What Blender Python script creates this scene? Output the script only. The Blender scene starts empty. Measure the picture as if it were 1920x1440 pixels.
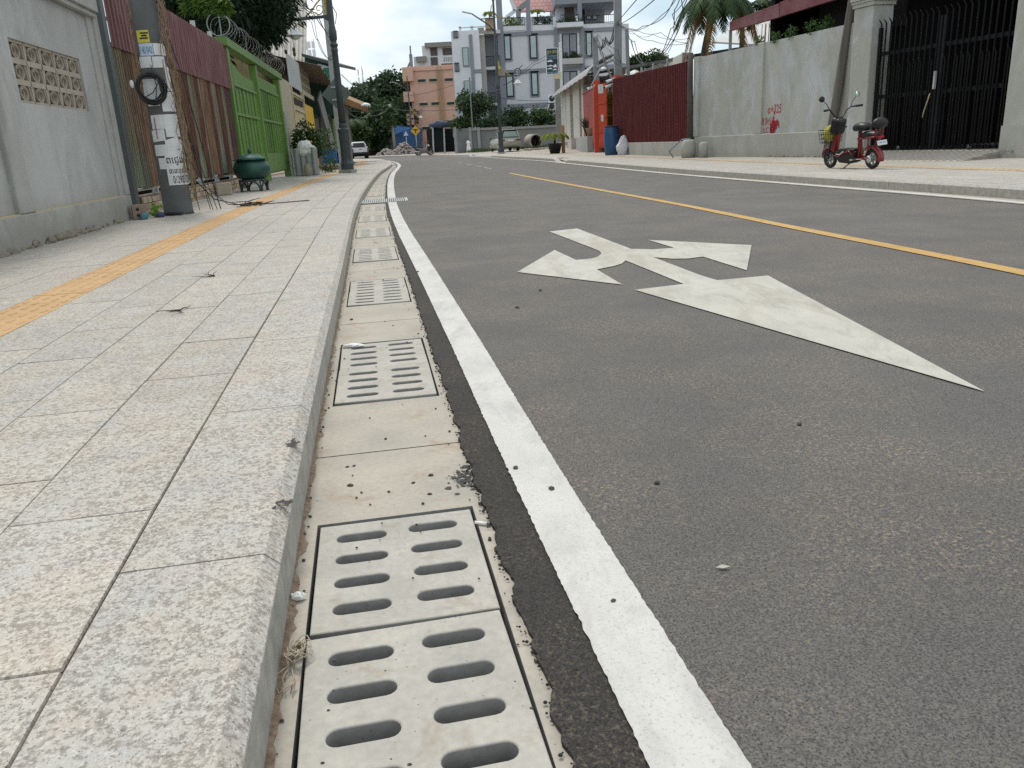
EXPO=0.12; SKYK=11.4; SUNE=2.1
import bpy, bmesh, math, random, bisect
from mathutils import Vector, Matrix, Euler
from mathutils import noise as mnoise
R=math.radians; PI=math.pi
random.seed(11)
scene=bpy.context.scene
C=scene.collection
# ---------------------------------------------------------------- camera (phone held 0.9 m above the road, slightly tilted)
F=1480.0; PITCH=R(17.0); ROLL=R(3.1); H=0.90
def ray(px,py):
    x=px-960; y=720-py
    c,s=math.cos(ROLL),math.sin(ROLL)
    xr=x*c+y*s; yr=-x*s+y*c
    cp,sp=math.cos(PITCH),math.sin(PITCH)
    return Vector((xr,F*cp+yr*sp,-F*sp+yr*cp))
def at(px,py,Y):                                   # survey helper: sight line of the photo met with the plane at distance Y
    d=ray(px,py); t=Y/d.y; return Vector((d.x*t,Y,H+d.z*t))
def gnd(px,py,z=0.0):
    d=ray(px,py); t=(z-H)/d.z; return Vector((d.x*t,d.y*t,z))
cam=bpy.data.cameras.new('camera'); co=bpy.data.objects.new('camera',cam); C.objects.link(co)
cam.sensor_width=36; cam.lens=36*F/1920; cam.clip_start=.05; cam.clip_end=2000
fw=Vector((0,math.cos(PITCH),-math.sin(PITCH))); up0=Vector((0,math.sin(PITCH),math.cos(PITCH))); rt0=Vector((1,0,0))
rt=rt0*math.cos(ROLL)-up0*math.sin(ROLL); up=rt0*math.sin(ROLL)+up0*math.cos(ROLL)
co.matrix_world=Matrix(((rt.x,up.x,-fw.x,0),(rt.y,up.y,-fw.y,0),(rt.z,up.z,-fw.z,H),(0,0,0,1)))
scene.camera=co
scene.view_settings.view_transform='Standard'; scene.view_settings.look='None'
scene.view_settings.exposure=EXPO; scene.view_settings.gamma=1
scene.cycles.use_denoising=False; scene.cycles.sample_clamp_indirect=4
scene.cycles.max_bounces=6; scene.cycles.transparent_max_bounces=8
# ---------------------------------------------------------------- world
SUN_EL,SUN_AZ=R(62),R(-25)      # azimuth measured from +Y towards +X
w=bpy.data.worlds.new("World"); scene.world=w; w.use_nodes=True
nt=w.node_tree; N=nt.nodes; L=nt.links
bg=N['Background']; bg.inputs[1].default_value=.1
sky=N.new('ShaderNodeTexSky'); sky.sky_type='NISHITA'; sky.sun_disc=False
sky.sun_elevation=SUN_EL; sky.sun_rotation=SUN_AZ; sky.dust_density=2.0; sky.air_density=1.0
tc=N.new('ShaderNodeTexCoord')
mp=N.new('ShaderNodeMapping'); mp.inputs['Scale'].default_value=(1,1,2.2); L.new(tc.outputs['Generated'],mp.inputs[0])
n1=N.new('ShaderNodeTexNoise'); n1.inputs['Scale'].default_value=3.3; n1.inputs['Detail'].default_value=9; n1.inputs['Roughness'].default_value=.55; n1.inputs['Distortion'].default_value=.35
L.new(mp.outputs[0],n1.inputs['Vector'])
rp=N.new('ShaderNodeValToRGB'); rp.color_ramp.elements[0].position=.26; rp.color_ramp.elements[1].position=.56
rp.color_ramp.elements[0].color=(.80,.80,.80,1); rp.color_ramp.elements[1].color=(1,1,1,1)
L.new(n1.outputs[0],rp.inputs[0])
n2=N.new('ShaderNodeTexNoise'); n2.inputs['Scale'].default_value=5.1; n2.inputs['Detail'].default_value=7; L.new(mp.outputs[0],n2.inputs['Vector'])
rc=N.new('ShaderNodeValToRGB'); rc.color_ramp.elements[0].position=.36; rc.color_ramp.elements[1].position=.60
rc.color_ramp.elements[0].color=(.52,.66,.75,1); rc.color_ramp.elements[1].color=(.97,.99,1.0,1)
L.new(n2.outputs[0],rc.inputs[0])
sc_=N.new('ShaderNodeVectorMath'); sc_.operation='SCALE'; sc_.inputs[3].default_value=SKYK; L.new(rc.outputs[0],sc_.inputs[0])
mx=N.new('ShaderNodeMix'); mx.data_type='RGBA'; L.new(rp.outputs[0],mx.inputs[0]); L.new(sky.outputs[0],mx.inputs[6]); L.new(sc_.outputs[0],mx.inputs[7])
L.new(mx.outputs[2],bg.inputs[0])
sl=bpy.data.lights.new('sun','SUN'); sl.energy=SUNE; sl.angle=R(15); sl.color=(1,.95,.87)
so=bpy.data.objects.new('sun',sl); C.objects.link(so)
sd=Vector((math.sin(SUN_AZ)*math.cos(SUN_EL),math.cos(SUN_AZ)*math.cos(SUN_EL),math.sin(SUN_EL)))
so.rotation_euler=sd.to_track_quat('Z','Y').to_euler()
# ---------------------------------------------------------------- helpers
def tag(o,label=None,cat=None,group=None,kind=None):
    if label: o['label']=label
    if cat: o['category']=cat
    if group: o['group']=group
    if kind: o['kind']=kind
    return o
def empty(name,loc=(0,0,0),rz=0,label=None,cat=None,group=None,rot=None):
    o=bpy.data.objects.new(name,None); C.objects.link(o); o.location=loc; o.rotation_euler=rot or (0,0,rz); o.empty_display_size=.1
    return tag(o,label,cat,group)
class MB:
    def __init__(s): s.v=[]; s.f=[]; s.m=[]; s.s=[]
    def add(s,vs,fs,mi=0,sm=False,M=None):
        b=len(s.v)
        s.v+= [tuple(M@Vector(p)) for p in vs] if M is not None else [tuple(p) for p in vs]
        for f in fs: s.f.append(tuple(i+b for i in f)); s.m.append(mi); s.s.append(sm)
        return s
    def box(s,c,d,mi=0,rot=None,M=None):
        x,y,z=d[0]/2,d[1]/2,d[2]/2
        vs=[Vector((i*x,j*y,k*z)) for i in(-1,1) for j in(-1,1) for k in(-1,1)]
        if rot is not None:
            e=Euler(rot).to_matrix(); vs=[e@v for v in vs]
        vs=[v+Vector(c) for v in vs]
        return s.add(vs,[(0,1,3,2),(4,6,7,5),(0,4,5,1),(2,3,7,6),(0,2,6,4),(1,5,7,3)],mi,False,M)
    def bb(s,lo,hi,mi=0,M=None):
        return s.box([(a+b)/2 for a,b in zip(lo,hi)],[b-a for a,b in zip(lo,hi)],mi,None,M)
    def prism(s,poly,z0,z1,mi=0,M=None):
        n=len(poly); vs=[(p[0],p[1],z0) for p in poly]+[(p[0],p[1],z1) for p in poly]
        fs=[tuple(range(n-1,-1,-1)),tuple(range(n,2*n))]+[(i,(i+1)%n,n+(i+1)%n,n+i) for i in range(n)]
        return s.add(vs,fs,mi,False,M)
    def bar(s,a,b,w,h=None,mi=0,M=None):
        a,b=Vector(a),Vector(b); d=b-a; q=d.to_track_quat('X','Z').to_matrix(); h=h or w
        l=d.length; vs=[]
        for i in(0,l):
            for j in(-w/2,w/2):
                for k in(-h/2,h/2): vs.append(a+q@Vector((i,j,k)))
        return s.add(vs,[(0,1,3,2),(4,6,7,5),(0,4,5,1),(2,3,7,6),(0,2,6,4),(1,5,7,3)],mi,False,M)
    def tube(s,pts,r,n=8,mi=0,cap=True,sm=True,M=None,closed=False):
        pts=[Vector(p) for p in pts]; k=len(pts); vs=[]; fs=[]
        rr=r if isinstance(r,(list,tuple)) else [r]*k
        pa=None
        for i,p in enumerate(pts):
            if closed: d=pts[(i+1)%k]-pts[i-1]
            else: d=pts[min(i+1,k-1)]-pts[max(i-1,0)]
            if d.length<1e-9: d=Vector((0,0,1))
            d.normalize()
            if pa is None: pa=d.orthogonal().normalized()
            pa=(pa-d*pa.dot(d))
            pa=pa.normalized() if pa.length>1e-6 else d.orthogonal().normalized()
            q=d.cross(pa)
            for j in range(n):
                a=2*PI*j/n; vs.append(p+(pa*math.cos(a)+q*math.sin(a))*rr[i])
        for i in range(k if closed else k-1):
            i2=(i+1)%k
            for j in range(n): fs.append((i*n+j,i*n+(j+1)%n,i2*n+(j+1)%n,i2*n+j))
        if cap and not closed: fs+=[tuple(range(n-1,-1,-1)),tuple(range((k-1)*n,k*n))]
        return s.add(vs,fs,mi,sm,M)
    def lathe(s,prof,n=24,mi=0,sm=True,M=None,c=(0,0,0),cap=True):
        k=len(prof); vs=[];fs=[]
        for r,z in prof:
            for j in range(n):
                a=2*PI*j/n; vs.append((c[0]+r*math.cos(a),c[1]+r*math.sin(a),c[2]+z))
        for i in range(k-1):
            for j in range(n): fs.append((i*n+j,i*n+(j+1)%n,(i+1)*n+(j+1)%n,(i+1)*n+j))
        if cap and prof[0][0]>1e-4: fs.append(tuple(range(n-1,-1,-1)))
        if cap and prof[-1][0]>1e-4: fs.append(tuple(range((k-1)*n,k*n)))
        return s.add(vs,fs,mi,sm,M)
    def ball(s,c,r,n=12,mi=0,M=None):
        r=r if isinstance(r,(tuple,list)) else (r,r,r); vs=[];fs=[];m=max(4,n//2)
        for i in range(m+1):
            a=PI*i/m
            for j in range(n):
                b=2*PI*j/n; vs.append((c[0]+r[0]*math.sin(a)*math.cos(b),c[1]+r[1]*math.sin(a)*math.sin(b),c[2]-r[2]*math.cos(a)))
        for i in range(m):
            for j in range(n): fs.append((i*n+j,i*n+(j+1)%n,(i+1)*n+(j+1)%n,(i+1)*n+j))
        return s.add(vs,fs,mi,True,M)
    def corr(s,x0,x1,z0,z1,y=0,pitch=.076,amp=.012,mi=0,ztop=None,M=None,kind='sine',th=.0):
        vs=[];fs=[]
        if kind=='sine': X=[(x0+(x1-x0)*i/max(4,int((x1-x0)/pitch*6)),None) for i in range(max(4,int((x1-x0)/pitch*6))+1)]
        else:
            X=[];k=0
            while x0+k*pitch<x1:
                X+=[(min(x1,x0+(k+f)*pitch),o) for f,o in((0,0),(.62,0),(.70,-amp),(.92,-amp))]; k+=1
            X.append((x1,0))
        n=len(X)-1
        for i in range(n+1):
            x,o=X[i]
            if o is None: o=amp*math.sin(2*PI*x/pitch)
            zt=z1 if ztop is None else z1+(ztop-z1)*i/n
            vs+= [(x,y+o,z0),(x,y+o,zt)]
        for i in range(n): fs.append((2*i,2*i+2,2*i+3,2*i+1))
        return s.add(vs,fs,mi,False,M)
    def build(s,name,mats,parent=None,loc=None,rot=None,bevel=0):
        me=bpy.data.meshes.new(name); me.from_pydata(s.v,[],s.f)
        for m in (mats if isinstance(mats,(list,tuple)) else [mats]): me.materials.append(m)
        me.polygons.foreach_set('material_index',s.m); me.polygons.foreach_set('use_smooth',s.s); me.update()
        o=bpy.data.objects.new(name,me); C.objects.link(o)
        if parent is not None: o.parent=parent
        if loc is not None: o.location=loc
        if rot is not None: o.rotation_euler=rot
        if bevel:
            b=o.modifiers.new('bevel','BEVEL'); b.width=bevel; b.segments=2; b.limit_method='ANGLE'; b.angle_limit=R(40)
        return o
def copy_tree(o,parent=None):
    c=o.copy(); C.objects.link(c); c.parent=parent
    for ch in [x for x in bpy.data.objects if x.parent==o]: copy_tree(ch,c)
    return c
def frame(P0,P1,z=0):            # local x along P0->P1, y to its left
    a=math.atan2(P1[1]-P0[1],P1[0]-P0[0]); return (P0[0],P0[1],z),a
# ---------------------------------------------------------------- materials
class NB:
    def __init__(s,name):
        s.mat=bpy.data.materials.new(name); s.mat.use_nodes=True; s.t=s.mat.node_tree; s.b=s.t.nodes['Principled BSDF']
        s.g=s.t.nodes.new('ShaderNodeNewGeometry'); s.pos=s.g.outputs['Position']
    def L(s,a,b): s.t.links.new(a,b)
    def map(s,scale,rot=(0,0,0),src=None):
        m=s.t.nodes.new('ShaderNodeMapping'); m.inputs['Scale'].default_value=scale; m.inputs['Rotation'].default_value=rot
        s.L(src or s.pos,m.inputs[0]); return m.outputs[0]
    def noise(s,scale,detail=4,rough=.55,vec=None,dist=0):
        n=s.t.nodes.new('ShaderNodeTexNoise'); n.inputs['Scale'].default_value=scale; n.inputs['Detail'].default_value=detail
        n.inputs['Roughness'].default_value=rough; n.inputs['Distortion'].default_value=dist; s.L(vec or s.pos,n.inputs['Vector']); return n.outputs[0]
    def voro(s,scale,feat='F1',vec=None,out='Distance'):
        n=s.t.nodes.new('ShaderNodeTexVoronoi'); n.feature=feat; n.inputs['Scale'].default_value=scale; s.L(vec or s.pos,n.inputs['Vector']); return n.outputs[out]
    def ramp(s,x,a,b,c0=(0,0,0),c1=(1,1,1)):
        r=s.t.nodes.new('ShaderNodeValToRGB'); e=r.color_ramp.elements; e[0].position=a; e[1].position=b; e[0].color=(*c0,1); e[1].color=(*c1,1); s.L(x,r.inputs[0]); return r.outputs[0]
    def mix(s,f,a,b,mode='MIX'):
        m=s.t.nodes.new('ShaderNodeMix'); m.data_type='RGBA'; m.blend_type=mode
        for i,v in((0,f),(6,a),(7,b)):
            if isinstance(v,(int,float)): m.inputs[i].default_value=v
            elif isinstance(v,tuple): m.inputs[i].default_value=(*v,1)
            else: s.L(v,m.inputs[i])
        return m.outputs[2]
    def math(s,op,a,b=0):
        m=s.t.nodes.new('ShaderNodeMath'); m.operation=op
        for i,v in((0,a),(1,b)):
            if isinstance(v,(int,float)): m.inputs[i].default_value=v
            else: s.L(v,m.inputs[i])
        return m.outputs[0]
    def sep(s,v=None):
        n=s.t.nodes.new('ShaderNodeSeparateXYZ'); s.L(v or s.pos,n.inputs[0]); return n.outputs
    def bump(s,h,st=.3,d=.01,prev=None):
        n=s.t.nodes.new('ShaderNodeBump'); n.inputs['Strength'].default_value=st; n.inputs['Distance'].default_value=d; s.L(h,n.inputs['Height'])
        if prev is not None: s.L(prev,n.inputs['Normal'])
        return n.outputs[0]
    def island(s): return s.g.outputs['Random Per Island']
    def done(s,col,rough=.8,normal=None,metal=0,spec=.5):
        if isinstance(col,tuple): s.b.inputs['Base Color'].default_value=(*col,1)
        else: s.L(col,s.b.inputs['Base Color'])
        if isinstance(rough,(int,float)): s.b.inputs['Roughness'].default_value=rough
        else: s.L(rough,s.b.inputs['Roughness'])
        s.b.inputs['Metallic'].default_value=metal; s.b.inputs['Specular IOR Level'].default_value=spec
        if normal is not None: s.L(normal,s.b.inputs['Normal'])
        return s.mat
def mat(name,c1,c2=None,scale=3,rough=.75,bump=0,bscale=60,metal=0,spec=.4,streak=None,lo=.35,hi=.68,obj=False,iso=0):
    n=NB(name); src=None
    if obj:
        t=n.t.nodes.new('ShaderNodeTexCoord'); n.pos=t.outputs['Object']
    c2=c2 or tuple(x*.8 for x in c1)
    v=n.map(streak) if streak else None
    col=n.mix(n.ramp(n.noise(scale,6,.6,v),lo,hi),c1,c2)
    col=n.mix(.35,col,n.ramp(n.noise(scale*9,3),.3,.7,(.82,.82,.82),(1.1,1.1,1.1)),'MULTIPLY')
    if iso:
        col=n.mix(1.0,col,n.ramp(n.island(),0,1,(1-iso,)*3,(1+iso,)*3),'MULTIPLY')
    nm=n.bump(n.noise(bscale,5,.6),bump,.004) if bump else None
    return n.done(col,rough,nm,metal,spec)
def m_granite(name):
    n=NB(name); isl=n.island()
    o=n.t.nodes.new('ShaderNodeVectorMath'); o.operation='ADD'; n.L(n.pos,o.inputs[0])
    cx=n.t.nodes.new('ShaderNodeCombineXYZ'); n.L(n.math('MULTIPLY',isl,17.3),cx.inputs[0]); n.L(n.math('MULTIPLY',isl,9.1),cx.inputs[1]); n.L(cx.outputs[0],o.inputs[1])
    v=o.outputs[0]
    base=n.mix(n.ramp(n.noise(2.3,4,.6,v),.38,.62),(.495,.465,.405),(.455,.445,.415))
    base=n.mix(n.math('MULTIPLY',n.ramp(n.noise(3.7,4,.6,v),.50,.70),.7),base,(.50,.435,.365))
    base=n.mix(n.math('MULTIPLY',n.ramp(n.noise(1.7,3,.6,v),.55,.70),.7),base,(.415,.42,.425))
    base=n.mix(n.math('MULTIPLY',n.ramp(n.noise(7.5,5,.65,v),.48,.66),.6),base,(.47,.385,.32))
    base=n.mix(n.math('MULTIPLY',n.ramp(n.noise(5.2,5,.65,v),.52,.68),.6),base,(.37,.375,.385))
    a=n.math('ADD',n.noise(74,6,.74,v,.15),n.math('MULTIPLY',n.math('SUBTRACT',n.noise(6.5,4,.6,v),.5),.16))
    col=n.mix(n.math('MULTIPLY',n.ramp(a,.475,.56),.85),base,(.235,.21,.18))
    wv=n.noise(115,5,.72,v,.15)
    col=n.mix(n.math('MULTIPLY',n.ramp(wv,.53,.61),.75),col,(.60,.575,.52))
    b=n.noise(170,4,.7,v,.1)
    col=n.mix(n.math('MULTIPLY',n.ramp(b,.59,.65),.9),col,(.09,.085,.08))
    col=n.mix(n.math('MULTIPLY',n.ramp(n.noise(.9,6,.65),.55,.72),.35),col,(.33,.27,.20))
    col=n.mix(1.0,col,n.mix(isl,(.86,.862,.862),(.95,.945,.935)),'MULTIPLY')
    nm=n.bump(n.noise(220,3,.6),.3,.002)
    return n.done(col,.7,nm,0,.3)
def m_asphalt(name,c=.122,seal=False):
    n=NB(name)
    v1=n.voro(220); g=n.noise(205,6,.8); st=n.voro(220,out='Color')
    col=n.mix(n.ramp(n.noise(1.1,5,.6),.35,.68),(c*.95,c*.905,c*.87),(c*1.12,c*1.075,c*1.035))
    col=n.mix(n.math('MULTIPLY',n.ramp(n.noise(.55,6,.62,None,.4),.50,.72),.6),col,(c*1.22,c*1.05,c*.94))
    col=n.mix(n.ramp(st,.1,.95),n.mix(1.0,col,(.78,.78,.78),'MULTIPLY'),n.mix(1.0,col,(1.42,1.40,1.37),'MULTIPLY'))
    col=n.mix(n.math('MULTIPLY',n.ramp(g,.50,.58),.9),col,(c*.25,c*.24,c*.23))
    col=n.mix(n.math('MULTIPLY',n.ramp(n.noise(80,7,.82,None,.2),.54,.60),.38),col,(c*.30,c*.28,c*.27))
    dust=n.math('MULTIPLY',n.ramp(n.noise(85,6,.8,None,.2),.53,.60),n.ramp(n.noise(1.5,6,.65),.42,.60))
    col=n.mix(n.math('MULTIPLY',dust,.9),col,(.30,.235,.17))
    col=n.mix(n.math('MULTIPLY',n.ramp(n.noise(.35,5,.6,n.map((1,.18,1),(0,0,.16))),.5,.7),.35),col,(c*1.25,c*1.23,c*1.22))
    if seal:
        col=n.mix(1.0,col,(.50,.49,.48),'MULTIPLY')
    nm=n.bump(v1,-.5,.006); nm=n.bump(g,.6,.005,nm)
    return n.done(col,.85,nm,0,.25)
def m_paint(name,c,worn=.5):
    n=NB(name)
    col=n.mix(n.ramp(n.noise(3,6,.6),.35,.7),c,tuple(x*.86 for x in c))
    col=n.mix(n.ramp(n.noise(150,5,.75),.54,.66),col,tuple(x*.66 for x in c))
    col=n.mix(n.math('MULTIPLY',n.ramp(n.noise(110,6,.8),.60,.68),.6),col,(.14,.13,.12))
    col=n.mix(n.math('MULTIPLY',n.ramp(n.noise(7,7,.75,n.map((1,.35,1),(0,0,.3)),.4),.48,.70),worn),col,tuple(x*.58 for x in c))
    col=n.mix(n.math('MULTIPLY',n.ramp(n.noise(2.1,7,.7,n.map((1,.22,1),(0,0,.12)),.4),.52,.66),worn*.8),col,(c[0]*.66,c[1]*.60,c[2]*.52))
    nm=n.bump(n.voro(150),-.5,.004); nm=n.bump(n.noise(120,5,.75),.4,.003,nm)
    return n.done(col,.75,nm,0,.3)
def m_concrete(name,c1,c2,stain=(.36,.22,.13),amt=.5,sc=2.2,bump=.25):
    n=NB(name)
    col=n.mix(n.ramp(n.noise(sc,6,.62),.35,.68),c1,c2)
    col=n.mix(n.math('MULTIPLY',n.ramp(n.noise(sc*1.7,7,.66,None,.6),.56,.76),amt),col,stain)
    col=n.mix(.6,col,n.ramp(n.noise(60,5,.65),.3,.7,(.80,.80,.80),(1.12,1.12,1.12)),'MULTIPLY')
    col=n.mix(n.ramp(n.voro(46),.05,.10,(1,1,1),(0,0,0)),col,tuple(x*.5 for x in c2))
    nm=n.bump(n.noise(130,5,.65),bump,.003)
    return n.done(col,.85,nm,0,.25)
def m_render(name,c1,c2,c3,zdirt=None,dirt=(.23,.21,.17)):          # trowelled cement wall: soft clouds, fine trowel marks; optional rising damp band
    n=NB(name)
    col=n.mix(n.ramp(n.noise(.9,7,.66,n.map((1,1,.6))),.42,.58),c1,c2)
    col=n.mix(n.ramp(n.noise(1.5,7,.66,n.map((1,1,.5)),.6),.50,.64),col,c3)
    col=n.mix(n.math('MULTIPLY',n.ramp(n.noise(3.2,7,.75,n.map((1,1,.22)),.3),.55,.72),.4),col,tuple(x*.66 for x in c1))
    col=n.mix(n.math('MULTIPLY',n.ramp(n.noise(16,7,.75,n.map((1,1,.6))),.60,.70),.35),col,tuple(x*.6 for x in c1))
    col=n.mix(.5,col,n.ramp(n.noise(38,5,.6),.3,.7,(.86,.86,.86),(1.08,1.08,1.08)),'MULTIPLY')
    if zdirt:
        z=n.sep()[2]; zz=n.math('ADD',z,n.math('MULTIPLY',n.math('SUBTRACT',n.noise(2.6,6,.65),.5),.9))
        col=n.mix(n.math('MULTIPLY',n.ramp(zz,zdirt[0],zdirt[1],(1,1,1),(0,0,0)),.65),col,dirt)
    nm=n.bump(n.noise(45,6,.65),.3,.006)
    return n.done(col,.88,nm,0,.2)
def m_rust(name,c1,c2,c3,green=None):
    n=NB(name); st=n.map((9,9,.28))
    col=n.mix(n.ramp(n.noise(2.6,6,.7,st),.38,.62),c1,c2)
    col=n.mix(n.ramp(n.noise(3.1,7,.72,n.map((6,6,.4)),.4),.48,.62),col,c3)
    col=n.mix(n.math('MULTIPLY',n.ramp(n.noise(4.0,7,.75,n.map((14,14,.5)),.3),.52,.66),.8),col,tuple(x*.42 for x in c1))
    col=n.mix(n.ramp(n.noise(26,4,.7),.60,.76),col,tuple(x*.5 for x in c1))
    if green:
        zz=n.math('ADD',n.sep()[2],n.math('MULTIPLY',n.math('SUBTRACT',n.noise(2.5,6,.7,n.map((6,6,.5))),.5),2.2)); col=n.mix(n.math('MULTIPLY',n.ramp(zz,.9,1.5,(1,1,1),(0,0,0)),.85),col,green)
    return n.done(col,.78,n.bump(n.noise(80,4),.2,.003),.0,.3)
def m_leaf(name,c1,c2,c3=None,tr=.15):
    n=NB(name); isl=n.island()
    col=n.mix(isl,c1,c2)
    if c3: col=n.mix(n.ramp(n.noise(1.2,3),.52,.7),col,c3)
    m=n.done(col,.6,None,0,.2)
    t=n.t.nodes.new('ShaderNodeBsdfTranslucent'); n.L(col,t.inputs[0])
    s=n.t.nodes.new('ShaderNodeMixShader'); s.inputs[0].default_value=tr
    n.L(n.b.outputs[0],s.inputs[1]); n.L(t.outputs[0],s.inputs[2]); n.L(s.outputs[0],n.t.nodes['Material Output'].inputs[0])
    return m
M={}
M['granite']=m_granite('speckled_granite')
M['asphalt']=m_asphalt('asphalt'); M['asphalt_edge']=m_asphalt('sealed_asphalt_edge',.085,True)
M['white_line']=m_paint('white_road_paint',(.55,.54,.51),.6); M['arrow_paint']=m_paint('worn_white_road_paint',(.48,.46,.405),.75)
M['yellow_line']=m_paint('yellow_road_paint',(.50,.315,.11),.6)
M['gutter']=m_concrete('gutter_concrete',(.405,.37,.31),(.325,.30,.26),(.31,.20,.125),.85,3.4)
M['cover']=m_concrete('cover_concrete',(.425,.40,.355),(.345,.33,.295),(.28,.22,.16),.85,5.5)
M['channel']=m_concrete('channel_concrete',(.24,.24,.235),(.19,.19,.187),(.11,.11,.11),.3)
M['joint']=mat('joint_dirt',(.10,.075,.055),(.16,.11,.075),20,.95)
M['kerbside']=m_concrete('kerb_side_granite',(.40,.385,.34),(.27,.26,.235),(.38,.30,.21),.6,16)
M['tactile']=mat('tactile_ochre',(.50,.32,.155),(.43,.265,.125),4,.75,.2,90)
M['dirt']=mat('bare_earth',(.30,.225,.16),(.22,.17,.12),1.5,.95,.6,9)
M['gravel']=mat('pale_gravel',(.40,.35,.29),(.30,.26,.21),8,.95,.9,30)
M['black']=mat('black',(.012,.012,.013),(.02,.02,.02),5,.6)
# ---------------------------------------------------------------- paths of the two kerbs
class Path:
    def __init__(s,pts):
        P=[(2*pts[0][0]-pts[1][0],2*pts[0][1]-pts[1][1])]+list(pts)+[(2*pts[-1][0]-pts[-2][0],2*pts[-1][1]-pts[-2][1])]
        out=[]
        for i in range(1,len(P)-2):
            p0,p1,p2,p3=P[i-1:i+3]
            tj=lambda a,b,t: t+max(1e-6,math.hypot(a[0]-b[0],a[1]-b[1]))**.5
            t0=0;t1=tj(p0,p1,t0);t2=tj(p1,p2,t1);t3=tj(p2,p3,t2)
            n=max(2,int(math.hypot(p2[0]-p1[0],p2[1]-p1[1])/.25))
            for k in range(n):
                t=t1+(t2-t1)*k/n; r=[]
                for c in (0,1):
                    A1=(t1-t)/(t1-t0)*p0[c]+(t-t0)/(t1-t0)*p1[c]
                    A2=(t2-t)/(t2-t1)*p1[c]+(t-t1)/(t2-t1)*p2[c]
                    A3=(t3-t)/(t3-t2)*p2[c]+(t-t2)/(t3-t2)*p3[c]
                    B1=(t2-t)/(t2-t0)*A1+(t-t0)/(t2-t0)*A2
                    B2=(t3-t)/(t3-t1)*A2+(t-t1)/(t3-t1)*A3
                    r.append((t2-t)/(t2-t1)*B1+(t-t1)/(t2-t1)*B2)
                out.append(tuple(r))
        out.append(tuple(pts[-1])); s.p=out; s.L=[0]
        for a,b in zip(out,out[1:]): s.L.append(s.L[-1]+math.hypot(b[0]-a[0],b[1]-a[1]))
        s.len=s.L[-1]
    def tan(s,j):
        j0=max(j-1,0);j1=min(j+1,len(s.p)-1); x,y=s.p[j1][0]-s.p[j0][0],s.p[j1][1]-s.p[j0][1];n=math.hypot(x,y); return x/n,y/n
    def at(s,d,t=0):
        i=min(max(bisect.bisect(s.L,d)-1,0),len(s.p)-2)
        f=(d-s.L[i])/(s.L[i+1]-s.L[i]); a,b=s.p[i],s.p[i+1]; ta,tb=s.tan(i),s.tan(i+1); fc=min(max(f,0),1)
        tx,ty=ta[0]+(tb[0]-ta[0])*fc,ta[1]+(tb[1]-ta[1])*fc; n=math.hypot(tx,ty)
        return (a[0]+(b[0]-a[0])*f-ty/n*t, a[1]+(b[1]-a[1])*f+tx/n*t)
    def ang(s,d):
        a,b=s.at(d-.1),s.at(d+.1); return math.atan2(b[1]-a[1],b[0]-a[0])
LK=Path([(.2,-2.5),(-.385,.84),(-.618,2.22),(-1.135,5.47),(-2.13,11.8),(-3.12,19.2),(-4.32,29.3),(-6.0,45.5),(-8.3,60),(-11.8,75),(-19.5,92),(-30,104),(-50,116)])
RK=Path([(7.3,-6),(6.6,0),(5.7,8.7),(5.05,12.6),(4.1,18.9),(3.05,28.5),(2.1,37.5),(.6,47),(-1.0,58),(-3.2,69),(-6.8,82),(-12,95),(-20,106),(-36,118)])
def table(T):
    def f(x):
        if x<=T[0][0]: return T[0][1]
        for (a,u),(b,v) in zip(T,T[1:]):
            if x<=b: return u+(v-u)*(x-a)/(b-a)
        return T[-1][1]
    return f
asph=table([(3.4,-.46),(6.5,-.465),(12,-.45),(20,-.40),(28,-.34),(40,-.27),(60,-.26)])
wl0=table([(3.4,-.565),(6,-.556),(11,-.505),(18,-.46),(27,-.39),(40,-.32),(60,-.31)])
def srange(a,b,near,far,s0=9):
    out=[];x=a
    while x<b: out.append(x); x+=near if x<s0 else min(far,near+(x-s0)*.06)
    out.append(b); return out
def strip(mb,path,ss,t0,t1,z0,z1=None,mi=0,nz=0):
    vs=[];fs=[]; z1=z0 if z1 is None else z1
    g=lambda t,s:t(s) if callable(t) else t
    for s in ss:
        for t,z in((g(t0,s),z0),(g(t1,s),z1)):
            x,y=path.at(s,t); vs.append((x,y,g(z,s)))
    for i in range(len(ss)-1): fs.append((2*i,2*i+1,2*i+3,2*i+2))
    mb.add(vs,fs,mi)
def jagf(seed,amp):
    def f(s): return amp*(.5*mnoise.noise(Vector((s*45,seed,0)))+.8*mnoise.noise(Vector((s*120,seed,3)))+.3*mnoise.noise(Vector((s*6,seed,7))))
    return f
def jag(seed,amp):
    def f(s): return amp*(mnoise.noise(Vector((s*9,seed,0)))+.6*mnoise.noise(Vector((s*31,seed,3)))+.45*mnoise.noise(Vector((s*83,seed,7))))
    return f
# ================================================================ GROUND, ROAD, PAVEMENTS
g=MB()
n=64
ring=[(700*math.cos(2*PI*i/n),700*math.sin(2*PI*i/n),-.30) for i in range(n)]
g.add([(0,0,-.30)]+ring,[(0,1+i,1+(i+1)%n) for i in range(n)])
tag(g.build('ground',M['dirt']),kind='structure')
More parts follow.
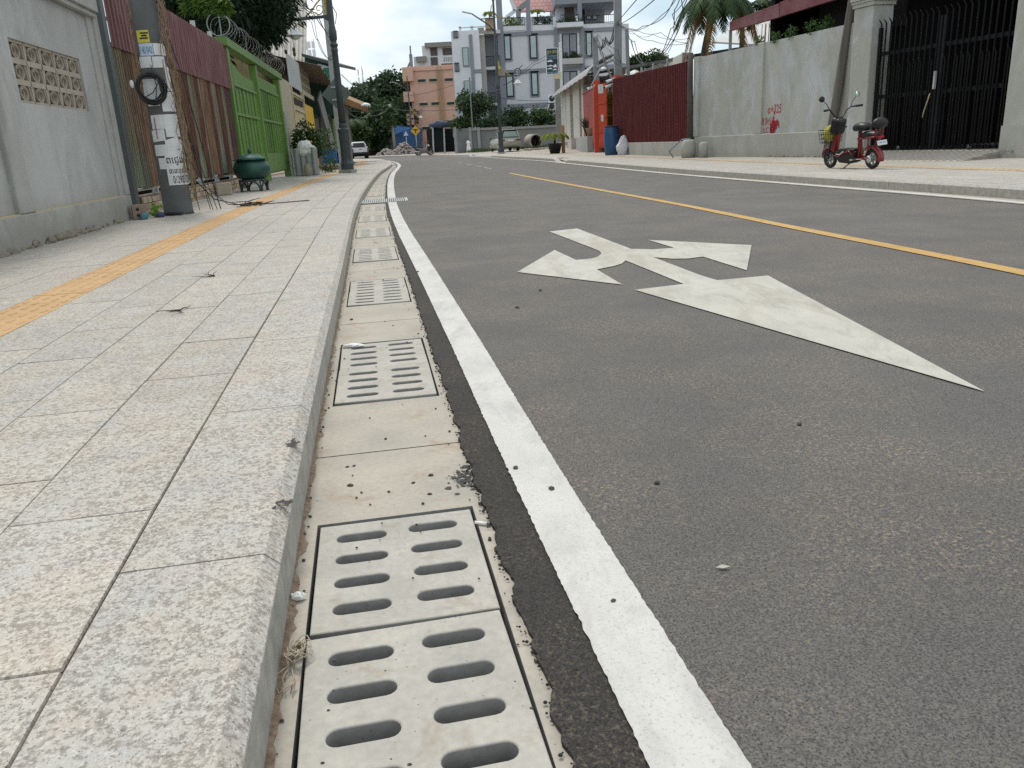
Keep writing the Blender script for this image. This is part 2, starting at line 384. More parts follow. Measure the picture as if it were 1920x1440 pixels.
# road: asphalt sheet between the gutters
rd=MB(); ja=jag(1.7,.013)
ss=srange(.3,118,.012,1.2)
edge=[LK.at(s,asph(s)+ja(s)) for s in ss]
NR=10; vs=[];fs=[]
def rk_of(i): return RK.at(RK.len*min(1,i),.02)
rl=RK.len
for k,s in enumerate(ss):
    u=min(1,max(0,(s+3.0)/118.0)); b=RK.at(min(rl-.1,u*rl),.0); a=edge[k]
    inn=LK.at(s,wl0(s)-.01)
    row=[(a[0],a[1],-.02),(a[0],a[1],.010+.006*mnoise.noise(Vector((s*40,2,2)))),(a[0]*.75+inn[0]*.25,a[1]*.75+inn[1]*.25,.012),(inn[0],inn[1],.010)]
    mid=[]
    for j in range(1,NR+1):
        f=j/NR; mid.append((inn[0]+(b[0]-inn[0])*f,inn[1]+(b[1]-inn[1])*f,.010 if j<NR else .004))
    vs+=row+mid
W=4+NR
for k in range(len(ss)-1):
    for j in range(W-1): fs.append((k*W+j+1,k*W+j,(k+1)*W+j,(k+1)*W+j+1)); 
rd.add(vs,fs)
for i in range(len(rd.f)): rd.m[i]=1 if (i%(W-1))<3 else 0
# the road goes on behind the camera
x0=vs[3]; x1=vs[W-1]
rd.add([(vs[1][0],vs[1][1],.010),(x1[0],x1[1],.004),(9,-40,.004),(3.5,-40,.01)],[(0,3,2,1)])
tag(rd.build('road',[M['asphalt'],M['asphalt_edge']]),kind='structure')
# painted lines
def line(name,path,ss,t0,t1,z,m,ja=None,jb=None):
    mb=MB(); strip(mb,path,ss,(lambda s:t0(s)+(ja(s) if ja and s<30 else 0)),(lambda s:t1(s)+(jb(s) if jb and s<30 else 0)),z,None)
    return tag(mb.build(name,m),kind='structure')
line('white_edge_line',LK,srange(.4,16.72,.012,.8),wl0,lambda s:wl0(s)-.142,.0155,M['white_line'],jagf(5,.0045),jagf(9,.0045))
line('white_edge_line',LK,srange(17.68,100,.3,.8),wl0,lambda s:wl0(s)-.15-.03*min(1,max(0,s-17)/15),.0155,M['white_line'])
line('white_edge_line',RK,srange(1,88,.5,1),table([(10,.42),(14,.33),(18,.24),(25,.2),(100,.2)]),table([(10,.30),(14,.21),(18,.12),(25,.08),(100,.08)]),.0155,M['white_line'])
YP=Path([(3.30,2.0),(3.09,4.65),(2.95,5.8),(2.74,7.38),(2.41,10.2),(1.62,15.6),(1.05,19.5),(.35,24.6)])
line('yellow_centre_line',YP,srange(0,YP.len,.06,.3),lambda s:.125,lambda s:0,.0155,M['yellow_line'],jag(2,.003),jag(6,.003))
mb=MB()
for k in range(7):
    a=gnd(855+k*8+4,305+k*1.6)
    if k%2==0:
        mb.bar((a.x,a.y,.0155),(a.x+.35,a.y-2.6,.0155),.11,.001)
tag(mb.build('faint_lane_dashes',mat('faint_paint',(.27,.265,.25),(.2,.2,.19),9,.8)),kind='structure')
# lane arrow
AR=[(1846,742),(1440,521),(1345,530),(1310,519),(1225,486),(1262,489),(1290,488.5),(1318,485),(1400,511),(1409,463),(1215,453),(1264,468),(1225,471),(1183,470),(1082,431),(1030,437),(1110,468),(1124,474),(1128,479),(1121,485),(1108,488.5),(1080,491),(1040,472),(970,514),(1167,538),(1119,509),(1150,503),(1166,498),(1173,492),(1282,537),(1190,548)]
from mathutils.geometry import tessellate_polygon
ap=[gnd(*p) for p in AR]; tri=tessellate_polygon([[Vector((p.x,p.y,0)) for p in ap]])
mb=MB(); mb.add([(p.x,p.y,.0155) for p in ap],[tuple(t) for t in tri]); o=mb.build('lane_arrow',M['arrow_paint']); me=o.data
if me.polygons[0].normal.z<0: me.flip_normals()
tag(o,kind='structure')
# ---- left gutter: concrete units with openings
gt=MB(); PER=1.96
pairs=[(3.395+PER*k,3.395+PER*k+.972) for k in range(-1,24)]
def seg(s0,s1,t0,t1,z=0.0,n=6,down=True):
    ss=[s0+(s1-s0)*i/n for i in range(n+1)]; strip(gt,LK,ss,t0,t1,z)
wfac=lambda s:asph(s)/-.462
for i,(a,b) in enumerate(pairs):
    k=wfac((a+b)/2); e0,e1=-.040*k,-.436*k
    prev=pairs[i-1][1] if i else a-1
    end=pairs[i+1][0] if i+1<len(pairs) else b+1
    mid=(b+end)/2-.02
    seg(b+.004,mid-.003,.02,-.53*k); seg(mid+.003,end-.004,.02,-.53*k)
    seg(a-.004,b+.004,.02,e0); seg(a-.004,b+.004,e1,-.53*k)
    # inner walls of the opening
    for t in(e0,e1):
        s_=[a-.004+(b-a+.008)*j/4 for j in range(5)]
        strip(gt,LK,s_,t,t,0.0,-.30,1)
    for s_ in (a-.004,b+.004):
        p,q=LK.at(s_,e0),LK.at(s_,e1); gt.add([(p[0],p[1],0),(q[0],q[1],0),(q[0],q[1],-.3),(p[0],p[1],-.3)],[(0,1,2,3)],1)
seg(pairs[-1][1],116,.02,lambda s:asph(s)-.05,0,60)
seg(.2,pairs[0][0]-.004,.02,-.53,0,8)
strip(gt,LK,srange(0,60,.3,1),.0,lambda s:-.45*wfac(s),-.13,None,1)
strip(gt,LK,srange(0,116,.3,1),.0,lambda s:-.5*wfac(s),-.02,None,2) if False else None
tag(gt.build('gutter',[M['gutter'],M['channel'],M['joint']]),kind='structure')
# drain covers: slotted slabs (2D curve with holes, extruded)
M['slot']=m_concrete('dark_slot_side',(.27,.265,.255),(.21,.207,.20),(.10,.09,.08),.4,9)  # darker concrete for the upright side faces of the covers
def cover_mesh(W_,L_):
    cu=bpy.data.curves.new('cover','CURVE'); cu.dimensions='2D'; cu.fill_mode='BOTH'; cu.extrude=.026; cu.bevel_depth=.0035; cu.bevel_resolution=2; cu.offset=-.0035
    def poly(pts):
        sp=cu.splines.new('POLY'); sp.points.add(len(pts)-1); sp.use_cyclic_u=True
        for p,q in zip(sp.points,pts): p.co=(q[0],q[1],0,1)
    poly([(-W_/2,-L_/2),(W_/2,-L_/2),(W_/2,L_/2),(-W_/2,L_/2)])
    for cx in(-.0875,.0875):
        for i in range(4):
            cy=-.158+.105*i+(.008 if cx>0 else 0); hl,r=.040,.0205
            pts=[]
            for j in range(9): a=-PI/2+PI*j/8; pts.append((cx+hl+r*math.cos(a),cy+r*math.sin(a)))
            for j in range(9): a=PI/2+PI*j/8; pts.append((cx-hl+r*math.cos(a),cy+r*math.sin(a)))
            poly(pts)
    t=bpy.data.objects.new('t',cu); C.objects.link(t); dg=bpy.context.evaluated_depsgraph_get(); dg.update()
    me=bpy.data.meshes.new_from_object(t.evaluated_get(dg)); bpy.data.objects.remove(t); me.name='drain_cover'
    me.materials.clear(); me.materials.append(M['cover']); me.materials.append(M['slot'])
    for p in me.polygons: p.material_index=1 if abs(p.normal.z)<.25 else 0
    return me
cme=cover_mesh(.380,.468)
ordn=['first','second','third','fourth','fifth','sixth','seventh','eighth','ninth','tenth','eleventh','twelfth','thirteenth','fourteenth','fifteenth','sixteenth','seventeenth','eighteenth','nineteenth','twentieth','twenty first','twenty second','twenty third','twenty fourth','twenty fifth']
rr=random.Random(4)
for i,(a,b) in enumerate(pairs):
    k=wfac((a+b)/2)
    for h in (0,1):
        s=a+.243+h*.486; x,y=LK.at(s,-.238*k)
        if s<2.9: continue
        if i==7 and h==0: pass
        o=bpy.data.objects.new('drain_cover',cme); C.objects.link(o)
        o.location=(x,y,-.0285+rr.uniform(-.002,.003)+(.004 if h==0 else 0)); o.rotation_euler=(rr.uniform(-.006,.006),rr.uniform(-.006,.006),LK.ang(s)-PI/2+rr.uniform(-.008,.008)); o.scale=(k,1,1)
        if i==1: o.rotation_euler.z+=.02 if h==0 else -.005
        half='nearer' if h==0 else 'farther'
        if i<13:
            nm='closest' if i<=1 else ordn[i-1]+' closest'
            lb=f'slotted concrete drain cover, {half} half of the {nm} pair of covers'
            if i==0: lb='slotted concrete drain cover cut off by the bottom edge of the photo'
        else: lb='tiny far slotted drain cover in the distant end of the gutter'
        tag(o,lb,'drain cover','slotted concrete covers along the kerb gutter')
# steel grating across the gutter and the white line
gr=empty('steel_grating',(*LK.at(17.2,-.40),.018),LK.ang(17.2)-PI/2,'galvanised steel drain grating lying across the gutter and white line','drain grating')
mb=MB()
for y in(-.44,0,.44): mb.bb((-.40,y-.015,-.006),(.40,y+.015,.008))
for x in(-.40,.40): mb.bb((x-.012,-.455,-.008),(x+.012,.455,.010))
mb.build('frame',mat('galvanised',(.5,.51,.5),(.40,.41,.40),6,.5,0,60,.4),gr)
mb=MB()
for i in range(21):
    x=-.375+.0375*i
    for y0,y1 in((-.425,-.015),(.015,.425)): mb.bb((x-.008,y0,-.008),(x+.008,y1,.004))
mb.build('bars',bpy.data.materials['galvanised'],gr)
mb=MB(); mb.bb((-.40,-.455,-.012),(.40,.455,-.009)); mb.build('drain_bed',M['channel'],gr)
# ---- kerb (left) : granite kerbstones
kb=MB()
def kerbstones(mb,path,s0,s1,step,sign,tw,zf,mats,offs=0,foot=-.05):
    s=s0
    while s<s1:
        a,b=s+.0025,min(s+step,s1)-.0025; nn=4; rows=[]
        for i in range(nn+1):
            q=a+(b-a)*i/nn; z=zf(q); prof=[(tw-.003,z-.012),(tw-.005,z),(.030,z),(.028,z-.001),(.001,z-.026),(0,z-.029),(0,foot)]
            rows.append([(*path.at(q,t*sign+offs),zz) for t,zz in prof])
        vs=[p for r in rows for p in r]; m=len(rows[0]); fs=[]
        for i in range(nn):
            for j in range(m-1):
                q=(i*m+j,i*m+j+1,(i+1)*m+j+1,(i+1)*m+j); fs.append(q if sign<0 else q[::-1])
        ce=tuple(range(m)); fs.append(ce); fs.append(tuple(nn*m+j for j in reversed(range(m))))
        b0=len(mb.f); mb.add(vs,fs,0)
        for i in range(nn): mb.m[b0+i*(m-1)+m-2]=1
        s+=step
kerbstones(kb,LK,.07,112,.978,1,.305,lambda s:.14,None)
tag(kb.build('kerb',[M['granite'],M['kerbside']]),kind='structure')
# sand and grit line at the foot of the kerb
mb=MB(); js=jag(3,.010); strip(mb,LK,srange(2.5,16,.02,.3),.004,lambda s:-.012+js(s)*1.5,.009,.0015,0); tag(mb.build('grit_line',mat('reddish_grit',(.30,.215,.15),(.15,.105,.075),60,.95,.9,300)),kind='structure')
# ---- left pavement slabs
def slab(mb,path,s0,s1,t0,t1,z,gap=.0014,bv=.0016,rnd=None,zf=None,n=1):
    dz=rnd.uniform(-.0012,.0012); tl=rnd.uniform(-.0008,.0008)
    s0+=gap;s1-=gap; lo,hi=min(t0,t1)+gap,max(t0,t1)-gap
    vs=[];fs=[]
    ss=[s0+(s1-s0)*i/n for i in range(n+1)]
    Z=lambda s,t:(zf(s,t) if zf else z)+dz
    top=[]; 
    for i,s in enumerate(ss):
        si=s+(bv if i==0 else -bv if i==n else 0)
        for t,tt in((lo,lo+bv),(hi,hi-bv)):
            vs.append((*path.at(si,tt),Z(si,tt)))
    b=len(vs)
    for s in ss:
        for t in(lo,hi): vs.append((*path.at(s,t),Z(s,t)-.006))
    for i in range(n):
        fs.append((2*i,2*i+2,2*i+3,2*i+1)); fs.append((b+2*i,b+2*i+2,2*i+2,2*i)); fs.append((2*i+1,2*i+3,b+2*i+3,b+2*i+1))
    fs.append((b,0,1,b+1)); fs.append((2*n,b+2*n,b+2*n+1,2*n+1))
    fs=[f[::-1] for f in fs]
    mb.add(vs,fs)
pv=MB(); rnd=random.Random(5)
rows=[.305+.31*i for i in range(5)]+[1.865+.36*i for i in range(9)]
for r in range(len(rows)-1):
    if r==4: continue
    t0,t1=rows[r],rows[r+1]
    s=[.74,.42,.62,.30,0,.5,.2,.66,.33,.1,.45,.7,.25][r]-.6
    while s<100:
        ln=.59 if r<4 else .72
        e=s+ln
        if not(t0>3.4 and s<17) and t0<(4.2 if s<45 else 2.2): slab(pv,LK,max(.05,s),e,t0,t1,.14,rnd=rnd,gap=.0014 if rnd.random()<.8 else .0026)
        s=e
tag(pv.build('pavement_left',M['granite']),kind='structure')
mb=MB(); strip(mb,LK,srange(0,112,.3,1.5),4.6,.30,.1335,None,0); strip(mb,LK,srange(0,112,.3,1.5),.3,.3,.1335,-.3); strip(mb,LK,srange(0,112,.3,1.5),4.6,4.6,-.3,.1335)
tag(mb.build('pavement_bed',M['joint']),kind='structure')
# tactile strip
tp=MB(); s=.05
def tactile(mb,path,s0,s1,t0,t1,z,rnd,zf=None,bars=True,step=.31):
    s=s0
    while s<s1:
        slab(mb,path,s,s+step,t0,t1,z,rnd=rnd,gap=.0015,zf=zf)
        if bars and s<32:
            for i in range(4):
                tt=t0+(t1-t0)*(i+.5)/4
                for j in range(2):
                    q=s+(.08 if i%2 else .155)+.15*j-.04
                    if j==1 and i%2==0 and False: continue
                    zz=(zf(q,tt) if zf else z)
                    pts=[]
                    for (ds,dt,dz) in((0,-.011,0),(.075,-.011,0),(.075,.011,0),(0,.011,0),(.008,-.006,.0055),(.067,-.006,.0055),(.067,.006,.0055),(.008,.006,.0055)):
                        pts.append((*path.at(q+ds,tt+dt),zz+dz))
                    mb.add(pts,[(4,5,6,7),(0,1,5,4),(1,2,6,5),(2,3,7,6),(3,0,4,7)])
        s+=step
tactile(tp,LK,.05,100,1.545,1.865,.1405,random.Random(8))
tag(tp.build('tactile_paving_left',M['tactile']),kind='structure')
# ---- right pavement
rdrop=table([(38.6,1),(39.3,.15),(41.2,.15),(42,1),(61.5,1),(62.5,.15),(71.5,.15),(72.5,1)])
def zr(s,t):
    d=rdrop(s); a=min(1,max(0,abs(t)/1.3)); return .14*(d+(1-d)*a)
kr=MB(); kerbstones(kr,RK,2.5,118,.98,-1,.22,lambda s:zr(s,0),None)
tag(kr.build('kerb_right',[M['granite'],M['kerbside']]),kind='structure')
mb=MB(); strip(mb,RK,srange(1,118,.6,2),.0,lambda s:table([(10,.5),(14,.36),(18,.28),(25,.24)])(s),.011,.0135); tag(mb.build('gutter_right',M['gutter']),kind='structure')
pr=MB(); rnd=random.Random(6); t=.22; r=0
while t<10.2:
    if abs(t-2.08)<.2: t0,t1=-t,-(t+.32); tactile(pr2:=MB(),RK,3,118,-2.42,-2.1,.1405,random.Random(3),zr,True); tag(pr2.build('tactile_paving_right',mat('faded_tactile',(.45,.345,.22),(.40,.30,.19),4,.8)),kind='structure'); t=2.42; continue
    t1=min(t+.36,2.1) if t<2.1 else t+.40
    s=2.5+(r%3)*.25
    smax=118 if t<4 else 100
    while s<smax:
        e=s+(.8 if s<40 else 1.6)
        if t<5.2 or s>52:
            slab(pr,RK,s,e,-t1,-t,.14,rnd=rnd,zf=zr)
        s=e
    t=t1; r+=1
tag(pr.build('pavement_right',M['granite']),kind='structure')
mb=MB(); strip(mb,RK,srange(1,118,.5,1.5),lambda s:-.2,-10.5,lambda s:zr(s,.2)-.008,.1325); tag(mb.build('pavement_bed_right',M['joint']),kind='structure')
# ================================================================ LEFT SIDE OF THE STREET
M['cement']=m_render('grey_cement_render',(.375,.38,.37),(.435,.44,.43),(.31,.315,.31),(.35,.75),(.30,.29,.255))
M['cement_trim']=m_render('cement_trim',(.36,.36,.345),(.42,.42,.40),(.29,.285,.27),(.25,.6),(.25,.235,.20))
M['ledge']=mat('sandy_ledge',(.52,.41,.25),(.44,.36,.24),6,.95,.3,80)
M['breeze']=mat('breeze_block_cream',(.40,.36,.295),(.32,.28,.225),9,.9,.4,90)
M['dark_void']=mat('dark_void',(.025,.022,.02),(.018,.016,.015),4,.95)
M['maroon']=m_rust('maroon_sheet',(.21,.10,.105),(.155,.075,.08),(.27,.165,.165))
M['pole']=m_concrete('pole_concrete',(.125,.13,.128),(.095,.10,.10),(.18,.16,.13),.4,3)
M['paper']=mat('paper',(.68,.69,.69),(.58,.60,.62),8,.8)
M['steel']=mat('galvanised_post',(.45,.47,.46),(.35,.37,.37),5,.5,0,60,.3)
M['slate']=mat('slate_paint',(.045,.058,.062),(.035,.045,.05),6,.45,0,60,0,.5)
M['gold']=mat('gold_paint',(.52,.37,.09),(.34,.23,.05),9,.45,0,60,.3)
M['lampwhite']=mat('lamp_white',(.70,.72,.72),(.62,.64,.64),6,.5)
M['white']=mat('white_paint',(.72,.72,.70),(.62,.62,.60),3,.7)
M['vine']=mat('dry_vine',(.30,.22,.14),(.17,.12,.075),14,.9)
M['cable']=mat('black_cable',(.014,.014,.016),(.03,.03,.03),20,.5)
M['blue']=mat('blue_plastic',(.025,.075,.20),(.04,.11,.26),5,.5)
rustm=[m_rust('rust_brown',(.189,.116,.073),(.098,.063,.046),(.268,.207,.146),(.146,.159,.116)),m_rust('rust_orange',(.207,.112,.063),(.110,.063,.041),(.281,.201,.134)),m_rust('rust_red',(.122,.051,.037),(.067,.033,.024),(.195,.110,.073)),
       m_rust('weathered_grey_tin',(.250,.201,.140),(.140,.104,.073),(.329,.299,.232),(.159,.207,.152)),m_rust('weathered_green_tin',(.232,.226,.159),(.134,.116,.079),(.268,.195,.122),(.207,.244,.171)),m_rust('dark_maroon_tin',(.104,.055,.051),(.061,.037,.037),(.171,.104,.085))]
LFT=set()
# ---- cement wall with breeze blocks
l,a=frame((-4.60,7.29),(-5.22,11.41))
w1=empty('cement_wall',l,a,'grey cement rendered wall with breeze block vent panel, leftmost in the photo','wall')
mb=MB(); mb.bb((-7,0,-.1),(4.30,.26,.47)); mb.build('plinth',M['cement_trim'],w1,bevel=.012)
mb=MB(); y0=.055
mb.bb((-7,y0,.47),(1.39,.24,2.82)); mb.bb((3.42,y0,.47),(4.28,.24,2.82)); mb.bb((1.39,y0,.47),(3.42,.24,1.55)); mb.bb((1.39,y0,2.17),(3.42,.24,2.82)); mb.bb((1.39,.20,1.55),(3.42,.24,2.17),1)  # back plane near-black: shade inside the vent blocks put into the colour
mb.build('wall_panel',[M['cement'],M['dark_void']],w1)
for s0,s1,y in((-4.3,-3.93,0),(.66,1.01,0),(4.13,4.30,0)):
    mb=MB(); mb.bb((s0,y,.472),(s1,.22,2.80)); mb.build('pilaster',M['cement_trim'],w1,bevel=.015)
mb=MB(); mb.bb((3.93,.03,.472),(4.13,.2,2.80)); mb.build('pilaster_return',M['cement_trim'],w1,bevel=.01)
mb=MB(); mb.bb((-7,-.07,2.80),(4.15,.30,2.98)); mb.bb((-7,-.03,2.74),(4.15,.05,2.80)); mb.build('coping',M['cement_trim'],w1,bevel=.012)
for a_,b_ in((-3.93,.66),(1.01,4.13)):
    mb=MB(); mb.bb((a_,.004,.468),(b_,.056,.478)); mb.build('ledge_sand',M['ledge'],w1)
pn=empty('vent_panel',(0,0,0)); pn.parent=w1
bk=MB(); bw,bh=.406,.2065
def block(mb,cx,cz):
    t=.022; f=.075
    for z in(-bh/2+.014,bh/2-.014): mb.bb((cx-bw/2,f,cz+z-.014),(cx+bw/2,.19,cz+z+.014))
    for sx in(-1,1):
        mb.add([(cx+sx*bw/2,f,cz-bh/2),(cx+sx*(bw/2-.012),f,cz-bh/2),(cx+sx*(bw/2-.05),f,cz+bh/2) if False else (cx+sx*(bw/2-.02),f,cz+bh/2),(cx+sx*bw/2,f,cz+bh/2),
                (cx+sx*bw/2,.19,cz-bh/2),(cx+sx*(bw/2-.012),.19,cz-bh/2),(cx+sx*(bw/2-.02),.19,cz+bh/2),(cx+sx*bw/2,.19,cz+bh/2)],[(0,1,2,3),(1,5,6,2),(0,3,7,4)])
        mb.bar((cx+sx*.19,f+.03,cz-bh/2),(cx+sx*.135,f+.03,cz+bh/2),.05,t*.8)
        # bulging leaf outline
        pts=[]
        for i in range(9):
            u=i/8; pts.append((cx+sx*(.012+.082*math.sin(PI*min(1,u*1.02))),f+.05,cz-bh/2+.02+(bh-.04)*u))
        for p,q in zip(pts,pts[1:]): mb.bar((p[0],f+.03,p[2]),(q[0],f+.03,q[2]),.05,.016)
        mb.bar((cx+sx*.012,f+.03,cz+bh/2-.03),(cx+sx*.10,f+.03,cz+.01),.05,.013)
    pts=[(cx+.042*math.cos(2*PI*i/14),f+.045,cz+.045*math.sin(2*PI*i/14)) for i in range(15)]
    for p,q in zip(pts,pts[1:]): mb.bar(p,q,.04,.015)
    mb.bar((cx,f+.03,cz+.04),(cx,f+.03,cz+bh/2),.05,.014); mb.bar((cx,f+.03,cz-.04),(cx,f+.03,cz-bh/2),.05,.014)
block(bk,0,0); bme=None
for r in range(3):
    for c in range(5):
        if bme is None: o=bk.build('breeze_block',M['breeze'],pn); bme=o.data
        else: o=bpy.data.objects.new('breeze_block',bme); C.objects.link(o); o.parent=pn
        o.location=(1.39+bw*(c+.5),0,1.55+bh*(r+.5))
mb=MB()
rr=random.Random(3)
for i in range(150):
    s=rr.uniform(-3,3.9)*1.0; 
    if s>2.9 and rr.random()<.7: continue
    r_=rr.uniform(.02,.065); mb.ball((s,-.02+rr.uniform(-.015,.03),.13+rr.uniform(0,.05)),(r_*1.5,r_*.8,r_*.8),6)
for f_ in range(len(mb.s)): mb.s[f_]=False
mb.build('crumbling_footing',m_concrete('broken_footing',(.27,.235,.185),(.16,.14,.11),(.10,.075,.055),.6,9),w1)
# ---- patchwork tin fence
l,a=frame((-5.42,12.0),(-6.41,19.86)); LFT=a
fe=empty('tin_fence',l,a,'patchwork fence of rusty tin sheets under maroon corrugated strip behind the pole','fence')
mb=MB(); mb.corr(.20,9.2,2.50,3.50,-.03,.17,.026,kind='trap'); mb.build('maroon_sheet',M['maroon'],fe)
rr=random.Random(12)
seq=[(.20,.42,4,.034),(.62,.40,0,.034),(1.02,.44,1,.03),(1.5,.5,3,.076),(2.0,.5,0,.076),(2.5,.52,0,.076),(3.02,.48,3,.076),(3.5,.5,1,.076),(4.0,.42,2,.076),(4.42,.50,4,.076),(4.92,.40,2,.076),(5.32,.22,3,.05),(5.54,.58,1,.076),(6.12,.45,2,.076),(6.57,.42,3,.076),(6.99,.62,2,.076),(7.61,.28,4,.076),(7.89,.62,5,.076),(8.5,.28,5,.076)]
for i,(s,wd,m_,pt) in enumerate(seq):
    mb=MB(); y=.012*(i%2); tl=rr.uniform(-.03,.03); mb.corr(s-.03,s+wd+.02,.54+rr.uniform(-.05,.03),2.56,y,.11,.02,0,None,None,'trap')
    o=mb.build('tin_sheet',rustm[m_],fe)
mb=MB()
for i,s in enumerate((.12,1.48,3.1,4.7,6.2,7.8,9.1)):
    mb=MB(); mb.bb((s-(.035 if i else .10),.04 if i else -.03,.1),(s+(.035 if i else .06),.13,3.45 if i not in(4,5) else 3.68)); mb.build('fence_post',M['steel'] if i else M['slate'],fe)
for z in(.50,1.6,2.9):
    mb=MB(); mb.bb((.1,.045,z-.02),(9.1,.085,z+.02)); mb.build('rail',M['steel'],fe)
# stone footing under the fence
bs=empty('stone_footing',l,a,'low tan wall of rough stone blocks under the rusty tin fence','wall')
mb=MB(); mb.bb((.42,.02,.05),(9.2,.28,.40)); z=.10
for r in range(3):
    s=.42
    while s<9.1:
        wd=rr.uniform(.14,.34); d=rr.uniform(.0,.035); mb.box((s+wd/2,.05,z+.05),(wd-.018,.10+d,.085),1,(rr.uniform(-.03,.03),rr.uniform(-.05,.05),rr.uniform(-.03,.03))); s+=wd
    z+=.095
mb.build('masonry',[M['joint'],mat('tan_stone',(.42,.335,.25),(.36,.25,.18),7,.9,.5,60,iso=.25)],bs)
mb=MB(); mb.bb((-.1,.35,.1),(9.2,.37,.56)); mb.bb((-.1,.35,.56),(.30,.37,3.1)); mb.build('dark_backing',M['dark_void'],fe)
tag(MB().box((0,0,.13),(.30,.24,.26)).build('stone_block',m_concrete('sandstone',(.40,.36,.28),(.33,.29,.22)),loc=(-5.90,17.4,.14),rot=(0,0,.3),bevel=.02),'squared tan stone block at the foot of the rusty fence','stone block')
# ---- concrete pole with notices
PX,PY=-4.78,11.98
def prad(z): return .205-.0115*z
ap_=math.atan2(-PY,-PX)
po=empty('utility_pole',(PX,PY,.14),0,'thick concrete utility pole plastered with paper notices beside the rusty fence','utility pole')
mb=MB(); mb.lathe([(prad(z)+(.01 if z==0 else 0),z) for z in(0,.05,.3,.6,1,2,3,4,6,8.2)],26); mb.build('shaft',M['pole'],po)
def pz(py): return (402-py)/402*3.92   # metres up the shaft for a height in the photo
def wrap(mb,a0,a1,z0,z1,off,mi=0,tilt=0,n=7):
    vs=[];fs=[]
    for i in range(n+1):
        f=i/n; th=ap_+a0+(a1-a0)*f; dz=tilt*(f-.5)
        for z in(z0+dz,z1+dz): r=prad(z)+off; vs.append((r*math.cos(th),r*math.sin(th),z))
    for i in range(n): fs.append((2*i,2*i+2,2*i+3,2*i+1))
    mb.add(vs,fs,mi)
def ang_of(u): return math.asin(max(-1,min(1,u)))*.98
def pole_patch(x0,x1,y0,y1):            # notice in pixels of the enlarged photo crop (6.4 per photo pixel)
    r=[]
    ym=140+(y0+y1)/2/6.4; cx=331-64*(402-ym)/402; hw=23.5
    return ang_of((265+x0/6.4-cx)/hw),ang_of((265+x1/6.4-cx)/hw),pz(140+y1/6.4),pz(140+y0/6.4)
yl=mat('yellow_label',(.55,.50,.06),(.48,.44,.05),20,.6); bl=mat('pale_blue_label',(.50,.60,.70),(.42,.52,.64),14,.7); ink=mat('black_ink',(.015,.015,.018)); inkb=mat('blue_ink',(.10,.20,.42))
def wrap_text(txt,a0,a1,z0,z1,off,m,parent):
    cu=bpy.data.curves.new('t','FONT'); cu.body=txt; cu.size=1; t=bpy.data.objects.new('t',cu); C.objects.link(t)
    dg=bpy.context.evaluated_depsgraph_get(); dg.update(); me=bpy.data.meshes.new_from_object(t.evaluated_get(dg)); bpy.data.objects.remove(t)
    xs=[v.co.x for v in me.vertices]; ys=[v.co.y for v in me.vertices]
    if not xs: return
    X0,X1,Y0,Y1=min(xs),max(xs),min(ys),max(ys)
    for v in me.vertices:
        u=(v.co.x-X0)/(X1-X0); q=(v.co.y-Y0)/(Y1-Y0); z=z0+(z1-z0)*q; th=ap_+a0+(a1-a0)*u; r=prad(z)+off; v.co=(r*math.cos(th),r*math.sin(th),z)
    me.materials.clear(); me.materials.append(m); me.name='lettering'
    o=bpy.data.objects.new('lettering',me); C.objects.link(o); o.parent=parent; return o
def notice(name,x0,x1,y0,y1,m,off=.003,tilt=0):
    q=pole_patch(x0,x1,y0,y1); mb=MB(); wrap(mb,*q,off,0,tilt); return mb.build(name,m,po),q
o,q=notice('yellow_notice',45,175,45,150,yl)
for k,(c0,c1,w_) in enumerate(((.35,.95,.70),(.42,.85,.50),(.25,.9,.30))):
    mb=MB(); A=lambda f:q[0]+(q[1]-q[0])*f; Z=lambda f:q[2]+(q[3]-q[2])*f; wrap(mb,A(c0),A(c1),Z(w_),Z(w_+.12),.005); mb.build('print_line',ink,o)
o,q=notice('number_notice',65,210,155,260,bl); wrap_text('F 40 042',q[0]+.08,q[1]-.06,q[2]+.03,q[2]+.12,.005,inkb,o)
pps=[(215,335,155,255,0),(65,190,265,360,0),(198,330,265,360,.01),(330,392,350,480,0),(95,262,455,640,0),(285,415,480,560,0),(275,425,568,740,0),(165,440,765,890,.01),(170,300,897,1000,.015),(308,462,867,965,0),(195,322,1030,1130,0),(300,445,975,1090,.06),(440,478,990,1110,0),(232,315,1150,1250,0),(135,255,640,690,0)]
for x0,x1,y0,y1,t in pps: notice('paper_notice',x0,x1,y0,y1,M['paper'],.003+.0006*(y0%3),t)
o,q=notice('khmer_poster',305,515,1085,1400,M['paper'],.007)
da=(q[1]-q[0]); dz=q[3]-q[2]
wrap_text('ពេជ្ររស់',q[0]+.05*da,q[1]-.04*da,q[2]+.56*dz,q[2]+.88*dz,.010,ink,o)
wrap_text('ធានាខ្ជះគិត',q[0]+.08*da,q[1]-.04*da,q[2]+.29*dz,q[2]+.52*dz,.010,ink,o)
wrap_text('0129001254',q[0]+.18*da,q[1]-.06*da,q[2]+.05*dz,q[2]+.27*dz,.010,ink,o)
mb=MB(); q=pole_patch(205,222,790,980); wrap(mb,q[0],q[0]+.06,q[2],q[3],.009); mb.build('magenta_stroke',mat('magenta_ink',(.30,.03,.14)),po)
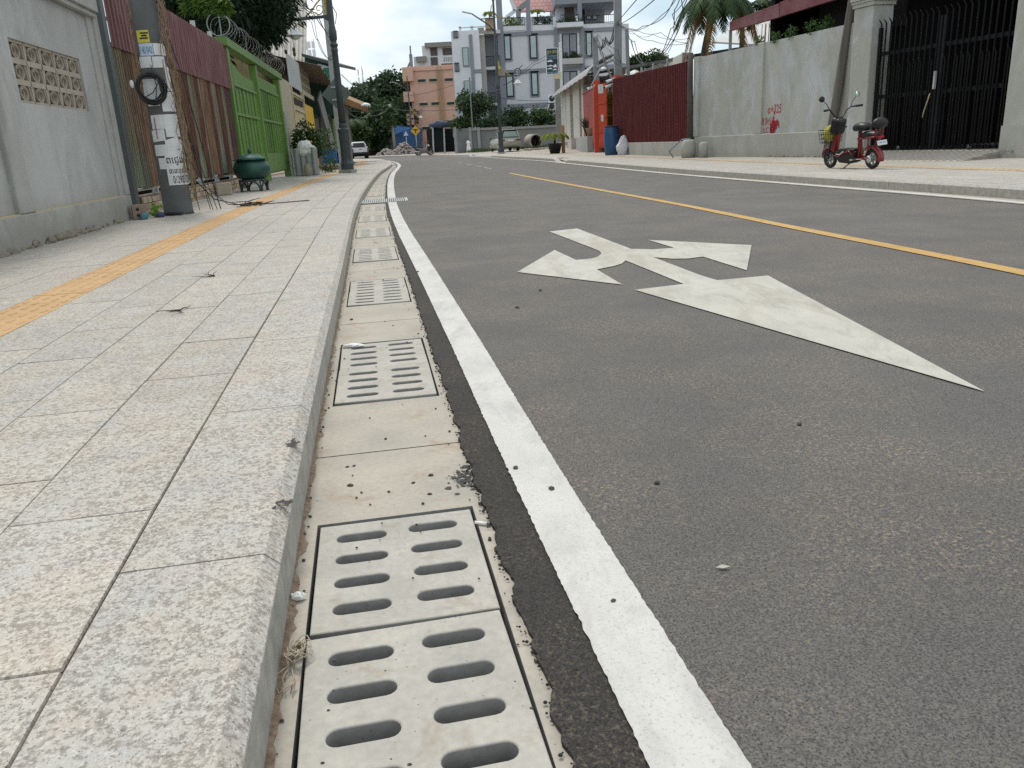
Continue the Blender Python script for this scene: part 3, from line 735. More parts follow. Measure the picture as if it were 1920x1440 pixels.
# coil of cable
cc=Vector((PX,PY,0))+Vector((math.cos(ap_-.35),math.sin(ap_-.35),0))*.255+Vector((0,0,pz(224)+.14)); vdir=Vector((math.cos(ap_-.18),math.sin(ap_-.18),0)); sd_=Vector((-vdir.y,vdir.x,0))
mb=MB(); rr=random.Random(2)
for k in range(13):
    r0=.172+rr.uniform(-.026,.026); dx,dz_,dd=rr.uniform(-.012,.012),rr.uniform(-.014,.014),rr.uniform(-.02,.02); ph=rr.uniform(0,6)
    mb.tube([cc+sd_*(dx+(r0+.006*math.sin(3*t*2*PI/24+ph))*math.cos(2*PI*t/24))+Vector((0,0,dz_+(r0*1.06)*math.sin(2*PI*t/24)))+vdir*(dd+.01*math.sin(2*t*2*PI/24+ph)) for t in range(24)],.0085,6,closed=True)
mb.tube([cc+sd_*.14+Vector((0,0,.11)),cc+sd_*.02+Vector((0,0,-.06)),cc-sd_*.12+Vector((0,0,-.13))],.007,6); mb.tube([cc+sd_*.05+Vector((0,0,.3)),cc+sd_*.08+Vector((0,0,.02)),cc+sd_*.03+Vector((0,0,-.2))],.006,6)
tag(mb.build('cable_coil',M['cable']),'coil of black cable hung on the notice covered pole','cable coil')
tag(MB().ball(cc-sd_*.235+Vector((0,0,.06)),(.03,.02,.055),8).build('plastic_scrap',M['white']),'white plastic scrap caught beside the black cable coil','scrap')
# loose cables and dry vines
def loose(name,label,cat,seed,cnt,r,m,base,top,spread,endr):
    rr=random.Random(seed); mb=MB()
    for k in range(cnt):
        b=Vector(base)+Vector((rr.uniform(-1,1)*endr[0],rr.uniform(-1,1)*endr[1],0)); t=Vector(top)+Vector((rr.uniform(-.12,.12),rr.uniform(-.1,.1),0)); pts=[]
        ph=rr.uniform(0,6)
        for i in range(15):
            f=i/14; p=t.lerp(b,f**1.15); wv=spread*math.sin(PI*f); p+=Vector((wv*math.sin(5*f+ph),wv*math.cos(6.3*f+ph)*.6,0)); pts.append(p)
        mb.tube(pts,r*rr.uniform(.7,1.2),5)
    return tag(mb.build(name,m),label,cat)
loose('loose_cables','black loose cables hanging down right side of the notice covered pole to the paving','cable',5,5,.007,M['cable'],(-4.35,12.3,.16),(-5.0,12.15,4.3),.07,(.25,.12))
mb=MB(); mb.tube([(-4.75,12.25,1.0),(-4.6,12.35,.6),(-4.45,12.6,.3),(-4.15,12.9,.17),(-3.7,13.2,.155),(-3.2,13.5,.155)],.008,6); mb.tube([(-4.7,12.3,1.1),(-4.5,12.45,.5),(-4.3,12.75,.2),(-3.9,12.9,.155)],.006,6)
tag(mb.build('trailing_cable',M['cable']),'thin dark cable trailing from the pole foot over the tactile strip','cable')
mb=MB(); rr=random.Random(21)
for k in range(46):
    z0=rr.uniform(.6,3.6); th=ap_+rr.uniform(.75,1.9); ln=rr.uniform(.5,1.8); pts=[]; ph=rr.uniform(0,6)
    for i in range(9):
        f=i/8; z=z0-ln*f*.75
        if z<.18: break
        r=prad(z)+.03+.05*rr.random()+.04*math.sin(7*f+ph)**2; pts.append((PX+r*math.cos(th+.3*math.sin(4*f+ph)),PY+r*math.sin(th+.3*math.sin(4*f+ph)),z+.14))
    if len(pts)>2: mb.tube(pts,rr.uniform(.003,.007),5)
for k in range(14):
    z0=rr.uniform(1.2,3.8); th=ap_+rr.uniform(-1.7,-1.1); pts=[]; ph=rr.uniform(0,6)
    for i in range(7):
        f=i/6; r=prad(z0)+.03+.03*math.sin(6*f+ph)**2; pts.append((PX+r*math.cos(th+.3*math.sin(5*f+ph)),PY+r*math.sin(th+.3*math.sin(5*f+ph)),z0-.7*f+.14))
    mb.tube(pts,rr.uniform(.003,.005),5)
tag(mb.build('dry_vines',M['vine']),'tangle of dry brown vine stems clinging to the notice covered pole','vine')
# odds and ends at the corner of the cement wall
hb=empty('hollow_brick',(-5.08,11.35,.14),.5,'broken hollow red brick at the corner of the cement wall','brick')
mb=MB(); mb.bb((-.09,-.06,0),(.09,.06,.20)); mb.build('body',mat('brick_body',(.30,.21,.165),(.22,.17,.14),20,.9,.4,60),hb,bevel=.008)
mb=MB()
for zz in(.06,.14):
    mb=MB(); mb.tube([(-.02,-.063,zz),(-.02,-.058,zz)],.022,10); mb.build('hole',M['black'],hb)
mb=MB(); mb.lathe([(.0,0),(.045,.002),(.05,.05),(.05,.09),(.03,.12),(.016,.13),(.016,.15),(0,.15)],14,M=Matrix.Translation((-4.98,11.32,.20))@Matrix.Rotation(1.9,4,'X'))
tag(mb.build('plastic_bottle',mat('teal_plastic',(.08,.20,.25),(.06,.14,.18))),'teal plastic bottle lying by the hollow brick','bottle')
mb=MB(); rr=random.Random(5)
for k in range(26): 
    x,y,z=rr.gauss(0,.035),rr.gauss(0,.03),abs(rr.gauss(.06,.05)); mb.add([(x-.03,y,z),(x,y-.02,z+.03),(x+.03,y+.01,z+.01),(x,y+.02,z-.02)],[(0,1,2,3)])
tag(mb.build('green_bag',mat('green_film',(.22,.42,.05),(.16,.33,.04)),loc=(-4.93,11.55,.15)),'crumpled lime green plastic bag near the teal bottle','bag')
mb=MB(); mb.ball((0,0,.03),(.07,.05,.04),8); tag(mb.build('blue_cloth',mat('blue_cloth',(.05,.06,.16)),loc=(-4.86,11.5,.14)),'small dark blue rag beside the lime green bag','rag')
mb=MB(); mb.tube([(-5.15,11.9,.165),(-4.6,11.62,.17)],.022,8); tag(mb.build('rubber_hose',M['black']),'short black hose end lying at the foot of the notice covered pole','hose')
# ---- green cauldron shaped bin
ur=empty('urn_bin',(-5.66,18.75,.14),.35,'dark green lidded urn shaped rubbish bin on arched stand','bin')
grn=mat('green_patina',(.012,.055,.045),(.02,.085,.062),5,.42,0,60,.15,.5)
mb=MB(); mb.lathe([(.20,.26),(.34,.30),(.405,.42),(.41,.52),(.37,.62),(.315,.665),(.31,.69)],32); mb.build('pot',grn,ur)
mb=MB(); mb.lathe([(.30,.685),(.40,.690),(.405,.70),(.31,.705)],32); mb.build('rim',grn,ur)
mb=MB(); mb.lathe([(.31,.706),(.30,.725),(.21,.775),(.09,.815),(.03,.825),(.0,.826)],32); ld=mb.build('lid',mat('green_lid',(.03,.10,.085),(.045,.14,.115),6,.45),ur)
mb=MB(); mb.lathe([(.0,.82),(.03,.822),(.028,.85),(.042,.875),(.03,.90),(.02,.93),(0,.94)],12); mb.build('knob',grn,ld)
mb=MB(); mb.lathe([(.305,.235),(.33,.24),(.33,.262),(.30,.265)],28); mb.build('stand_ring',M['slate'],ur)
for k in range(4):
    al=k*PI/2+.4; mb=MB(); c_,s_=math.cos(al),math.sin(al)
    for sg in(-1,1):
        pts=[]
        for i in range(9):
            f=i/8; b=al+sg*(.05+.735*f**1.9); zz=.235*(1-(1-f)**1.8); pts.append((.315*math.cos(b),.315*math.sin(b),zz))
        mb.tube(pts,[.026]+[.022]*8,6)
    mb.bar((.31*c_,.31*s_,0),(.31*c_,.31*s_,.24),.03); mb.build('leg',M['slate'],ur)
# ---- green metal gate
l,a=frame((-6.43,19.9),(-7.65,29.2)); QL,QA=l,a
gg=empty('green_gate',l,a,'bright green double leaf sheet metal gate with razor wire along its beam','gate')
M['gate_green']=mat('gate_green',(.115,.235,.036),(.095,.195,.032),2.5,.5); M['gate_light']=mat('gate_green_light',(.13,.24,.06),(.11,.20,.05),3,.55)
def leaf(s0,s1,zl,zr_,sag):
    lf=empty('gate_leaf'); lf.parent=gg
    mb=MB(); n=40
    vs=[];fs=[]
    for i in range(n+1):
        f=i/n; s=s0+(s1-s0)*f; zt=zl+(zr_-zl)*f-sag*math.sin(PI*min(1,f*1.0))**1.5; o_=.012*(1 if (i%4)<2 else -1)
        vs+= [(s,o_,.36),(s,o_,zt)]
    for i in range(n): fs.append((2*i,2*i+2,2*i+3,2*i+1))
    mb.add(vs,fs); mb.build('sheet',M['gate_green'],lf)
    mb=MB(); mb.bb((s0,-.05,.40),(s1,-.018,.97)); mb.build('kick_panel',M['gate_light'],lf)
    for z in(1.95,min(zl,zr_)-.32):
        mb=MB(); mb.bb((s0,-.055,z-.035),(s1,-.015,z+.035)); mb.build('rail',M['gate_light'],lf)
    k=int((s1-s0)/.5)
    for i in range(1,k):
        s=s0+(s1-s0)*i/k; mb=MB(); mb.bb((s-.02,-.04,.97),(s+.02,-.014,min(zl,zr_)-.36)); mb.build('stile',M['gate_light'],lf)
leaf(1.0,4.85,3.3,2.98,.12); leaf(5.3,9.85,3.2,3.22,.0)
for s in(.85,5.08,10.1):
    mb=MB(); mb.bb((s-.13,-.10,.14),(s+.13,.10,3.45 if s!=5.08 else 3.42)); mb.build('post',M['gate_green'],gg)
mb=MB(); mb.bb((.55,-.16,3.46),(10.6,.14,3.66)); mb.build('beam',M['gate_light'],gg,bevel=.01)
rw=MB(); rr=random.Random(1)
pts=[]
for i in range(520):
    f=i/520; ss_=.7+10.6*f; th=i*2*PI/20; r=.255+.02*math.sin(i*.7); pts.append((ss_+.05*math.sin(i*1.3),r*math.cos(th),3.95+r*math.sin(th)))
rw.tube(pts,.0065,4)
for th in range(0,24): pass
for k in range(3): rw.tube([(.68+.02*k,.26*math.cos(2*PI*i/24),3.95+.26*math.sin(2*PI*i/24)) for i in range(24)],.011,5,closed=True)
for s in(.9,4.5,8.5): rw.bar((s,0,3.64),(s,0,4.25),.03)
ro=rw.build('razor_wire',mat('wire_grey',(.40,.41,.41),(.30,.31,.31),6,.5,0,60,.3),None,l,(0,0,a)); tag(ro,'coil of grey razor wire on top of the green gate beam','razor wire')
mb=MB()
for i in range(0,520,2):
    p=Vector(pts[i]); mb.box(p,(.035,.012,.03),0,(i,i*2,i))
cream_w=mat('dim_cream_wall',(.30,.27,.21),(.24,.21,.17),2,.85)
# shed behind gate with pale corrugated roof
sh=empty('back_shed',(0,0,0),0,'shed with large pale grey corrugated roof rising behind the green gate','shed')
e0,e1=at(573,131,47),at(380,100,44); t0,t1=at(577,-90,56),at(380,-90,53)
mb=MB(); n=150; vs=[];fs=[]
nn=(e1-e0).cross(t0-e0).normalized()
if nn.y>0: nn=-nn
for i in range(n+1):
    f=i/n; o_=nn*(.05*math.sin(2*PI*f*n/6))
    vs+= [e0.lerp(e1,f)+o_,t0.lerp(t1,f)+o_]
for i in range(n): fs.append((2*i,2*i+2,2*i+3,2*i+1))
mb.add(vs,fs); M['asbestos']=mat('pale_corrugated_roof',(.50,.475,.43),(.40,.375,.335),1.2,.85,0,60,0,.3,None); o=mb.build('roof',M['asbestos'],sh); so_=o.modifiers.new('s','SOLIDIFY'); so_.thickness=.02
mb=MB(); mb.add([e0+Vector((0,.6,-.2)),e1+Vector((0,.6,-.2)),Vector((e1.x,e1.y+.6,.1)),Vector((e0.x,e0.y+.6,.1))],[(0,1,2,3)]); mb.build('wall',cream_w,sh)
mb=MB(); mb.bb((5.2,1.2,2.6),(10.4,4.0,2.75)); mb.bb((5.2,3.9,.1),(10.4,4.0,2.6)); mb.build('canopy',M['dark_void'],gg)
# ---- cream sheet fence, yellow door and stalls further along
def qthing(name,label,cat): return empty(name,QL,QA,label,cat)
cream=mat('cream_sheet',(.47,.43,.32),(.40,.365,.27),2,.8); cream2=mat('cream_metal',(.52,.44,.26),(.44,.37,.22),2,.7); yel=mat('yellow_door',(.64,.42,.03),(.55,.35,.025),2,.6)
f2=qthing('cream_fence','cream corrugated sheet fence panel right of the green gate','fence')
mb=MB(); mb.corr(10.75,14.2,.25,3.62,-.02,.25,.03); mb.build('sheet',cream,f2)
mb=MB(); mb.bb((10.72,-.10,.14),(10.80,0,2.4)); mb.build('post',M['steel'],f2)
f3=qthing('cream_gate','cream metal gate with barred top between the cream fence and yellow door','gate')
mb=MB(); mb.corr(14.3,18.8,.25,3.3,.02,.3,.02); mb.build('sheet',cream2,f3)
for z in(.4,1.9,2.7,3.3): mb=MB(); mb.bb((14.3,-.05,z-.05),(18.9,.0,z+.05)); mb.build('rail',cream,f3)
for s in(14.25,18.85): mb=MB(); mb.bb((s-.12,-.07,.14),(s+.12,.06,3.6)); mb.build('post',cream2,f3)
mb=MB(); mb.bb((15,-.03,2.9),(18.4,-.0,3.15)); mb.build('dark_opening',M['dark_void'],f3)
f4=qthing('yellow_door','bright yellow sheet metal door beyond the cream gate','door')
mb=MB(); mb.corr(19.1,23.4,.25,3.12,0,.3,.02); mb.build('panel',yel,f4)
mb=MB(); mb.bb((20.4,-.09,1.9),(22.2,-.03,2.0)); mb.bb((21.2,-.09,1.8),(21.4,-.03,2.1)); mb.build('latch',M['slate'],f4)
mb=MB(); mb.bb((19.0,.5,.1),(27,.6,3.9)); mb.build('dark_interior',M['dark_void'],f4)
h1=qthing('balcony_house','old cream house with grid balcony and sagging tin awning above yellow door','house')
mb=MB(); mb.bb((13.8,1.5,3.4),(25.5,6,5.2)); mb.build('wall',mat('olive_plank',(.25,.20,.10),(.17,.14,.07),3,.8),h1)
mb=MB(); mb.bb((18.5,0,3.55),(25.6,.06,3.75)); mb.bb((18.5,0,4.0),(23.4,.04,4.06)); mb.bb((18.5,0,4.4),(23.4,.04,4.46))
for i in range(8): mb.bb((18.5+i*.68,0,3.6),(18.57+i*.68,.05,4.85))
mb.build('balcony_grid',cream,h1)
mb=MB(); mb.corr(13.9,18.3,3.55,4.75,-.05,.3,.025); mb.build('white_sheet',mat('grey_white_tin',(.46,.47,.46),(.38,.39,.39),3,.6),h1)
mb=MB(); 
vs=[];fs=[]; n=60
for i in range(n+1):
    s=18.2+24*i/n; o_=.05*math.sin(i*1.9); vs+=[(s,-1.0,4.62-.012*i+o_),(s,1.8,5.35-.010*i+o_)]
for i in range(n): fs.append((2*i,2*i+2,2*i+3,2*i+1))
mb.add(vs,fs); mb.build('awning',m_rust('rusty_awning',(.20,.17,.14),(.14,.12,.10),(.25,.19,.14)),h1)
tb=qthing('grey_board','tall weathered grey board leaning beside the yellow door','board')
mb=MB(); mb.bar((25.2,-.25,3.85),(27.4,-.6,.75),.08,.9); mb.build('plank',mat('grey_wood',(.25,.25,.25),(.17,.17,.17),1,.9,.3,20,0,.2,(6,6,.6)),tb)
st=qthing('wooden_stall','dim brown wooden stall hung with goods beyond the yellow door','stall')
mb=MB(); mb.bb((27.5,.0,.14),(33,.1,3.4)); mb.build('wall',mat('brown_plank',(.12,.10,.085),(.08,.068,.055),2,.9,0,60,0,.2,(5,5,.4)),st)
mb=MB(); mb.bb((33.3,-.3,.14),(36,.2,3.6)); mb.build('pillar',mat('dim_green_wall',(.12,.17,.07),(.09,.12,.06),2,.9),st)
mb=MB(); mb.bb((28,-.32,3.0),(30.5,-.28,3.5)); mb.build('white_box',M['white'],st)
gh=empty('green_house',(0,0,0),0,'two storey house with teal upper wall and dark sloping roof behind street lamp','house')
p=[at(571,106,47),at(628,122,47),at(628,215,47),at(571,215,47)]
mb=MB(); mb.add(p+[q_+Vector((-1,6,0)) for q_ in p],[(0,3,2,1),(4,5,6,7),(1,2,6,5),(0,1,5,4)]); mb.build('wall',mat('dark_green_wall',(.03,.075,.055),(.025,.06,.045),3,.7),gh)
a_,b_=at(565,100,46.4),at(632,119,46.4); mb=MB(); mb.add([a_,b_,b_+Vector((0,6,.3)),a_+Vector((0,6,.3))]+[v+Vector((0,0,-.16)) for v in(a_,b_,b_+Vector((0,6,.3)),a_+Vector((0,6,.3)))],[(0,1,2,3),(4,7,6,5),(0,4,5,1),(1,5,6,2),(0,3,7,4)]); mb.build('roof',mat('dark_tin_roof',(.06,.065,.065),(.045,.05,.05),2,.6),gh)
a_=at(607,128,46.8); b_=at(622,158,46.8); mb=MB(); mb.bb((a_.x,46.6,b_.z),(b_.x,46.9,a_.z)); mb.build('teal_panel',mat('teal_panel',(.035,.19,.13),(.03,.15,.11),3,.6),gh)
mb=MB()
for i in range(6):
    q_=at(598+i*4,120+i*1.0,46.7); mb.bb((q_.x-.05,46.6,q_.z-.75),(q_.x+.05,46.7,q_.z))
mb.build('railing',M['steel'],gh)
# tin planter with bag and bush
tnp=empty('tin_planter',(-7.02,29.7,.14),.12,'grey corrugated tin box used as a planter by the green gate','planter')
tin=mat('old_tin',(.33,.35,.34),(.26,.28,.27),3,.6,0,60,.2)
mb=MB(); mb.corr(-.40,.40,.02,.95,-.36,.2,.03); mb.build('front_sheet',tin,tnp)
mb=MB(); M4=Matrix.Translation((.40,0,0))@Matrix.Rotation(PI/2,4,'Z'); mb.corr(-.36,.36,.02,.95,0,.2,.03,M=M4); mb.build('side_sheet',tin,tnp); mb=MB(); mb.corr(-.36,.36,.02,.95,.80,.2,.03,M=M4); mb.build('side_sheet',tin,tnp)
mb=MB(); mb.bb((-.38,-.3,0),(.38,.34,.85)); mb.build('soil',M['dirt'],tnp)
def lump(r,seed,fr=4,amp=.35,n=20):
    mb=MB(); mb.ball((0,0,0),r,n)
    for i,v in enumerate(mb.v):
        k=1+amp*mnoise.noise(Vector((v[0]/max(r)*fr*.5+seed,v[1]/max(r)*fr*.5,v[2]/max(r)*fr*.5)))+amp*.5*mnoise.noise(Vector((v[0]/max(r)*fr*1.7+seed,v[1]/max(r)*fr*1.7,v[2]/max(r)*fr*1.7)))
        mb.v[i]=(v[0]*k,v[1]*k,v[2]*k)
    mb.s=[False]*len(mb.s); return mb
mb=lump((.34,.26,.30),3.3)
tag(mb.build('white_bag',M['white'],loc=(-6.95,29.55,1.02)),'crumpled white plastic bag on top of the tin planter','bag')
tag(MB().ball((0,0,.18),(.13,.10,.26),9).build('grey_stone',m_concrete('tan_boulder',(.34,.29,.22),(.27,.23,.18)),loc=(-6.72,28.6,.14)),'upright tan stone in front of the tin planter','stone')
tag(MB().ball((0,0,.1),(.55,.3,.2),9).build('flat_stone',bpy.data.materials['tan_boulder'],loc=(-7.65,37.2,.14)),'low flat stone beside the blue crate','stone')
bc=empty('blue_crate',(-8.05,39.2,.14),.1,'stacked bright blue plastic crates outside the wooden stall','crate')
for k in range(2):
    mb=MB(); mb.bb((-.32,-.22,k*.45),(.32,.22,k*.45+.42)); mb.bb((-.35,-.25,k*.45+.36),(.35,.25,k*.45+.43)); mb.bb((-.05,-.25,k*.45),(.05,.25,k*.45+.4)); mb.build('crate_shell',mat('crate_blue',(.05,.16,.38),(.04,.13,.32)),bc,bevel=.01)
mb=MB(); mb.lathe([(.0,0),(.24,0),(.30,.7),(.31,.72),(.28,.73),(.27,.05),(0,.05)],14); tag(mb.build('dark_bin',mat('navy_plastic',(.015,.02,.05)),loc=(-7.55,39.6,.14)),'dark navy open bin right of the blue crates','bin')
# ---- street lamps
def street_lamp(loc,rz,label):
    r=empty('street_lamp',loc,rz,label,'street lamp','ornate street lamps along the pavement'); r.scale=(1,1,.972)
    mb=MB(); mb.bb((-.25,-.25,0),(.25,.25,.12)); mb.build('footing',M['cement_trim'],r,bevel=.01)
    mb=MB(); mb.lathe([(.235,.12),(.235,.34),(.20,.42),(.185,.50),(.18,1.1),(.19,1.14),(.19,1.46),(.205,1.50),(.205,1.58),(.15,1.62),(.15,1.74),(.125,1.78)],12,sm=False); mb.build('base',M['slate'],r)
    mb=MB(); mb.lathe([(.125,1.78),(.118,3.0),(.11,4.25),(.125,4.3),(.125,4.34),(.112,4.36),(.112,4.43),(.14,4.46),(.14,4.52),(.10,4.55),(.10,4.60),(.135,4.68),(.14,4.95),(.115,5.02),(.12,5.06),(.105,5.1),(.10,5.6),(.085,8.5),(.07,10.6),(.04,11.0),(0,11.05)],20); mb.build('pole',M['slate'],r)
    mb=MB(); mb.bar((0,0,5.45),(-1.45,0,5.45),.07,.10); mb.bar((0,0,5.30),(-.22,0,5.40),.07,.1)
    sp=[]
    for i in range(26): th=-PI/2-i*.36*-1; rad=.30*(1-i/30); sp.append((-1.45+rad*math.cos(-PI/2-i*.36),0,5.75+rad*math.sin(-PI/2-i*.36)))
    mb.tube(sp,[.045*(1-.5*i/26) for i in range(26)],6); mb.tube([(-1.62,0,5.98),(-1.78,0,6.08),(-1.86,0,6.20)],[.04,.035,.01],6); mb.build('bracket_arm',M['slate'],r)
    mb=MB()
    def spiral(cx,cz,R0,a0,turn,n=20,w=.022):
        mb.tube([(cx+R0*(1-.85*i/n)*math.cos(a0+turn*i/n),0,cz+R0*(1-.85*i/n)*math.sin(a0+turn*i/n)) for i in range(n+1)],[w*(1-.4*i/n) for i in range(n+1)],6)
    spiral(-.42,5.72,.20,-2.4,8); spiral(-.75,5.60,.11,-.5,-8,w=.016); spiral(-.20,6.02,.16,-1.6,7.5); spiral(-.16,5.62,.1,0,7,w=.016); spiral(-.14,6.35,.10,-1.6,7,w=.016)
    mb.tube([(-.95,0,5.52),(-.7,0,5.68),(-.5,0,5.9),(-.3,0,6.05),(-.18,0,6.3),(-.10,0,6.6)],.026,6); mb.tube([(-.1,0,5.5),(-.14,0,5.9),(-.1,0,6.4)],.05,6)
    mb.build('gold_scroll',M['gold'],r)
    mb=MB(); mb.tube([(-1.45,0,5.72),(-1.45,0,5.12)],.018,6); mb.lathe([(.02,5.14),(.14,5.10),(.17,5.0),(.34,4.92),(.345,4.90),(.30,4.905)],18,c=(-1.45,0,0)); pd=mb.build('pendant_lamp',M['lampwhite'],r)
    mb=MB(); mb.lathe([(.17,5.0),(.10,5.12),(0,5.16)],16,c=(-1.45,0,.004)); mb.lathe([(.25,4.93),(.22,4.86),(.08,4.78),(0,4.76)],16,c=(-1.45,0,0)); mb.build('lamp_bowl',M['lampwhite'],pd)
    mb=MB(); mb.tube([(0,0,8.45),(.35,0,8.95),(1.5,0,9.75)],.05,8); mb.bar((0,0,9.4),(.95,0,9.4),.06); mb.build('road_arm',M['slate'],r)
    mb=MB(); mb.box((1.85,0,9.86),(.75,.26,.07),0,(0,-.25,0)); mb.build('led_head',M['steel'],r,bevel=.02)
    mb=MB()
    for k in(0,1):
        mb.tube([(0.05,0,9.45),(-.3,0,9.5),(-.62,0,9.44),(-.5,0,9.35)],.035,6); mb.tube([(.1,0,9.5),(.25,0,9.75),(.12,0,10.3)],.03,6)
    mb.lathe([(.09,10.55),(.12,10.6),(.12,10.8),(.06,10.9)],12); mb.build('gold_finial',M['gold'],r)
    return r
la=LK.ang(33)-PI/2
L1=street_lamp((-5.62,30.2,.14),la-.35,'near ornate dark street lamp on the left pavement by the tin planter')
L2=copy_tree(L1); L2.location=(.13,60.5,.14); L2.rotation_euler=(0,0,PI+.0); L2['label']='ornate dark street lamp on the right pavement in front of the parked estate car'
L3=copy_tree(L1); L3.location=(*at(775,285,118).xy,.14); L3.rotation_euler=(0,0,PI); L3['label']='small far ornate street lamp in front of the salmon building'
# ---- concrete pole behind the lamp with the back of a warning sign
up_=empty('utility_pole',(*at(643,312,36).xy,.14),0,'slim grey concrete pole just behind the near street lamp','utility pole')
mb=MB(); tp_=at(612,20,36)-Vector(up_.location); mb.bar((0,0,0),(tp_.x-.0,0,tp_.z+3),.30,.24); mb.build('shaft',m_concrete('pale_pole',(.40,.42,.41),(.33,.35,.35)),up_)
c_=at(631,176,33.6); ts=empty('warning_sign_back',(c_.x,33.6,c_.z),0,'grey green back of a diamond road sign behind the near street lamp','road sign')
mb=MB(); hd=.60; poly=[(-hd,0),(0,-hd),(hd,0),(0,hd)]; mb.prism(poly,-.012,.012,M=Matrix.Rotation(PI/2,4,'X')); mb.build('plate',mat('sign_back',(.13,.165,.15),(.10,.13,.12),3,.5,0,60,.2),ts)
mb=MB()
for z in(-.22,.25): mb.bb((-.20,-.05,z-.03),(.06,-.013,z+.03))
mb.build('bracket',M['steel'],ts)
mb=MB(); mb.tube([(0,.05,.5),(0,.05,-c_.z+.14)],.04,8); mb.build('post',M['steel'],ts)
# ================================================================ RIGHT SIDE OF THE STREET
def cable_pts(a,b,sag,n=14): 
    a,b=Vector(a),Vector(b); return [a.lerp(b,i/n)-Vector((0,0,sag*4*(i/n)*(1-i/n))) for i in range(n+1)]
def text_mesh(txt,m,parent,h,loc,rot,name='lettering',thick=.0,w=None,shear=0):
    cu=bpy.data.curves.new('t','FONT'); cu.body=txt; cu.size=1; cu.shear=shear; cu.offset=thick; t=bpy.data.objects.new('t',cu); C.objects.link(t)
    dg=bpy.context.evaluated_depsgraph_get(); dg.update(); me=bpy.data.meshes.new_from_object(t.evaluated_get(dg)); bpy.data.objects.remove(t)
    xs=[v.co.x for v in me.vertices]; ys=[v.co.y for v in me.vertices]; X0,X1,Y0,Y1=min(xs),max(xs),min(ys),max(ys)
    k=h/(Y1-Y0); kx=k if w is None else w/(X1-X0)
    for v in me.vertices: v.co=((v.co.x-(X0+X1)/2)*kx,(v.co.y-(Y0+Y1)/2)*k,0)
    me.materials.clear(); me.materials.append(m); me.name=name
    o=bpy.data.objects.new(name,me); C.objects.link(o); o.parent=parent; o.location=loc; o.rotation_euler=rot; return o
M['cement_r']=m_render('cement_wall_right',(.36,.36,.325),(.42,.42,.385),(.46,.48,.50),(.0,.5),(.33,.32,.28))
M['cement_r2']=m_render('cement_plinth_right',(.36,.36,.325),(.41,.41,.375),(.34,.34,.31),(.0,.4),(.27,.25,.21))
M['red_paint']=mat('red_spray',(.42,.04,.05),(.36,.035,.045),9,.7)
M['blackgate']=mat('black_gate_paint',(.007,.008,.010),(.012,.013,.016),6,.65,0,60,0,.2)
RP0,RP1=(6.35,26.3),(8.10,20.4)
l,a=frame(RP0,RP1); RL_,RA=l,a            # x towards the camera, +y to the left of that = away from the street? (checked: left of heading -Y is +X)
cw=empty('concrete_wall',l,a,'long rendered grey concrete wall with red spray marks beside the scooter','wall')
mb=MB(); mb.bb((-.02,.06,.7),(7.05,.26,3.13)); mb.build('wall_panel',M['cement_r'],cw)
mb=MB(); mb.bb((-.25,0,.0),(7.05,.28,.765)); mb.build('plinth',M['cement_r2'],cw,bevel=.02)
for s0,s1 in((-.30,-.02),(3.05,3.38)):
    mb=MB(); mb.bb((s0,-.02 if s0<0 else .005,.766),(s1,.30,3.15)); mb.build('pilaster',M['cement_r'],cw,bevel=.015)
mb=MB()
for x,y in((3.12,.1),(3.3,.1),(3.12,.2),(3.3,.2),(3.2,.15)): mb.tube([(x,y,3.1),(x+.02,y,3.62)],.012,5)
mb.build('rebar',M['vine'],cw)
mb=MB(); rr=random.Random(8)
for i in range(30):
    s=rr.uniform(3.5,7); mb.ball((s,-.03,.15),(rr.uniform(.03,.09),.035,rr.uniform(.02,.04)),6)
mb.s=[False]*len(mb.s); mb.build('crumbling_footing',bpy.data.materials['broken_footing'],cw)
rot=(PI/2,0,0)
text_mesh('o+325',M['red_paint'],cw,.23,(3.92,.052,1.40),rot,'spray_number',.006,.60,.1)
text_mesh('R 0+515',M['red_paint'],cw,.20,(3.66,.050,1.09),rot,'spray_number',.005,.55,.1)
mb=MB(); rr=random.Random(9)
for i in range(26):
    x,z=rr.gauss(3.95,.11),rr.gauss(1.06,.09); mb.bar((x,.046,z),(x+rr.uniform(-.04,.04),.046,z-rr.uniform(.08,.28)),.03,.006)
mb.build('spray_smear',M['red_paint'],cw)
text_mesh('LC',M['red_paint'],cw,.14,(3.58,.050,.86),rot,'spray_number',.005,.26,.1)
# gate, pillars, ramp
for s0,s1,lab,h in((7.05,7.66,'square grey gate pillar left of the black gate with stepped cap',3.62),(11.32,12.35,'wide grey gate pillar cut off at the right edge of the photo',3.9)):
    p=empty('gate_pillar',l,a,lab,'pillar','pillars of the black gate')
    mb=MB(); mb.bb((s0,-.14,.0),(s1,.42,3.38)); mb.build('shaft',M['cement_r'],p,bevel=.02)
    mb=MB(); mb.bb((s0-.03,-.17,3.38),(s1+.03,.45,3.46)); mb.bb((s0-.07,-.21,3.52),(s1+.07,.49,3.72)); mb.bb((s0-.05,-.19,3.46),(s1+.05,.47,3.52)); mb.build('cap',M['cement_r2'],p,bevel=.01)
    if s0>9:
        mb=MB(); mb.bb((s0-.012,-.155,.0),(s1+.01,.43,.72)); mb.build('plinth_band',M['cement_r2'],p)
mb=MB()
gv=[(7.66,-.05,.285),(11.32,-.05,.285),(11.5,-1.25,.142),(7.5,-1.25,.142)]
mb.add(gv+[(x,y,.0) for x,y,z in gv],[(0,3,2,1),(2,3,7,6),(1,2,6,5),(0,4,7,3)]); mb.bb((7.66,-.05,.0),(11.32,4.5,.284))
for i in range(24):
    x=7.7+i*.16; mb.bar((x,-1.2,.152),(x+.25,-.12,.282),.03,.012,1)
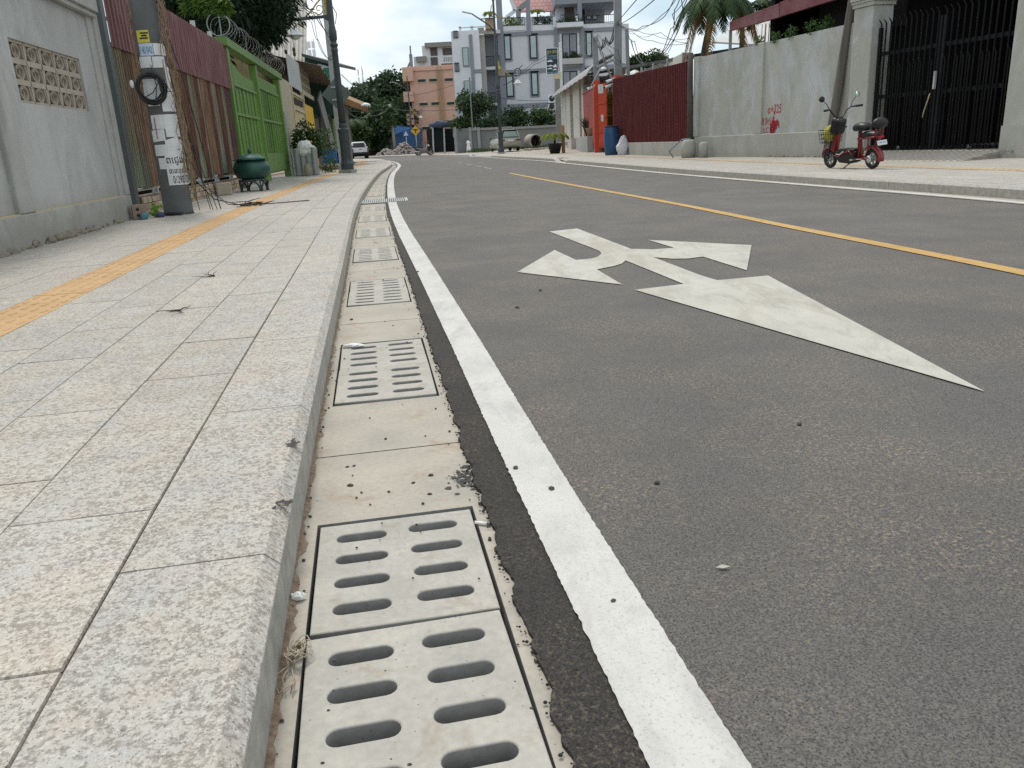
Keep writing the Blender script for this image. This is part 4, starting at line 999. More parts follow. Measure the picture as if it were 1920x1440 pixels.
o=mb.build('gate_ramp',[M['gutter'],M['channel']],None,l,(0,0,a)); tag(o,kind='structure')
bgx=empty('black_gate',l,a,'tall black steel bar gate with bent spear tips behind the red scooter','gate')
rr=random.Random(4)
def gleaf(s0,s1,n):
    g_=empty('gate_leaf'); g_.parent=bgx
    mb=MB()
    for z in(.34,1.45,2.35): mb.bb((s0,.06,z-.04),(s1,.10,z+.04))
    mb.bb((s0,.045,.30),(s0+.06,.115,2.9)); mb.bb((s1-.06,.045,.30),(s1,.115,2.9)); pass
    mb.build('leaf_frame',M['blackgate'],g_)
    for i in range(n):
        s=s0+.08+(s1-s0-.16)*i/(n-1); mb=MB(); zt=2.98+rr.uniform(-.02,.02)
        mb.tube([(s,.035,.30),(s,.035,zt),(s,-.005,zt+.05),(s,-.05,zt+.09)],[.017,.017,.014,.006],6); mb.build('spear_bar',M['blackgate'],g_)
        if i<n-1 and i%4!=1:
            s+=(s1-s0-.16)/(n-1)/2; zt=2.06
            mb=MB(); mb.tube([(s,.02,.30),(s,.02,zt),(s,-.02,zt+.05),(s,-.06,zt+.08)],[.015,.015,.012,.006],6); mb.build('short_bar',M['blackgate'],g_)
gleaf(7.68,9.45,12); gleaf(9.49,11.30,12)
mb=MB(); mb.tube([(9.35,-.03,1.35),(9.42,-.06,1.42),(9.36,-.05,1.28),(9.28,-.05,1.05),(9.25,-.04,.95)],.012,6); mb.build('rope_tie',mat('pale_rope',(.40,.33,.20)),bgx)
mb=MB(); mb.bb((9.42,-.02,1.5),(9.46,.03,1.85)); mb.build('bolt',M['steel'],bgx)
for s in(8.55,10.45):
    mb=MB(); mb.lathe([(.02,0),(.05,.01),(.05,.03),(.02,.04)],12,M=Matrix.Translation((s,.06,.335))@Matrix.Rotation(PI/2,4,'X')); mb.build('caster',M['slate'],bgx)
# dark car port behind the gate
dk=empty('dark_carport',l,a,'dark roofed car port behind the black gate','building')
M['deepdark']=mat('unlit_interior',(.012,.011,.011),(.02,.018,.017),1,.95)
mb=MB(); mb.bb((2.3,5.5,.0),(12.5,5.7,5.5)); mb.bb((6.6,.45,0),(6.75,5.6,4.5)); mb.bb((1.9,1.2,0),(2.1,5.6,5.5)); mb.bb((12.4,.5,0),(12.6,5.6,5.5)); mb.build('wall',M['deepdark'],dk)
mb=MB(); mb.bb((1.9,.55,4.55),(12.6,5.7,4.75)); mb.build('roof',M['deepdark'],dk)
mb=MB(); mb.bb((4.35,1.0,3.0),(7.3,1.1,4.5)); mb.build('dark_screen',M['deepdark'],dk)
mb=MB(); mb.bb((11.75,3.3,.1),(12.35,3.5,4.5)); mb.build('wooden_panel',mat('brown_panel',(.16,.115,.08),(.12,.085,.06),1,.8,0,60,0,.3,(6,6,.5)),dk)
aw=empty('maroon_fascia',(0,0,0),0,'faded maroon metal roof fascia jutting over the concrete wall','awning')
for A_,B_ in(((1368,41,58,26.3),(1461,6,32,22.9)),((1462,4,31,22.85),(1562,-32,0,20.6))):
    a0,a1=at(A_[0],A_[1],A_[3]),at(A_[0],A_[2],A_[3]); b0,b1=at(B_[0],B_[1],B_[3]),at(B_[0],B_[2],B_[3])
    off=Vector((.10,.05,0)); mb=MB(); mb.add([a0,a1,b1,b0,a0+off,a1+off,b1+off,b0+off],[(0,1,2,3),(7,6,5,4),(0,3,7,4),(1,5,6,2),(0,4,5,1),(3,2,6,7)]); mb.build('fascia_panel',mat('maroon_fascia_paint',(.16,.035,.045),(.21,.09,.09),2.2,.5),aw)
    t0,t1=a0+Vector((3.5,1.2,.9)),b0+Vector((3.5,1.2,.9)); mb=MB(); mb.add([a0,b0,t1,t0,a0-Vector((0,0,.05)),b0-Vector((0,0,.05)),t1-Vector((0,0,.05)),t0-Vector((0,0,.05))],[(0,1,2,3),(7,6,5,4),(0,3,7,4),(1,5,6,2)]); mb.build('roof_sheet',mat('rust_roof_sheet',(.16,.10,.09),(.11,.07,.065),2,.7),aw)
mb=MB(); q=at(1369,55,26.35); mb.bb((q.x,26.4,2.6),(q.x+.08,26.48,q.z)); mb.build('post',M['steel'],aw)
# wooden pole
wp=Vector((8.02,20.05,.14)); tpz=at(1599,-5,19.9)
mb=MB(); d=(tpz-wp); mb.tube([wp-Vector((0,0,.02)),wp+d*.33+Vector((.015,0,0)),wp+d*.66,wp+d*1.0,wp+d*1.7],[.115,.108,.10,.094,.085],14)
tag(mb.build('wooden_pole',mat('weathered_wood',(.165,.15,.13),(.10,.09,.078),1,.9,.5,18,0,.2,(9,9,.5))),'weathered round timber pole standing beside the left gate pillar','pole')
# concrete stubs and pipe at the left end of the wall
for x,y,lab,k in((6.00,26.05,'round topped concrete stub at the left end of the concrete wall',1.0),(6.30,25.35,'smaller concrete stub right of the round topped one',.62)):
    mb=MB(); mb.lathe([(.22*k,0),(.225*k,.3),(.21*k,.50 if k==1 else .42),(.15*k,.55 if k==1 else .46),(0,.56 if k==1 else .47)],18); tag(mb.build('concrete_stub',M['cement_r2'],loc=(x,y,.14)),lab,'bollard')
mb=MB(); mb.tube([(5.72,27.0,.14),(5.62,27.2,.35),(5.90,26.55,.70),(6.1,26.3,.72)],.022,8); tag(mb.build('blue_pipe',mat('grey_blue_pipe',(.22,.27,.33))),'bent grey blue pipe rising beside the round topped stub','pipe')
mb=MB(); mb.tube([(6.2,26.6,.14),(6.17,26.7,2.2),(6.2,26.8,3.3)],[.11,.10,.08],10); tag(mb.build('dark_timber_post',mat('dark_timber',(.06,.05,.045),(.10,.085,.07),2,.95,.4,20)),'dark rotten timber post between maroon fence and concrete wall','post')
# ---- maroon sheet fence on low wall
l2,a2=frame((5.2,38),(6.35,26.3))
mf=empty('maroon_fence',l2,a2,'tall dark maroon corrugated sheet fence on low concrete wall behind the blue barrel','fence')
mb=MB(); mb.corr(.35,10.95,.60,3.36,0,.19,.035,0,3.10,kind='trap'); mb.build('sheet',m_rust('dark_red_sheet',(.11,.016,.017),(.078,.012,.012),(.14,.032,.03)),mf)
mb=MB(); mb.bb((.3,-.05,0),(11.2,.16,.63)); mb.build('low_wall',M['cement_r2'],mf,bevel=.015)
for s in(4.8,6.4,8.2,9.9): mb=MB(); mb.bb((s-.03,.06,.6),(s+.03,.12,3.45)); mb.build('post',M['steel'],mf)
# long shed behind it
shp=empty('roadside_shed',(0,0,0),0,'long low shop shed with dark corrugated roof behind maroon fence and red gate','shed')
white_w=mat('cream_white_wall',(.55,.53,.47),(.48,.46,.41),2,.85)
def ppt(px,py,Y): return at(px,py,Y)
mb=MB(); P=[at(1094,139,53),at(1303,101,30)]; Q=[P[0]+Vector((5,.6,.5)),P[1]+Vector((5,.6,.5))]
dz=Vector((0,0,-.12)); mb.add(P+Q[::-1]+[v+dz for v in P+Q[::-1]],[(0,1,2,3),(7,6,5,4),(0,4,5,1),(1,5,6,2),(3,2,6,7),(0,3,7,4)]); mb.build('roof',mat('dark_roof_edge',(.07,.07,.072),(.05,.05,.052),2,.7),shp)
mb=MB(); mb.bb((6.9,31,0),(7.1,44,3.7)); mb.bb((5.75,51.8,0),(9,52,4.5)); mb.bb((6.6,44,0),(6.8,52,4.4)); mb.build('wall',white_w,shp)
mb=MB(); a_=at(1190,137,35); b_=at(1240,118,31); mb.add([a_,b_,b_+Vector((.3,.1,-.32)),a_+Vector((.3,.1,-.32))],[(0,1,2,3)]); mb.add([at(1170,140,37),at(1200,140,37),at(1195,128,40)],[(0,1,2)]); mb.build('pale_gable',M['white'],shp)
sf=empty('shophouse',(0,0,0),0,'white pillared shop front with curved grey awning left of the red gate','shop')
for i,(y0_,y1_) in enumerate(((62.5,69.5),(55.4,60))):
    mb=MB(); mb.bb((5.45,y0_,.14),(5.9,y1_,4.5)); mb.build('pillar',white_w,sf)
mb=MB(); mb.bb((5.40,52.2,.14),(5.85,53.4,4.6)); mb.build('pillar',white_w,sf)
mb=MB(); mb.bb((5.95,52.5,.1),(6.1,70,4.6)); mb.build('shutter',mat('dark_brown_shutter',(.06,.045,.035),(.08,.06,.05),2,.8),sf)
mb=MB(); mb.bb((5.5,52.2,4.05),(6.0,69,4.6)); mb.build('lintel',mat('beige_lintel',(.40,.35,.28),(.33,.29,.23),2,.85),sf)
mb=MB(); n=30; vs=[];fs=[]
for i in range(n+1):
    y=44.5+(72.5-44.5)*i/n; 
    if y<52: pass
    for j in range(7):
        f=j/6; vs.append((4.75+f*1.6,y,4.15+1.0*math.sin(f*PI/2)**.8+.03*math.sin(i*2.1)+(y-52)*.012))
for i in range(n):
    for j in range(6): fs.append((i*7+j,i*7+j+1,(i+1)*7+j+1,(i+1)*7+j))
mb.add(vs,fs); o=mb.build('awning',mat('grey_awning',(.30,.30,.29),(.23,.23,.225),1.5,.7),sf); sm_=o.modifiers.new('s','SOLIDIFY'); sm_.thickness=.05
for i,(y,h) in enumerate(((69,.30),(66,.55),(62,.30),(57.5,.8))):
    mb=MB(); mb.bb((5.0-.1*(i%2),y-1.6,.14),(5.6,y+1.3,.14+h)); mb.build('step',mat('pale_step',(.48,.46,.42),(.40,.38,.35),3,.9),sf)
gcol=empty('grey_column',(*at(1050,272,74).xy,.14),0,'rough grey concrete column at the left end of the shop front','column')
mb=MB(); mb.bb((-.28,-.3,0),(.28,.3,6.2)); mb.bb((-.36,-.36,6.2),(.36,.36,6.5)); mb.build('shaft',m_concrete('grey_column_concrete',(.24,.235,.23),(.18,.18,.175)),gcol)
mb=MB(); mb.bb((.30,-.25,0),(.62,.2,5.3)); mb.build('red_post',mat('red_post',(.33,.03,.025)),gcol)
# planter with plants by the red gate
orange=mat('orange_red_paint',(.50,.065,.025),(.44,.05,.02),3,.5); dred=mat('deep_red_gate',(.36,.045,.03),(.30,.035,.025),3,.55)
plr=empty('concrete_planter',(0,0,0),0,'grey box planter with spiky plants in front of the red gate','planter')
mb=MB(); mb.bb((4.95,46.3,.14),(5.85,53.0,1.0)); mb.build('box',mat('grey_tile',(.36,.365,.36),(.31,.315,.31),2,.7),plr,bevel=.02)
def spiky(mb,c,n,h,w,rr,lean=.6):
    for i in range(n):
        az=rr.uniform(0,2*PI); le=rr.uniform(.15,lean); hh=h*rr.uniform(.6,1.1); d=Vector((math.cos(az),math.sin(az),0)); s_=Vector((-d.y,d.x,0))*w
        p0=Vector(c); p1=p0+d*hh*le*.45+Vector((0,0,hh*.62)); p2=p0+d*hh*le*1.15+Vector((0,0,hh*.9))
        mb.add([p0-s_*.5,p0+s_*.5,p1+s_,p1-s_,p2],[(0,1,2,3),(3,2,4)])
M['leaf_dark']=m_leaf('leaf_dark_green',(.018,.045,.014),(.035,.075,.022))
M['leaf_mid']=m_leaf('leaf_mid_green',(.035,.08,.02),(.07,.13,.035))
M['leaf_yel']=m_leaf('leaf_yellow_green',(.14,.20,.03),(.24,.27,.05),None,.3)
M['leaf_brown']=m_leaf('dry_frond',(.20,.11,.035),(.30,.19,.07),None,.2)
mb=MB(); rr=random.Random(3)
lbz=m_leaf('leaf_bronze',(.05,.055,.025),(.10,.07,.04))
for i in range(6): mb=MB(); spiky(mb,(5.4+rr.uniform(-.3,.3),47.5+rr.uniform(-.8,4),1.0),26,1.2,.05,rr); mb.build('plant',lbz,plr)
mb=MB(); mb.lathe([(.22,0),(.32,.4),(.35,.45),(.3,.45)],14,c=(5.3,47.2,1.0)); mb.build('pot',mat('clay_pot',(.30,.22,.15)),plr)
# red gate
rg=empty('red_gate',(0,0,0),0,'orange red metal gate standing half open beside the blue barrel','gate')
def leafq(name,A,B,z0,z1,m,rails=(),mr=None):
    A=Vector((A[0],A[1],0));B=Vector((B[0],B[1],0)); d=(B-A).normalized(); s_=Vector((-d.y,d.x,0))*.03; mb=MB()
    mb.add([A-s_+Vector((0,0,z0)),B-s_+Vector((0,0,z0)),B-s_+Vector((0,0,z1)),A-s_+Vector((0,0,z1)),A+s_+Vector((0,0,z0)),B+s_+Vector((0,0,z0)),B+s_+Vector((0,0,z1)),A+s_+Vector((0,0,z1))],[(0,1,2,3),(7,6,5,4),(0,4,5,1),(3,2,6,7),(0,3,7,4),(1,5,6,2)])
    o=mb.build(name,m,rg)
    for z in rails:
        mb=MB(); mb.bar(A-s_*2+Vector((0,0,z)),B-s_*2+Vector((0,0,z)),.06,.07); mb.build('rail',mr or m,o)
    return o
lf=leafq('gate_leaf',(5.38,51.8),(5.30,44.3),.35,3.62,dred,(.6,3.5),dred)
q0=at(1123,220,43.6); q1=at(1138,220,43.0); lo_=leafq('open_leaf',(q0.x,43.6),(q1.x,43.0),.38,3.55,orange,(.5,1.2,1.9,2.6,3.4),orange)
for cx,z in((1126,3.2),):
    q=at(1127,166,42.8); mb=MB(); mb.bb((q.x-.13,42.9,q.z-.22),(q.x+.12,42.95,q.z+.2)); mb.build('white_notice',M['paper'],lo_)
q=at(1130,221,42.6); mb=MB(); mb.bb((q.x-.06,42.75,q.z-.16),(q.x+.06,42.8,q.z+.16)); mb.build('white_notice',M['paper'],lo_)
for px,Y,zt in((1119.5,44.0,3.75),(1157.5,38.4,3.55)):
    q=at(px,230,Y); mb=MB(); mb.bb((q.x-.17,Y-.17,.14),(q.x+.17,Y+.17,zt)); mb.build('post',orange,rg)
for px,py in((1157,190),(1156,222)):
    q=at(px,py,38.1); mb=MB(); mb.bb((q.x-.09,38.15,q.z-.2),(q.x+.09,38.20,q.z+.22)); mb.build('white_notice',M['paper'],rg)
# steel posts standing on the gate posts
for px,Y,z0,px1,py1,w_,lab in((1158.5,38.5,3.55,1158,-40,.32,'thick grey steel post rising above the right orange gate post'),(1118.5,44.2,3.75,1115,70,.26,'grey steel post above the left orange gate post hung with cables'),(1178,37,3.3,1175,55,.14,'thin rusty post behind the maroon fence carrying cables')):
    q=at(px,140,Y); t=at(px1,py1,Y); mb=MB(); mb.bar((q.x,Y,z0),(t.x,Y,t.z),w_,w_); tag(mb.build('steel_post',mat('grey_steel_post',(.26,.27,.28),(.20,.21,.22),3,.6,0,60,.2)),lab,'post','steel cable posts above the red gate')
mb=MB(); mb.bar(at(1118,126,44.2),at(1157,109,38.5),.09); tag(mb.build('brace',bpy.data.materials['grey_steel_post']),'slanting steel brace joining the two posts above the red gate','brace')
# CCTV
def cctv(px,py,Y,dx,lab):
    q=at(px,py,Y); r=empty('security_camera',q,0,lab,'security camera','white security cameras above the red gate')
    mb=MB(); mb.tube([(0,0,0),(dx*.27,-.10,-.08)],.062,10); mb.build('housing',M['lampwhite'],r)
    mb=MB(); mb.tube([(dx*.27,-.10,-.08),(dx*.30,-.11,-.088)],.05,10); mb.build('lens',M['black'],r)
    mb=MB(); mb.tube([(0,0,0),(-dx*.18,.1,.12)],.02,6); mb.build('mount',M['steel'],r)
cctv(1110,164,43.3,-1,'white bullet camera on the left orange post of the red gate'); cctv(1147,150,37.8,-1,'upper white bullet camera left of the thick steel post'); cctv(1145,160,37.8,-1,'lower white bullet camera left of the thick steel post')
q=at(1132,131,40); r=empty('security_camera',q,0,'white dome shaped lamp on a bent arm under the shed roof','lamp')
mb=MB(); mb.lathe([(.15,0),(.14,.05),(.07,.11),(0,.13)],14); mb.build('dome',M['lampwhite'],r)
mb=MB(); mb.tube([(-.7,0,-.8),(-.15,0,.05),(0,0,.13)],.03,6); mb.build('arm',M['steel'],r)
# golden spirit house inside the gate
shs=empty('spirit_house',(*at(1145,255,47).xy,.14),0,'golden spirit house shrine on a pedestal inside the red gate','shrine')
gld=mat('ochre_gilt',(.42,.25,.05),(.30,.17,.035),6,.5)
mb=MB(); mb.lathe([(.3,0),(.24,.2),(.17,.6),(.15,1.1),(.22,1.4),(.5,1.7),(.55,1.85)],8,sm=False); mb.build('pedestal',gld,shs)
mb=MB(); mb.bb((-.7,-.7,1.85),(.7,.7,1.95)); mb.bb((-.3,-.3,1.95),(.3,.3,2.5)); mb.build('shrine_body',gld,shs)
mb=MB(); mb.lathe([(.55,2.5),(.35,2.7),(.25,2.75),(.15,3.0),(.05,3.2),(.02,3.5),(0,3.52)],4,sm=False); mb.build('roof',gld,shs)
mb=MB(); rr=random.Random(6); spiky(mb,(.35,-.3,1.95),20,.5,.05,rr); mb.build('offering_leaves',M['leaf_mid'],shs)
# blue barrel and sack
br=empty('blue_barrel',(4.93,36.1,.14),.2,'big blue plastic barrel standing before the maroon fence','barrel')
mb=MB(); mb.lathe([(.27,0),(.30,.03),(.335,.35),(.345,.6),(.335,.85),(.31,1.12),(.305,1.17)],28); mb.build('body',mat('barrel_blue',(.02,.07,.17),(.03,.09,.21),4,.4),br)
mb=MB(); mb.lathe([(.30,1.17),(.325,1.18),(.325,1.22),(.29,1.225),(.27,1.15),(.0,1.14)],28); mb.build('rim',mat('barrel_rim',(.05,.04,.06)),br)
mb=MB(); mb.tube([(.335*math.cos(t*.12-1.2),.335*math.sin(t*.12-1.2),.83) for t in range(12)],.008,5); mb.build('hoop',mat('pale_blue_scratch',(.12,.28,.42)),br)
mb=lump((.24,.20,.42),8.1,3,.28)
for i,v in enumerate(mb.v): 
    k=1-.35*max(0,v[2]/.42); mb.v[i]=(v[0]*k+.18*max(0,v[2]),v[1]*k,v[2])
tag(mb.build('white_sack',mat('white_sack',(.66,.66,.70),(.55,.55,.60),5,.7),loc=(5.22,34.95,.50)),'bulging white woven sack leaning beside the blue barrel','sack')
# palm in black pot
pp=empty('potted_palm',(3.25,48.1,.14),0,'young yellow green palm in black pot beside wooden stake','potted palm')
mb=MB(); mb.lathe([(.28,0),(.42,.55),(.44,.58),(.38,.58)],16); mb.build('pot',M['black'],pp)
def frond(mb,base,az,L_,rise,droop,n=16,w=.05,ll=.35,twist=0):
    d=Vector((math.cos(az),math.sin(az),0)); s_=Vector((-d.y,d.x,0)); pts=[]
    for i in range(n+1):
        f=i/n; pts.append(Vector(base)+d*(L_*f*(1-.25*f))+Vector((0,0,rise*f-droop*f*f)))
    mb.tube(pts,[w*.5*(1-.8*i/n)+.003 for i in range(n+1)],4)
    rr=random.Random(int(az*1000)+int(L_*100))
    for i in range(1,n*3):
        f=(i+.5)/(n*3)
        if f<.18: continue
        k=min(n-1,int(f*n)); p=pts[k].lerp(pts[k+1],f*n-k); t=(pts[k+1]-pts[k]).normalized(); l_=ll*(math.sin(PI*min(1,.12+f*.86))**.6)*rr.uniform(.8,1.1)
        for sg in(-1,1):
            o_=(s_*sg*.8+t*.55+Vector((0,0,-.25-rr.uniform(0,.4)))).normalized(); e=p+o_*l_+Vector((0,0,-.12*l_)); m_=p+o_*l_*.5+Vector((0,0,.03*l_)); ww=t*w*.8
            mb.add([p-ww*.5,p+ww*.5,m_+ww*.6,m_-ww*.6,e],[(0,1,2,3),(3,2,4)])
mb=MB(); rr=random.Random(2)
for i in range(9): frond(mb,(0,0,.9),i*.72+.2,rr.uniform(.9,1.2),1.0,1.1,10,.05,.4)
mb.build('fronds',M['leaf_yel'],pp)
mb=MB(); mb.tube([(0,0,.5),(0,0,1.0)],.06,8); mb.build('stem',M['leaf_mid'],pp)
mb=MB(); mb.bb((.32,-.06,.0),(.52,.06,1.55)); tag(mb.build('wooden_stake',mat('new_wood',(.42,.27,.14),(.36,.23,.12),3,.8),loc=(3.35,48.4,.14)),'orange brown wooden stake behind the potted palm','stake')
# palms behind the concrete wall
def palm(name,loc,ht,label,specs,rtr,m=None,lean=(0,0)):
    r=empty(name,loc,0,label,'palm tree')
    mb=MB(); mb.tube([(lean[0]*(i/8)**1.5,lean[1]*(i/8)**1.5,ht*i/8) for i in range(9)],[rtr*(1.2-.4*i/8) for i in range(9)],10); mb.build('trunk',mat('palm_trunk',(.10,.08,.06),(.16,.13,.10),3,.95,.5,14),r)
    for nm,mm,lst in specs:
        mb=MB()
        for s_ in lst: frond(mb,(lean[0],lean[1],ht-.05),*s_)
        mb.build(nm,mm,r)
    return r
palm('palm_tree',(*at(1298,100,28.2).xy,.1),at(1298,2,28.2).z,'palm with drooping brown and green fronds where maroon fence meets the concrete wall',[('green_fronds',M['leaf_dark'],[(a_,1.8,1.0,1.9,16,.06,.55) for a_ in(.1,.6,1.1,1.7,2.2,2.8,3.3,3.8,4.4,4.9,5.4,5.9)]),('dry_fronds',M['leaf_brown'],[(3.4,1.5,.4,2.3,16,.06,.5),(4.3,1.4,.4,2.5,16,.06,.45),(5.8,2.0,.6,2.4,16,.07,.6),(2.6,1.2,.3,2.1,16,.06,.45),(.3,2.2,.8,2.3,16,.07,.6),(5.3,1.8,.5,2.5,16,.07,.55)])],.13,lean=(.75,0))
palm('palm_tree',(8.6,29.5,.1),4.6,'middle palm of dark upright fronds behind the concrete wall',[('fronds',M['leaf_dark'],[(a_,1.7,1.3,1.1,16,.05,.5) for a_ in(.3,1.1,1.9,2.8,3.6,4.4,5.1,5.9)])],.10)
palm('palm_tree',(9.3,28.2,.1),4.3,'right hand slim palm beside the maroon fascia',[('fronds',M['leaf_dark'],[(a_,1.5,1.0,1.2,14,.05,.45) for a_ in(.1,1.2,2.2,3.0,3.9,4.8,5.5)])],.08)
wr_=empty('pale_roof_house',(0,0,0),0,'pale metal roofed house seen between palms above the concrete wall','house')
mb=MB(); A_=[at(1335,78,42),at(1475,86,42),at(1475,28,47),at(1395,30,47)]; mb.add(A_,[(0,1,2,3)]); o=mb.build('roof',mat('pale_tin_roof',(.55,.55,.53),(.47,.47,.46),1,.6,0,60,0,.3,(4,.3,.3)),wr_); sm_=o.modifiers.new('s','SOLIDIFY'); sm_.thickness=.08
mb=MB(); b0=at(1330,95,42.5); b1=at(1475,86,42.5); mb.bb((b0.x,42.5,.1),(b1.x,43,b1.z-.1)); mb.build('wall',mat('pale_yellow_wall',(.55,.47,.24),(.46,.40,.22),2,.8),wr_)
# clumps on the wall top
def bush(name,label,cat,loc,r,n,m,lw=.05,ll=.12,seed=1,parent=None,squash=1,group=None):
    rr=random.Random(seed); mb=MB()
    rx,ry,rz=r
    for i in range(n):
        while True:
            p=Vector((rr.uniform(-1,1),rr.uniform(-1,1),rr.uniform(-1,1)))
            if .25<p.length<1: break
        q=Vector((p.x*rx,p.y*ry,p.z*rz)); k=mnoise.noise(q*(2.2/max(r))+Vector((seed*3.1,0,0)))
        if k<-.12: continue
        q*=1+.35*k
        d=Vector((rr.gauss(0,1),rr.gauss(0,1),rr.gauss(.2,.8))).normalized(); s_=d.cross(Vector((rr.gauss(0,1),rr.gauss(0,1),rr.gauss(0,1)))).normalized()*lw; l_=d*ll*rr.uniform(.6,1.3)
        mb.add([q,q+l_*.5+s_,q+l_,q+l_*.5-s_],[(0,1,2,3)])
    o=mb.build(name,m,parent,loc)
    if parent is None: tag(o,label,cat,group)
    return o
for i,(px,py,w_) in enumerate(((1424,83,.28),(1455,70,.3),(1485,62,.34),(1524,49,.38),(1551,44,.36))):
    Y=[23.4,22.6,22.0,21.2,20.9][i]; q=at(px,py,Y); q.z=max(q.z,3.2)
    bush('wall_plant','small leafy plant on top of concrete wall, '+['leftmost beside the rebar','second from the rebar','third from the rebar','second from the timber pole','closest to the timber pole'][i],'plant',q,(w_*.55,.14,w_*.5),240,M['leaf_mid'],.016,.06,i+2,group='plants growing on the concrete wall top')
bush('planter_bush','dark leafy bush growing in the tin planter beside yellow door','bush',(-7.25,31.2,1.25),(.55,.5,.8),2200,M['leaf_dark'],.04,.11,5)
bush('planter_bush','yellow flecked bush trailing from the back of the tin planter','bush',(-6.85,32.6,.9),(.42,.5,.9),1200,M['leaf_mid'],.04,.10,9)
# ---- the red electric scooter
fr=Vector((6.09,15.15,.14)); re=Vector((6.41,14.01,.14)); hd_=math.atan2(fr.y-re.y,fr.x-re.x)
eb=empty('electric_scooter',re,hd_,'small red and black electric scooter parked on the right pavement','scooter'); eb.scale=(.93,.93,.93)
WB=(fr-re).length; r_=.185
redp=mat('scooter_red',(.18,.006,.011),(.15,.005,.009),5,.28,0,60,.1,.6); blk=mat('scooter_black',(.009,.009,.010),(.013,.013,.014),6,.42,0,60,0,.35); rub=mat('tyre_rubber',(.018,.018,.018),(.025,.025,.025),9,.8); chrome=mat('chrome',(.55,.55,.55),(.45,.45,.45),5,.25,0,60,.9)
eb.rotation_euler=(R(-5),0,hd_)
for x,nm in((0,'wheel'),(WB,'wheel')):
    wh=empty(nm,(x,0,r_)); wh.parent=eb
    RX=Matrix.Rotation(PI/2,4,'X')
    mb=MB(); mb.tube([((r_-.035)*math.cos(2*PI*i/28),0,(r_-.035)*math.sin(2*PI*i/28)) for i in range(28)],.036,8,closed=True); mb.build('tyre',rub,wh)
    mb=MB(); mb.lathe([(.03,-.04),(.05,-.03),(.05,.03),(.03,.04)],12,M=RX)
    for i in range(6): a_=2*PI*i/6; mb.bar((.03*math.cos(a_),0,.03*math.sin(a_)),(.125*math.cos(a_+.3),0,.125*math.sin(a_+.3)),.022,.03)
    mb.lathe([(.118,-.022),(.128,-.022),(.128,.022),(.118,.022)],24,M=RX,cap=False); mb.build('rim',mat('rim_grey',(.30,.30,.30),(.22,.22,.22),5,.4,0,60,.5),wh)
def P(n,mb,m,par=None,bevel=0): return mb.build(n,m,par or eb,bevel=bevel)
def fender(x,a0,a1,rad,w):
    mb=MB(); n=14; vs=[];fs=[]
    for i in range(n+1):
        a_=a0+(a1-a0)*i/n
        for y,dr in((-w,-.02),(-w*.7,0.012),(w*.7,.012),(w,-.02)): vs.append((x+(rad+dr)*math.cos(a_),y,r_+(rad+dr)*math.sin(a_)))
    for i in range(n):
        for j in range(3): fs.append((i*4+j,i*4+j+1,i*4+j+5,i*4+j+4))
    mb.add(vs,fs,0,True); return mb
o=P('front_fender',fender(WB,.35,2.4,.215,.065),redp); o.modifiers.new('s','SOLIDIFY').thickness=.008
o=P('rear_fender',fender(0,.9,3.35,.225,.075),redp); o.modifiers.new('s','SOLIDIFY').thickness=.01
HX=WB-.24
mb=MB()
for y in(-.055,.055): mb.tube([(WB,y,r_),(WB-.06,y,.40),(WB-.10,y*.9,.52)],.018,8)
P('fork',mb,blk)
mb=MB(); mb.prism([(-.07,-.02),(.05,-.035),(.085,.0),(.05,.035),(-.07,.02)],0,.40,M=Matrix.Translation((WB-.15,0,.40))@Matrix.Rotation(-.30,4,'Y')); 
o=P('leg_shield',MB().box((0,0,0),(.09,.12,.40),0,(0,-.30,0)),redp,bevel=.03); o.location=(WB-.19,0,.50)
o=P('head_cowl',MB().box((0,0,0),(.22,.22,.30),0,(0,-.30,0)),blk,bevel=.05); o.location=(WB-.235,0,.80)
mb=MB(); mb.tube([(WB-.24,0,.85),(WB-.27,0,.96)],.03,8)
for sg in(-1,1):
    mb.tube([(WB-.27,0,.94),(WB-.27,sg*.09,.97),(WB-.26,sg*.17,1.07),(WB-.30,sg*.24,1.12),(WB-.38,sg*.40,1.12)],.014,8)
P('handlebar',mb,blk)
for sg in(-1,1):
    mb=MB(); mb.tube([(WB-.34,sg*.31,1.12),(WB-.40,sg*.43,1.12)],.021,8); P('grip',mb,rub)
    mb=MB(); mb.tube([(WB-.29,sg*.24,1.13),(WB-.29,sg*.29,1.22),(WB-.29,sg*.36,1.29)],.007,6); st_=P('mirror_stalk',mb,blk)
    mb=MB(); mb.lathe([(0,-.012),(.05,-.012),(.056,0),(.05,.010),(0,.012)],18,M=Matrix.Translation((WB-.29,sg*.40,1.33))@Matrix.Rotation(PI/2+.15,4,'Y')@Matrix.Rotation(.3*sg,4,'X')); P('mirror',mb,mat('mirror_face',(.55,.66,.60),(.40,.50,.45),8,.2,0,60,.6) if sg<0 else blk,st_)
mb=MB(); mb.tube([(WB-.32,0,.76),(WB-.36,-.06,.765),(WB-.42,-.05,.77),(WB-.42,.05,.77),(WB-.36,.06,.765)],.012,6); P('bag_hook',mb,blk)
